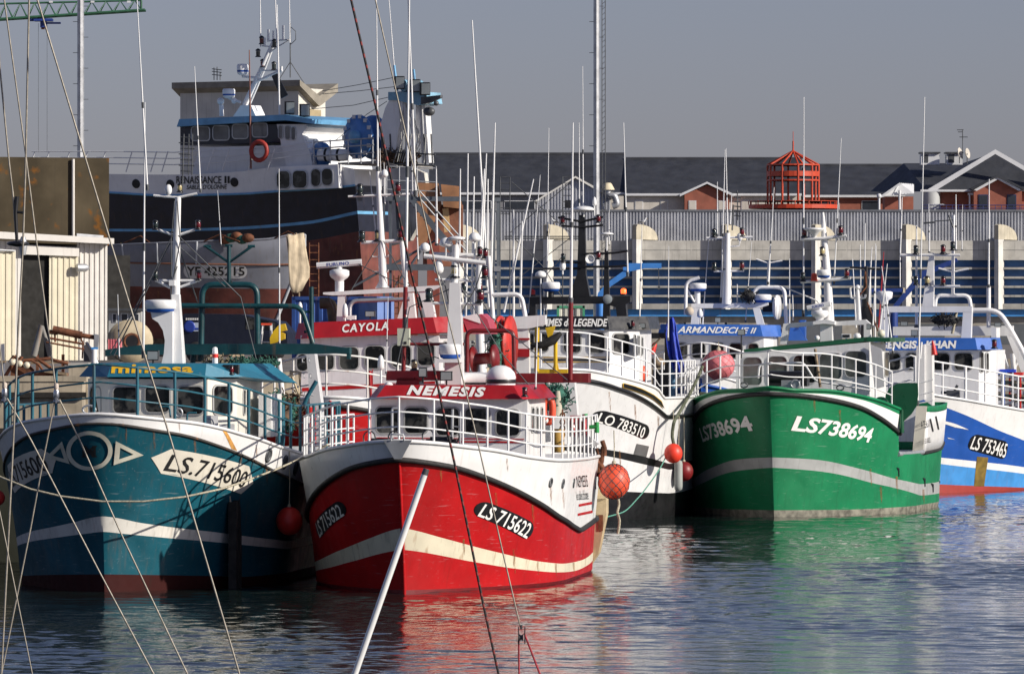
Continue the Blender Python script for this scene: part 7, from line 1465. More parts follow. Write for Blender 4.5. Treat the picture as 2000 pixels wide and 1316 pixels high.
# canvas sheet hung beside the bow
fr = Frame(580, 236, -20, 4.0); c = fr.at(580, 570, 0); t_ = fr.thing('canvas_sheet', 'stained cream canvas sheet hanging beside the grey hull bow', 'canvas')
mb = MB(); rows = [(457, 561, 594), (475, 562, 596), (500, 562, 600), (520, 563, 604), (540, 565, 604), (556, 566, 596), (570, 570, 590)]; P = []
for i, (y, x0, x1) in enumerate(rows):
    for j in range(13): t = j/12; P.append(fr.at(x0+(x1-x0)*t, y+2*math.sin(5*t+i), 0)+V(0.035*math.sin(6*t+i*0.9)+0.025*math.sin(17*t+i), 0, 0))
mb.add(P, [(i*13+j, i*13+j+1, (i+1)*13+j+1, (i+1)*13+j) for i in range(len(rows)-1) for j in range(12)], 0, True)
o = mb.build('cloth', mat('stained_canvas', (0.52, 0.43, 0.30), 0.9, var=0.25, scale=2, streak=0.4, rust=0.5), t_); md = o.modifiers.new('t', 'SOLIDIFY'); md.thickness = 0.02
mb = MB(); mb.tube([fr.at(578, 455, -0.1), fr.at(590, 700, -0.1)], 0.04, 6); mb.tube([fr.at(560, 460, -0.1), fr.at(578, 640, -0.1)], 0.02, 5); mb.tube([fr.at(596, 460, -0.1), fr.at(584, 570, -0.1)], 0.02, 5); mb.build('pole', WOOD, t_)
# ladders against the hull
def ladder(x0, x1, y0, y1, Y, label, n):
    fr = Frame((x0+x1)/2, Y, 0, 4.0); t_ = fr.thing('ladder', label, 'ladder', 'ladders against the hauled out trawler')
    mb = MB()
    for x in (x0, x1): mb.tube([fr.at(x, y0, 0), V(0, fr.at(x, y1, 0)[1], 0)], 0.035, 5)
    mb.build('rails', RUST, t_)
    for k in range(n): mb = MB(); y = y0+6+(y1-y0)*k/n; tubepx(mb, fr, [(x0, y), (x1, y)], 0.025, 0, 5); mb.build('rung', RUST, t_)
ladder(604, 622, 474, 640, 255, 'rusty ladder standing beside the hanging canvas sheet', 12)
ladder(770, 779, 538, 640, 250, 'narrow rusty ladder behind the long bar radar boat', 9)
# ================================================================ blue containers, site hut and other yard things
def container(px0, px1, y0, Y, th, label, m, Lc, m2=None, bot=None):
    fr = Frame(px1, Y, th, 4.0); t_ = fr.thing('container', label, 'container'); a = fr.at(px0, y0, 0); b = fr.at(px1, y0, 0); hh = a[2]; w_ = b[1]-a[1]
    mb = MB(); f = Face(fr, (0, a[1], 0.0), (0, b[1], 0.0), (0, a[1], hh)); corrug(mb, f, 0.1, 0.1, f.w-0.1, hh-0.1, 0.28, -0.04, 0)
    mb.prism([(-0.06, a[1], 0), (-0.06, b[1], 0), (-0.06, b[1], hh), (-0.06, a[1], hh)], (-Lc, 0, 0), 0); mb.build('body', m, t_)
    mb = MB()
    for q in ((a[1]+0.05, 0), (b[1]-0.05, 0)): mb.box((-0.02, q[0], hh/2), (0.12, 0.12, hh), 0)
    for z in (0.06, hh-0.06): mb.box((-0.02, (a[1]+b[1])/2, z), (0.12, w_, 0.12), 0)
    mb.build('frame', m2 or m, t_)
CB = mat('container_blue', (0.035, 0.09, 0.30), 0.5, var=0.15, rust=0.3); CB2 = mat('sunlit_container_blue', (0.12, 0.20, 0.45), 0.5, var=0.12, rust=0.3)  # the paler blue has the sun on the container end painted in
container(571, 736, 579, 218, 12, 'blue ribbed shipping container behind the red and white trawler', CB, 2.4)
container(736, 768, 580, 217.6, -35, 'paler blue container end in sun beside the blue container', CB2, 2.4)
container(1088, 1142, 597, 330, 0, 'small white ribbed site hut with green roof edge behind the black gantry', mat('white_ribbed_sheet', (0.68, 0.66, 0.56), 0.5, var=0.06), 2.4, mat('hut_green', (0.06, 0.30, 0.16), 0.5))
container(1335, 1420, 630, 300, 0, 'grey ribbed store behind the blue tarpaulin', mat('grey_ribbed_sheet', (0.28, 0.28, 0.28), 0.6, var=0.1), 2.4)
# cream cable reel
fr = Frame(257, 206, -8, 4.0); t_ = fr.thing('cable_reel', 'big cream drum reel with dark rusty hub on the yard', 'reel')
c = fr.at(257, 672, 0); r = 42/fr.scale()
for x in (0, -1.3):
    mb = MB(); mb.lathe([(0.22, -0.05), (r, -0.05), (r, 0.05), (0.22, 0.05)], (x, 0, r), 32, 0, (1, 0, 0)); mb.lathe([(0.28, 0.06), (0.25, 0.1), (0.2, 0.07)], (x, 0, r), 20, 1, (1, 0, 0)); mb.lathe([(0.20, 0.075), (0.01, 0.076)], (x, 0, r), 20, 2, (1, 0, 0)); mb.build('flange', [mat('cream_reel', (0.50, 0.42, 0.28), 0.7, var=0.15, rust=0.5), RUST, BLACK], t_)
mb = MB(); mb.lathe([(0.5, -1.3), (0.5, 0)], (0, 0, r), 24, 0, (1, 0, 0)); mb.build('core', WOOD, t_)
fr = Frame(222, 204, 0, 4.0); t_ = fr.thing('crate', 'small faded pink crate at the foot of the cream reel', 'crate'); mb = MB(); rectpx(mb, fr, 211, 663, 236, 690, 0, 0.6); mb.build('box', PINK, t_)
mb = MB()
for k in range(5): rectpx(mb, fr, 211+k*5, 662, 213+k*5, 690, 0.02, 0.03)
mb.build('slats', PINK, t_)
# van with a white panel
fr = Frame(388, 212, 8, 4.0); t_ = fr.thing('van', 'dark blue van with white side panel parked under the hulls', 'van')
mb = MB(); polypx(mb, fr, [(350, 628), (360, 612), (470, 614), (540, 628), (560, 650), (562, 690), (350, 690)], 0, 1.9); mb.build('body', mat('van_blue', (0.006, 0.009, 0.022), 0.5), t_)
mb = MB(); rectpx(mb, fr, 363, 630, 391, 647, 0.02, 0.02, 0); mb.lathe([(0.14, 0.0), (0.20, 0.005), (0.20, 0.01), (0.14, 0.012)], fr.at(370, 638, 0.03), 16, 1, (1, 0, 0)); rectpx(mb, fr, 375, 640, 388, 644, 0.03, 0.01, 1); mb.build('side_panel', [mat('pale_panel', (0.45, 0.52, 0.62), 0.5), LETB], t_)
mb = MB()
for k in range(8): rectpx(mb, fr, 363+k*4.2, 621, 366+k*4.2, 625, 0.02, 0.01)
mb.build('painted_band', LETW, t_)
for x in (385, 530):
    mb = MB(); mb.lathe([(0.2, -0.1), (0.36, -0.1), (0.36, 0.1), (0.2, 0.1)], fr.at(x, 688, 0.0), 18, 0, (1, 0, 0)); mb.lathe([(0.2, 0.08), (0.02, 0.09)], fr.at(x, 688, 0), 14, 1, (1, 0, 0)); mb.build('wheel', [RUBBER, ALU], t_)
mb = MB(); polypx(mb, fr, [(480, 619), (536, 630), (546, 645), (480, 643)], 0.01, 0.02); mb.build('side_window', GLASS, t_)
fr = Frame(248, 214, 0, 4.0); t_ = fr.thing('site_cabin', 'white cabin with dark windows under the grey hull, behind the reel', 'cabin')
mb = MB(); rectpx(mb, fr, 212, 606, 276, 690, 0, 2.2); mb.build('wall', mat('cabin_grey', (0.42, 0.42, 0.40), 0.7), t_)
for a, b in ((219, 228), (236, 250), (262, 272)):
    mb = MB(); rectpx(mb, fr, a, 612, b, 630, 0.02, 0.03, 0); rectpx(mb, fr, a+1.5, 613.5, b-1.5, 629, 0.03, 0.02, 1); mb.build('window', [WHITE, DARKW], t_)
mb = MB(); rectpx(mb, fr, 210, 602, 278, 607, 0.3, 2.8); mb.build('roof', STEEL, t_)
fr = Frame(520, 205, 0, 4.0); t_ = fr.thing('trestle', 'white steel trestle with orange top standing on the yard', 'trestle')
mb = MB(); 
for a, b in ((513, 507), (528, 531)): tubepx(mb, fr, [(a, 633), (b, 692)], 0.03, 0, 5); tubepx(mb, fr, [(a+2, 633, 0), (b, 692, -0.7)], 0.03, None, 5)
tubepx(mb, fr, [(509, 668), (530, 668)], 0.02, 0, 5); mb.build('legs', WHITE, t_); mb = MB(); rectpx(mb, fr, 510, 631, 531, 635, 0.05, 0.15); mb.build('top', ORANGE, t_)
fr = Frame(545, 204, 0, 4.0); t_ = fr.thing('yellow_loader', 'small yellow machine half hidden behind the dark teal arch', 'machine')
mb = MB(); polypx(mb, fr, [(527, 660), (533, 648), (545, 634), (556, 632), (560, 645), (548, 648), (556, 652), (556, 662), (540, 668), (545, 685), (528, 680)], 0, 0.8); mb.build('body', YELLOW, t_); mb = MB(); mb.lathe([(0.12, -0.1), (0.28, -0.1), (0.28, 0.1), (0.12, 0.1)], fr.at(540, 686, 0.1), 14, 0, (1, 0, 0)); mb.build('wheel', RUBBER, t_)
# workers under the hulls are not distinct in the photograph; a blue hydraulic crane boom shows behind the hall masts
fr = Frame(1205, 300, 0, 4.0); t_ = fr.thing('hydraulic_crane', 'light blue hydraulic crane boom raised in front of the blue louvres', 'crane')
CBL = mat('crane_light_blue', (0.05, 0.22, 0.60), 0.45, var=0.1)
mb = MB(); polypx(mb, fr, [(1217, 520), (1226, 514), (1292, 514), (1292, 524), (1260, 524), (1232, 530), (1217, 528)], 0, 0.35); mb.build('jib', CBL, t_)
mb = MB(); polypx(mb, fr, [(1222, 526), (1236, 524), (1228, 536), (1192, 560), (1176, 580), (1165, 590), (1168, 572), (1186, 552)], -0.05, 0.3); mb.build('boom', CBL, t_)
mb = MB(); tubepx(mb, fr, [(1172, 580), (1172, 690)], 0.2, -0.2, 8); mb.build('column', CBL, t_); mb = MB(); tubepx(mb, fr, [(1286, 524), (1287, 560)], 0.015, -0.1, 4); mb.box(fr.at(1287, 562, -0.1), (0.1, 0.1, 0.15)); mb.build('hook', STEEL, t_)
fr = Frame(1735, 260, 0, 4.0); t_ = fr.thing('hydraulic_crane', 'dark blue hydraulic crane boom behind the gantry of the rightmost boat', 'crane')
CDB = mat('crane_dark_blue', (0.012, 0.04, 0.20), 0.45)
mb = MB(); polypx(mb, fr, [(1690, 564), (1766, 563), (1766, 570), (1690, 571)], 0, 0.3); polypx(mb, fr, [(1764, 562), (1768, 562), (1768, 572), (1764, 572)], 0.02, 0.34, 1); mb.build('jib', [CDB, CREAM], t_)
mb = MB(); polypx(mb, fr, [(1742, 600), (1800, 530), (1868, 504), (1872, 510), (1806, 540), (1748, 606)], -0.4, 0.3); tubepx(mb, fr, [(1745, 600), (1745, 700)], 0.18, -0.5, 8); mb.build('boom', CDB, t_)
# dark dinghy mast group between the green and the blue boat
fr = Frame(1690, 216, 0, 0.0); t_ = fr.thing('netting_boat', 'small dark boat showing only its cluttered black mast between the green and rightmost boats', 'fishing boat')
mb = MB(); mb.tube([(-1.5, 0, 1.5), fr.at(1690, 600, 0), fr.at(1692, 520, 0)], [0.2, 0.12, 0.06], 8); tubepx(mb, fr, [(1660, 522), (1720, 526)], 0.04, 0, 6); polypx(mb, fr, [(1684, 600), (1703, 600), (1706, 670), (1680, 670)], 0.1, 0.4); mb.build('mast', BLACK, t_)
hb = Hull(Frame(1690, 212, 5), 8, 1.5, 1.2, 1.6, rake=0.5); mb = MB(); hull_mesh(mb, hb, [(0, const(-0.4), const(2.0), 5)]); o = mb.build('hull', BLUE, t_); 
for k, (a, b, c, d_) in enumerate(((1682, 640, 1680, 478), (1687, 640, 1690, 436), (1696, 600, 1703, 482), (1709, 660, 1710, 476), (1716, 640, 1726, 492), (1672, 640, 1665, 506), (1700, 640, 1700, 510))):
    mb = MB(); p, q = fr.at(a, b, -0.2*k), fr.at(c, d_, -0.2*k); mb.tube([p, (p+q)/2, q], [0.03, 0.025, 0.014], 5); mb.build('whip_antenna', [WHITE_C, REDT][k == 4], t_)
mb = MB(); tubepx(mb, fr, [(1672, 585), (1692, 560), (1690, 530)], 0.03, 0.2, 5); tubepx(mb, fr, [(1694, 590), (1720, 660)], 0.03, 0.2, 5); mb.build('rigging', RUST, t_)
# rust coloured boarded shed with dark steel stair tower
fr = Frame(880, 262, 0, 4.0); t_ = fr.thing('boarded_shed', 'tall shed of rust brown boards behind the stern of the hauled out trawler', 'shed')
BRD = mat('brown_boards', (0.34, 0.16, 0.075), 0.75, var=0.3, scale=1.2, streak=0.5, rust=0.4); BRR = mat('red_boards', (0.26, 0.06, 0.04), 0.8, var=0.25, streak=0.4)
mb = MB(); polypx(mb, fr, [(812, 357), (856, 358), (862, 400), (830, 480), (815, 480)], 0, 1.5, 0); polypx(mb, fr, [(861, 360), (897, 364), (903, 408), (866, 404)], 0.3, 1.2, 0); mb.build('upper_boards', BRD, t_)
mb = MB(); rectpx(mb, fr, 826, 400, 904, 520, -0.3, 1.4, 0); mb.build('boards', mat('mixed_boards', (0.24, 0.10, 0.06), 0.8, var=0.35, scale=1.5, streak=0.6), t_)
mb = MB(); rectpx(mb, fr, 834, 470, 858, 700, -0.1, 1.2, 0); rectpx(mb, fr, 792, 520, 816, 700, -0.1, 1.0, 0); mb.build('red_boards', BRR, t_)
mb = MB(); polypx(mb, fr, [(864, 408), (876, 406), (880, 452), (868, 454)], 0.02, 0.1, 0); mb.build('pale_board', mat('pale_board', (0.62, 0.40, 0.18), 0.7), t_)
fr = Frame(800, 256, 0, 4.0); t_ = fr.thing('stair_tower', 'grey steel stair and platform tower beside the trawler stern', 'scaffold')
DK = mat('slate_grey_steel', (0.10, 0.115, 0.135), 0.5, 0.2, var=0.15)
for q in ((752, 384, 910, 393), (750, 516, 860, 528)): mb = MB(); rectpx(mb, fr, *q, 0, 0.5); mb.build('platform', DK, t_)
mb = MB(); polypx(mb, fr, [(798, 390), (812, 392), (908, 505), (894, 512)], 0.2, 0.15); mb.build('stair_string', DK, t_)
mb = MB()
for k in range(14): a = k/14; rectpx(mb, fr, 800+a*96, 396+a*112, 816+a*96, 398+a*112, 0.05, 0.7)
mb.build('stair_treads', DK, t_)
for x0, x1, y in ((748, 752, 384), (760, 765, 384)): mb = MB(); rectpx(mb, fr, x0, y, x1, 700, -0.1, 0.2); mb.build('post', DK, t_)
mb = MB()
for dy in (0, 14): tubepx(mb, fr, [(820, 388-dy), (912, 492-dy)], 0.03, 0.1, 5)
for y in (325, 352, 370): tubepx(mb, fr, [(755, y), (852, y+4)], 0.025, 0.1, 5)
for x in (755, 780, 815, 852): tubepx(mb, fr, [(x, 325), (x, 385)], 0.025, 0.1, 5)
mb.build('handrail', ALU, t_)
mb = MB(); tubepx(mb, fr, [(910, 505), (860, 560)], 0.04, 0, 5); tubepx(mb, fr, [(770, 560), (830, 480)], 0.05, 0, 5); tubepx(mb, fr, [(690, 560), (850, 470)], 0.05, -0.2, 5); mb.build('brace', DK, t_)
fr = Frame(972, 290, 0, 4.0); t_ = fr.thing('steel_ladder_tower', 'tall grey steel frame with rungs standing before the left end of the hall', 'scaffold')
mb = MB(); rectpx(mb, fr, 961, 388, 967, 700, 0, 0.3); rectpx(mb, fr, 970, 388, 976, 700, 0, 0.3); rectpx(mb, fr, 962, 386, 978, 394, 0.05, 0.4); mb.build('column', mat('blue_grey_steel', (0.17, 0.19, 0.21), 0.5, 0.3), t_)
for y in range(408, 620, 26): mb = MB(); rectpx(mb, fr, 967, y, 970, y+2.5, 0, 0.2); mb.build('rung', ALU, t_)
mb = MB(); rectpx(mb, fr, 964, 520, 977, 530, 0.04, 0.4); mb.build('joint_plate', ALU, t_)
fr = Frame(1050, 318, 0, 4.0); t_ = fr.thing('tube_scaffold', 'thin dark tube scaffold with long diagonal braces before the hall', 'scaffold')
mb = MB()
for x, y0 in ((996, 346), (1099, 345), (977, 346)): tubepx(mb, fr, [(x, y0), (x, 690)], 0.028, 0, 5)
for y in (462, 466): tubepx(mb, fr, [(985, y), (1132, y)], 0.03, 0, 5)
for a in ((996, 455, 1120, 352), (996, 458, 1060, 520), (1120, 460, 990, 560), (1000, 356, 1120, 460), (1060, 520, 1110, 600), (1099, 500, 1060, 545)): tubepx(mb, fr, [a[:2], a[2:]], 0.022, 0, 5)
mb.build('tubes', STEEL, t_)
for x0, x1 in ((977, 996), (1099, 1117)):
    for y in range(346, 420, 12): mb = MB(); tubepx(mb, fr, [(x0, y), (x1, y)], 0.022, 0, 5); mb.build('rung', STEEL, t_)
mb = MB(); rectpx(mb, fr, 1103, 391, 1116, 406, 0.02, 0.1); mb.build('black_board', BLACK, t_)
# cluttered aerials behind the red boats' masts: one more fishing boat aft of them
fr = Frame(945, 164, 7, 0.0); t_ = fr.thing('aerial_mast_boat', 'white boat hidden behind the red masts, seen by its crowded aerial mast', 'fishing boat')
hb = Hull(Frame(938, 161, 7), 6, 1.3, 1.1, 1.6, rake=0.5); mb = MB(); hull_mesh(mb, hb, [(0, const(-0.4), const(2.2), 5)]); o = mb.build('hull', WHITE, t_); o.location = (0, 0, 0)
mb = MB(); mb.tube([(0, 0, 2.0), fr.at(934, 560, 0), fr.at(938, 470, 0)], [0.14, 0.1, 0.06], 8); tubepx(mb, fr, [(905, 572), (960, 570)], 0.04, 0, 6); tubepx(mb, fr, [(925, 545), (960, 543)], 0.04, 0, 6); tubepx(mb, fr, [(900, 506), (948, 512)], 0.04, 0, 6); tubepx(mb, fr, [(925, 640), (928, 560)], 0.08, 0, 8); mb.build('mast', WHITE, t_)
for k, (a, b, c, d_) in enumerate(((910, 620, 914, 300), (921, 610, 926, 345), (938, 480, 946, 330), (941, 500, 950, 300), (951, 560, 953, 350), (955, 600, 922, 40), (959, 540, 967, 240), (1016, 600, 1020, 432), (984, 610, 1042, 350), (1003, 620, 1003, 410), (896, 610, 899, 330))):
    mb = MB(); p, q = fr.at(a, b, -0.1*k), fr.at(c, d_, -0.1*k); mb.tube([p, (p+q)/2, q], [0.034, 0.028, 0.016], 6); mb.build('whip_antenna', WHITE_C, t_)
for x, y, l in ((948, 505, LENSR), (954, 544, LENSR), (937, 572, LENSR), (906, 572, LENSD)): navlight(fr, x, y, 0, l, 0.8, t_)
# ================================================================ things on the near quay at the left
fr = Frame(150, 150, 0, QZ); t_ = fr.thing('roller_rack', 'rusty rack with roller bars and raised grey arms standing on the quay', 'rack')
mb = MB(); tubepx(mb, fr, [(103, 643), (160, 655)], 0.09, 0, 8); tubepx(mb, fr, [(160, 655), (186, 659)], 0.055, 0, 8); tubepx(mb, fr, [(96, 648), (112, 650)], 0.06, 0, 6); mb.build('roller', RUST, t_)
mb = MB(); tubepx(mb, fr, [(96, 660), (164, 672)], 0.03, 0, 6); tubepx(mb, fr, [(90, 668), (165, 682)], 0.025, 0, 6)
for x in (107, 148, 158): tubepx(mb, fr, [(x, 648), (x+1, 668)], 0.025, 0, 5)
tubepx(mb, fr, [(162, 665), (161, 700)], 0.02, 0, 5); mb.build('crossbars', RUST, t_)
mb = MB(); tubepx(mb, fr, [(81, 635), (66, 695)], [0.06, 0.08], 0.1, 6); tubepx(mb, fr, [(82, 638), (90, 664), (98, 700)], 0.05, -0.3, 6); mb.build('left_arm', mat('grey_arm', (0.22, 0.21, 0.19), 0.7, rust=0.4), t_)
mb = MB(); polypx(mb, fr, [(184, 652), (193, 654), (191, 680), (184, 680)], 0.1, 0.12); rectpx(mb, fr, 178, 678, 191, 682, 0.12, 0.15, 1); tubepx(mb, fr, [(184, 682), (184, 712)], 0.06, 0.1, 8, 2); tubepx(mb, fr, [(168, 668), (182, 690), (190, 710)], 0.04, -0.1, 6); mb.build('right_arm', [ALU, BLUEL, WHITE], t_)
mb = MB(); polypx(mb, fr, [(163, 676), (170, 670), (186, 690), (190, 706), (164, 706)], -0.2, 0.3); mb.build('grey_sheet', mat('dark_grey_sheet', (0.07, 0.07, 0.09), 0.7), t_)
mb = MB()
for x in (70, 120, 180): rectpx(mb, fr, x, 692, x+5, 742, -0.2, 0.2)
mb.build('leg', RUST, t_)
fr = Frame(60, 146, 0, QZ); t_ = fr.thing('rusty_frame', 'low heap of rusty trawl door frames and chain on the quay edge', 'trawl gear')
mb = MB()
for a in ((18, 708, 28, 695), (28, 695, 46, 712), (36, 712, 42, 696), (46, 704, 100, 700), (70, 698, 112, 728), (8, 738, 24, 712), (100, 702, 140, 712)): tubepx(mb, fr, [a[:2], a[2:]], 0.045, 0.1, 6)
polypx(mb, fr, [(22, 712), (48, 704), (66, 722), (60, 738), (20, 738)], 0, 0.25); polypx(mb, fr, [(66, 726), (130, 728), (132, 744), (60, 744)], 0.1, 0.6); tubepx(mb, fr, [(62, 704), (76, 712), (88, 730)], 0.03, 0.2, 5); mb.build('frames', RUST, t_)
for a, b, c, d_, z in ((86, 722, 130, 728, .3), (100, 716, 150, 714, .2), (60, 706, 132, 704, -.4)):
    mb = MB(); polypx(mb, fr, [(a, b), (c, d_), (c, d_+5), (a, b+5)], z, 0.3); mb.build('plank', WOOD, t_)
for k in range(3):
    mb = MB(); c = fr.at(24+k*14, 707+3*k, 0.3); mb.ball(c, 0.08, 0, 10, 7); mb.build('bobbin', CREAM, t_)
fr = Frame(20, 150, 0, QZ); t_ = fr.thing('steel_plate', 'dull grey steel plate leaning beside the sliding door', 'plate'); mb = MB(); polypx(mb, fr, [(2, 672), (8, 671), (9, 742), (1, 742)], 0, 0.12); mb.build('sheet', GREYB, t_); mb = MB(); rectpx(mb, fr, 0, 704, 11, 708, 0.05, 0.2); mb.build('batten', WOOD, t_)
fr = Frame(153, 142.6, 0, 0); t_ = fr.thing('quay_pillar', 'weathered concrete pillar at the quay corner beside the teal boat', 'pillar')
mb = MB(); rectpx(mb, fr, 134, 712, 171, 900, 0, 0.9, 0); mb.build('shaft', QWALL, t_); mb = MB(); rectpx(mb, fr, 133, 709, 172, 713.5, 0.04, 1.0); mb.build('cap', CONC, t_)
# fender tyres and ladder down the quay face
fr = Frame(90, 141.5, 0, 0); t_ = fr.thing('quay_timber', 'dark horizontal timber walings along the quay face behind the teal bow', 'timber'); mb = MB()
rectpx(mb, fr, -40, 766, 168, 776, 0.12, 0.1); mb.build('waling', mat('wet_black_timber', (0, 0, 0)), t_)
mb = MB(); rectpx(mb, fr, -40, 836, 168, 846, 0.12, 0.1); mb.build('waling', mat('wet_black_timber', (0, 0, 0)), t_)
# green rope from the white boat into the water, and buoys by the green bow
def rope(name, label, fr, pts, r, m, sub=6):
    P = [fr.l2w(fr.at(a, b, x)) for a, b, x in pts]; c = P[0]
    t = np.linspace(0, 1, len(P)); T = np.linspace(0, 1, len(P)*sub); Q = np.stack([smoothcurve(t, [p[i] for p in P])(T) for i in range(3)], 1)
    o = tag(empty(name, tuple(c)), label, 'rope'); mb = MB(); mb.tube([q-c for q in Q], r, 6); mb.build('rope', m, o)
fr = Frame(1230, 166, 0, 0)
rope('mooring_rope', 'thin green mooring rope sagging from the white hull to the water', fr, [(1311, 838, -9.0), (1306, 875, -8), (1294, 905, -6), (1270, 942, -3), (1246, 972, 0), (1216, 1000, 4), (1182, 1010, 7)], 0.018, ROPEG)
rope('dangling_rope', 'pale rope end dangling from the orange buoy into the water', Frame(1209, 135, 0, 0), [(1207, 970, 0), (1209, 985, 0), (1206, 1000, 0.1), (1210, 1018, 0), (1207, 1042, 0)], 0.03, ROPE)
frg = Frame(1316, 172.6, 0, 0)
buoy('buoy', frg, 1315, 885, 0, 18, mat('bright_red_buoy', (0.75, 0.05, 0.025), 0.4), 'bright red ball buoy between the white hull and the green bow', 'buoys hung as fenders', netted=False, hang=0.9)
buoy('buoy', frg, 1336, 920, -2.0, 18, REDD, 'dark red buoy in deep shade under the bright red one', 'buoys hung as fenders', netted=False, hang=1.2)
buoy('buoy', Frame(0, 128, 0, 0), -4, 972, 0, 14, BUOYR, 'red buoy cut by the left picture edge beside the teal bow', 'buoys hung as fenders', netted=False, hang=1.5)
t_ = tag(empty('cylinder_fender', tuple(frg.l2w(frg.at(1325, 928, -0.6)))), 'pale grey cylinder fender hanging beside the green bow', 'fender')
mb = MB(); mb.lathe([(0.03, -0.42), (0.10, -0.38), (0.115, -0.3), (0.115, 0.3), (0.10, 0.38), (0.03, 0.42)], (0, 0, 0), 14, 0); mb.build('body', mat('grey_fender', (0.30, 0.32, 0.30), 0.6), t_); mb = MB(); mb.tube([(0, 0, 0.4), (0.02, 0, 1.6)], 0.012, 5); mb.build('lanyard', ROPE, t_)
# mooring bundle between white and green boats
rope('mooring_bundle', 'bundle of tarred mooring ropes between white stern and green bow', frg, [(1372, 716, -4), (1352, 760, -3), (1330, 800, -1), (1316, 826, 0), (1313, 850, 0), (1316, 868, 0)], 0.05, mat('tarry_rope', (0, 0, 0)))
# ================================================================ standing rigging of the yacht in front of the camera
YR = 25.0
fr = Frame(1000, YR, 0, 0); S_ = fr.scale()
def wire(label, pts, r, m, name='rigging_wire', cat='wire', group='rigging wires of the near yacht', dx=0.0, sheath=None):
    r *= 0.8
    P = [fr.l2w(fr.at(a, b, dx)) for a, b in pts]; c = P[len(P)//2]; o = tag(empty(name, tuple(c)), label, cat, group)
    mb = MB(); mb.tube([p-c for p in P], r, 8); mb.build('wire' if name == 'rigging_wire' else 'line', m, o)
    return o, c
wire('steel wire running down the left edge into a black round fitting', [(-8, -10), (0, 136), (18, 320), (25, 377), (33, 472)], 0.0044, WIRE)
wire('near vertical steel wire through the round fitting to the bottom left corner', [(57, -10), (50, 320), (45, 474), (35, 660), (26, 860), (2, 1330), (-30, 2000)], 0.0048, WIRE, dx=0.05)
wire('steel wire from the upper left down to the right turnbuckle on the left', [(4, -30), (48, 285), (74, 494), (104, 720), (108, 752)], 0.0040, WIRE, dx=-0.05)
wire('long slanting wire crossing the name of the teal boat', [(70, -10), (170, 320), (209, 450), (291, 720), (334, 860), (472, 1330), (640, 1900)], 0.0046, WIRE, dx=0.1)
wire('left leg of the wire bridle under the right turnbuckle', [(107, 784), (84, 900), (60, 1030), (0, 1330), (-60, 1640)], 0.0038, WIRE, dx=-0.05)
wire('right leg of the wire bridle under the right turnbuckle', [(116, 780), (156, 860), (242, 1054), (373, 1330), (640, 1890)], 0.0040, WIRE, dx=-0.05)
wire('right leg of the wire bridle under the left turnbuckle', [(14, 778), (61, 860), (194, 1116), (308, 1330), (620, 1900)], 0.0040, WIRE, dx=-0.02)
wire('short upper wire holding the left turnbuckle', [(-30, 300), (-2, 660), (8, 752)], 0.0038, WIRE, dx=-0.02)
wire('left leg of the wire bridle under the left turnbuckle', [(4, 786), (-20, 850), (-140, 1200)], 0.0036, WIRE, dx=-0.02)
wire('thin wire leaving the left edge low over the dark water', [(-20, 930), (0, 1002), (66, 1330), (190, 1900)], 0.0030, WIRE, dx=0.15)
def turnbuckle(px, py, label):
    c = fr.l2w(fr.at(px, py, -0.04)); o = tag(empty('turnbuckle', tuple(c)), label, 'turnbuckle', 'bridle turnbuckles of the near yacht')
    mb = MB(); k = 1/S_; mb.lathe([(0.004, 22*k), (0.009, 20*k), (0.010, 12*k), (0.008, 9*k)], (0, 0, 0), 10, 0); mb.build('rope_whipping', mat('pale_whipping', (0.55, 0.47, 0.40), 0.8), o)
    mb = MB(); mb.box((0, -0.008, -4*k), (0.006, 0.004, 26*k), 0); mb.box((0.0, 0.006, -4*k), (0.018, 0.004, 26*k), 0); mb.lathe([(0.007, -0.012), (0.007, 0.012)], (0, 0, -14*k), 10, 0, (1, 0, 0)); mb.lathe([(0.009, 9*k), (0.012, 4*k), (0.012, -4*k), (0.007, -10*k)], (0, 0, 0), 8, 0); mb.build('fork', mat('polished_steel', (0.45, 0.46, 0.47), 0.25, 0.9), o)
turnbuckle(110, 770, 'steel turnbuckle with pale whipping, the right of two at the left'); turnbuckle(9, 768, 'steel turnbuckle with pale whipping at the very left edge')
c = fr.l2w(fr.at(35, 476, 0)); o = tag(empty('spreader_fitting', tuple(c)), 'black and grey lens shaped rigging fitting on the left wires', 'rigging fitting'); k = 1/S_
mb = MB(); mb.lathe([(2*k, -6*k), (18*k, -3.5*k), (23*k, 0), (18*k, 3.5*k), (2*k, 6*k)], (0, 0, 0), 20, 0); mb.build('disc', BLACK, o)
mb = MB(); mb.lathe([(5*k, -22*k), (8*k, -8*k), (8*k, 2*k), (4*k, 14*k)], (10*k, 0, 0), 12, 0); mb.build('socket', ALU, o)
mb = MB(); mb.tube([(-2*k, 0, 92*k), (-5*k, 0, 60*k), (-2*k, 0, 4*k)], [0.009, 0.008, 0.006], 8, 0); mb.tube([(-4*k, 0, 62*k), (14*k, 0, 60*k)], 0.006, 6, 0); mb.build('swage_terminal', BLACK, o)
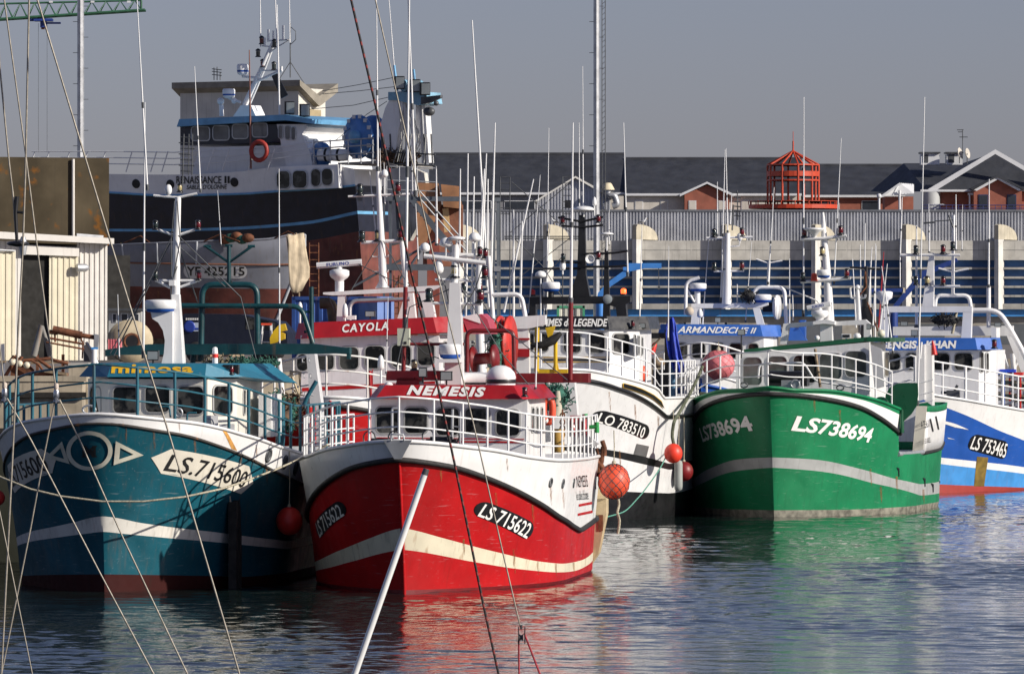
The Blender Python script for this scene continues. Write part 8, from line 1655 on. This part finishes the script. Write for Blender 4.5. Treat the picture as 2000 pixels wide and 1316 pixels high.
# striped thick stay: dark line with red flecks
G = [(683, -12), (740, 235), (758, 320), (803, 530), (839, 680), (890, 915), (944, 1180), (977, 1330), (1060, 1720)]
def striped():
    m = bpy.data.materials.new('flecked_line'); m.use_nodes = True; t = m.node_tree; b = t.nodes['Principled BSDF']; b.inputs['Roughness'].default_value = 0.7
    tc = t.nodes.new('ShaderNodeTexCoord'); w_ = t.nodes.new('ShaderNodeTexWave'); w_.wave_type = 'BANDS'; w_.bands_direction = 'Z'; w_.inputs['Scale'].default_value = 7.0; w_.inputs['Distortion'].default_value = 2.5; w_.inputs['Detail'].default_value = 2
    r = t.nodes.new('ShaderNodeValToRGB'); r.color_ramp.elements[0].position = 0.70; r.color_ramp.elements[0].color = (0.016, 0.012, 0.012, 1); r.color_ramp.elements[1].position = 0.86; r.color_ramp.elements[1].color = (0.20, 0.018, 0.015, 1)
    t.links.new(tc.outputs['Object'], w_.inputs[0]); t.links.new(w_.outputs[0], r.inputs[0]); t.links.new(r.outputs[0], b.inputs[0]); return m
wire('thick dark line flecked with red crossing the whole picture', G, 0.0060, striped(), 'control_line', 'line', 'lines of the near yacht')
wire('thin pale wire from the top down to the black block', [(731, -10), (760, 120), (808, 330), (853, 530), (890, 680), (940, 893), (980, 1070), (1016, 1222)], 0.0036, WIRE, dx=0.12)
RR = mat('red_line', (0.32, 0.015, 0.03), 0.7, var=0.3, scale=60)
wire('left red tackle line below the black block', [(1013, 1250), (1014, 1330), (1018, 1700)], 0.0042, RR, 'tackle_line', 'line', 'lines of the near yacht', dx=0.12)
wire('right red tackle line below the black block', [(1024, 1236), (1060, 1330), (1200, 1690)], 0.0046, RR, 'tackle_line', 'line', 'lines of the near yacht', dx=0.12)
c = fr.l2w(fr.at(1018, 1240, 0.12)); o = tag(empty('pulley_block', tuple(c)), 'black pulley block with red lines hanging low in the middle', 'pulley block')
mb = MB()
for d_ in (-0.012, 0.012): mb.prism([(11*k*math.cos(a)*(1.0), d_, 0) if False else (d_, 11*k*math.cos(a), 17*k*math.sin(a)) for a in np.linspace(0, 2*math.pi, 19)[:-1]], (0.004, 0, 0))
mb.build('cheek', BLACK, o); mb = MB(); mb.lathe([(7*k, -0.008), (4*k, 0), (7*k, 0.008)], (0, 0, -4*k), 14, 0, (1, 0, 0)); mb.tube([(0, 0, 12*k), (0, -2*k, 20*k)], 0.005, 6); mb.build('sheave', STEEL, o)
# white pole
P = [fr.l2w(fr.at(a, b, 0.2)) for a, b in ((831, 921), (693, 1316), (480, 1926))]; o = tag(empty('white_pole', tuple(P[1])), 'white pole with a dark end cap slanting up before the red bow', 'pole')
mb = MB(); mb.tube([p-P[1] for p in P], 0.0125, 12); mb.build('shaft', mat('pole_white', (0.74, 0.74, 0.72), 0.3, coat=0.4), o)
d_ = (P[0]-P[1])/np.linalg.norm(P[0]-P[1]); mb = MB(); mb.tube([P[0]-P[1]-d_*0.012, P[0]-P[1]+d_*0.012], [0.0132, 0.012], 12); mb.build('end_cap', STEEL, o)
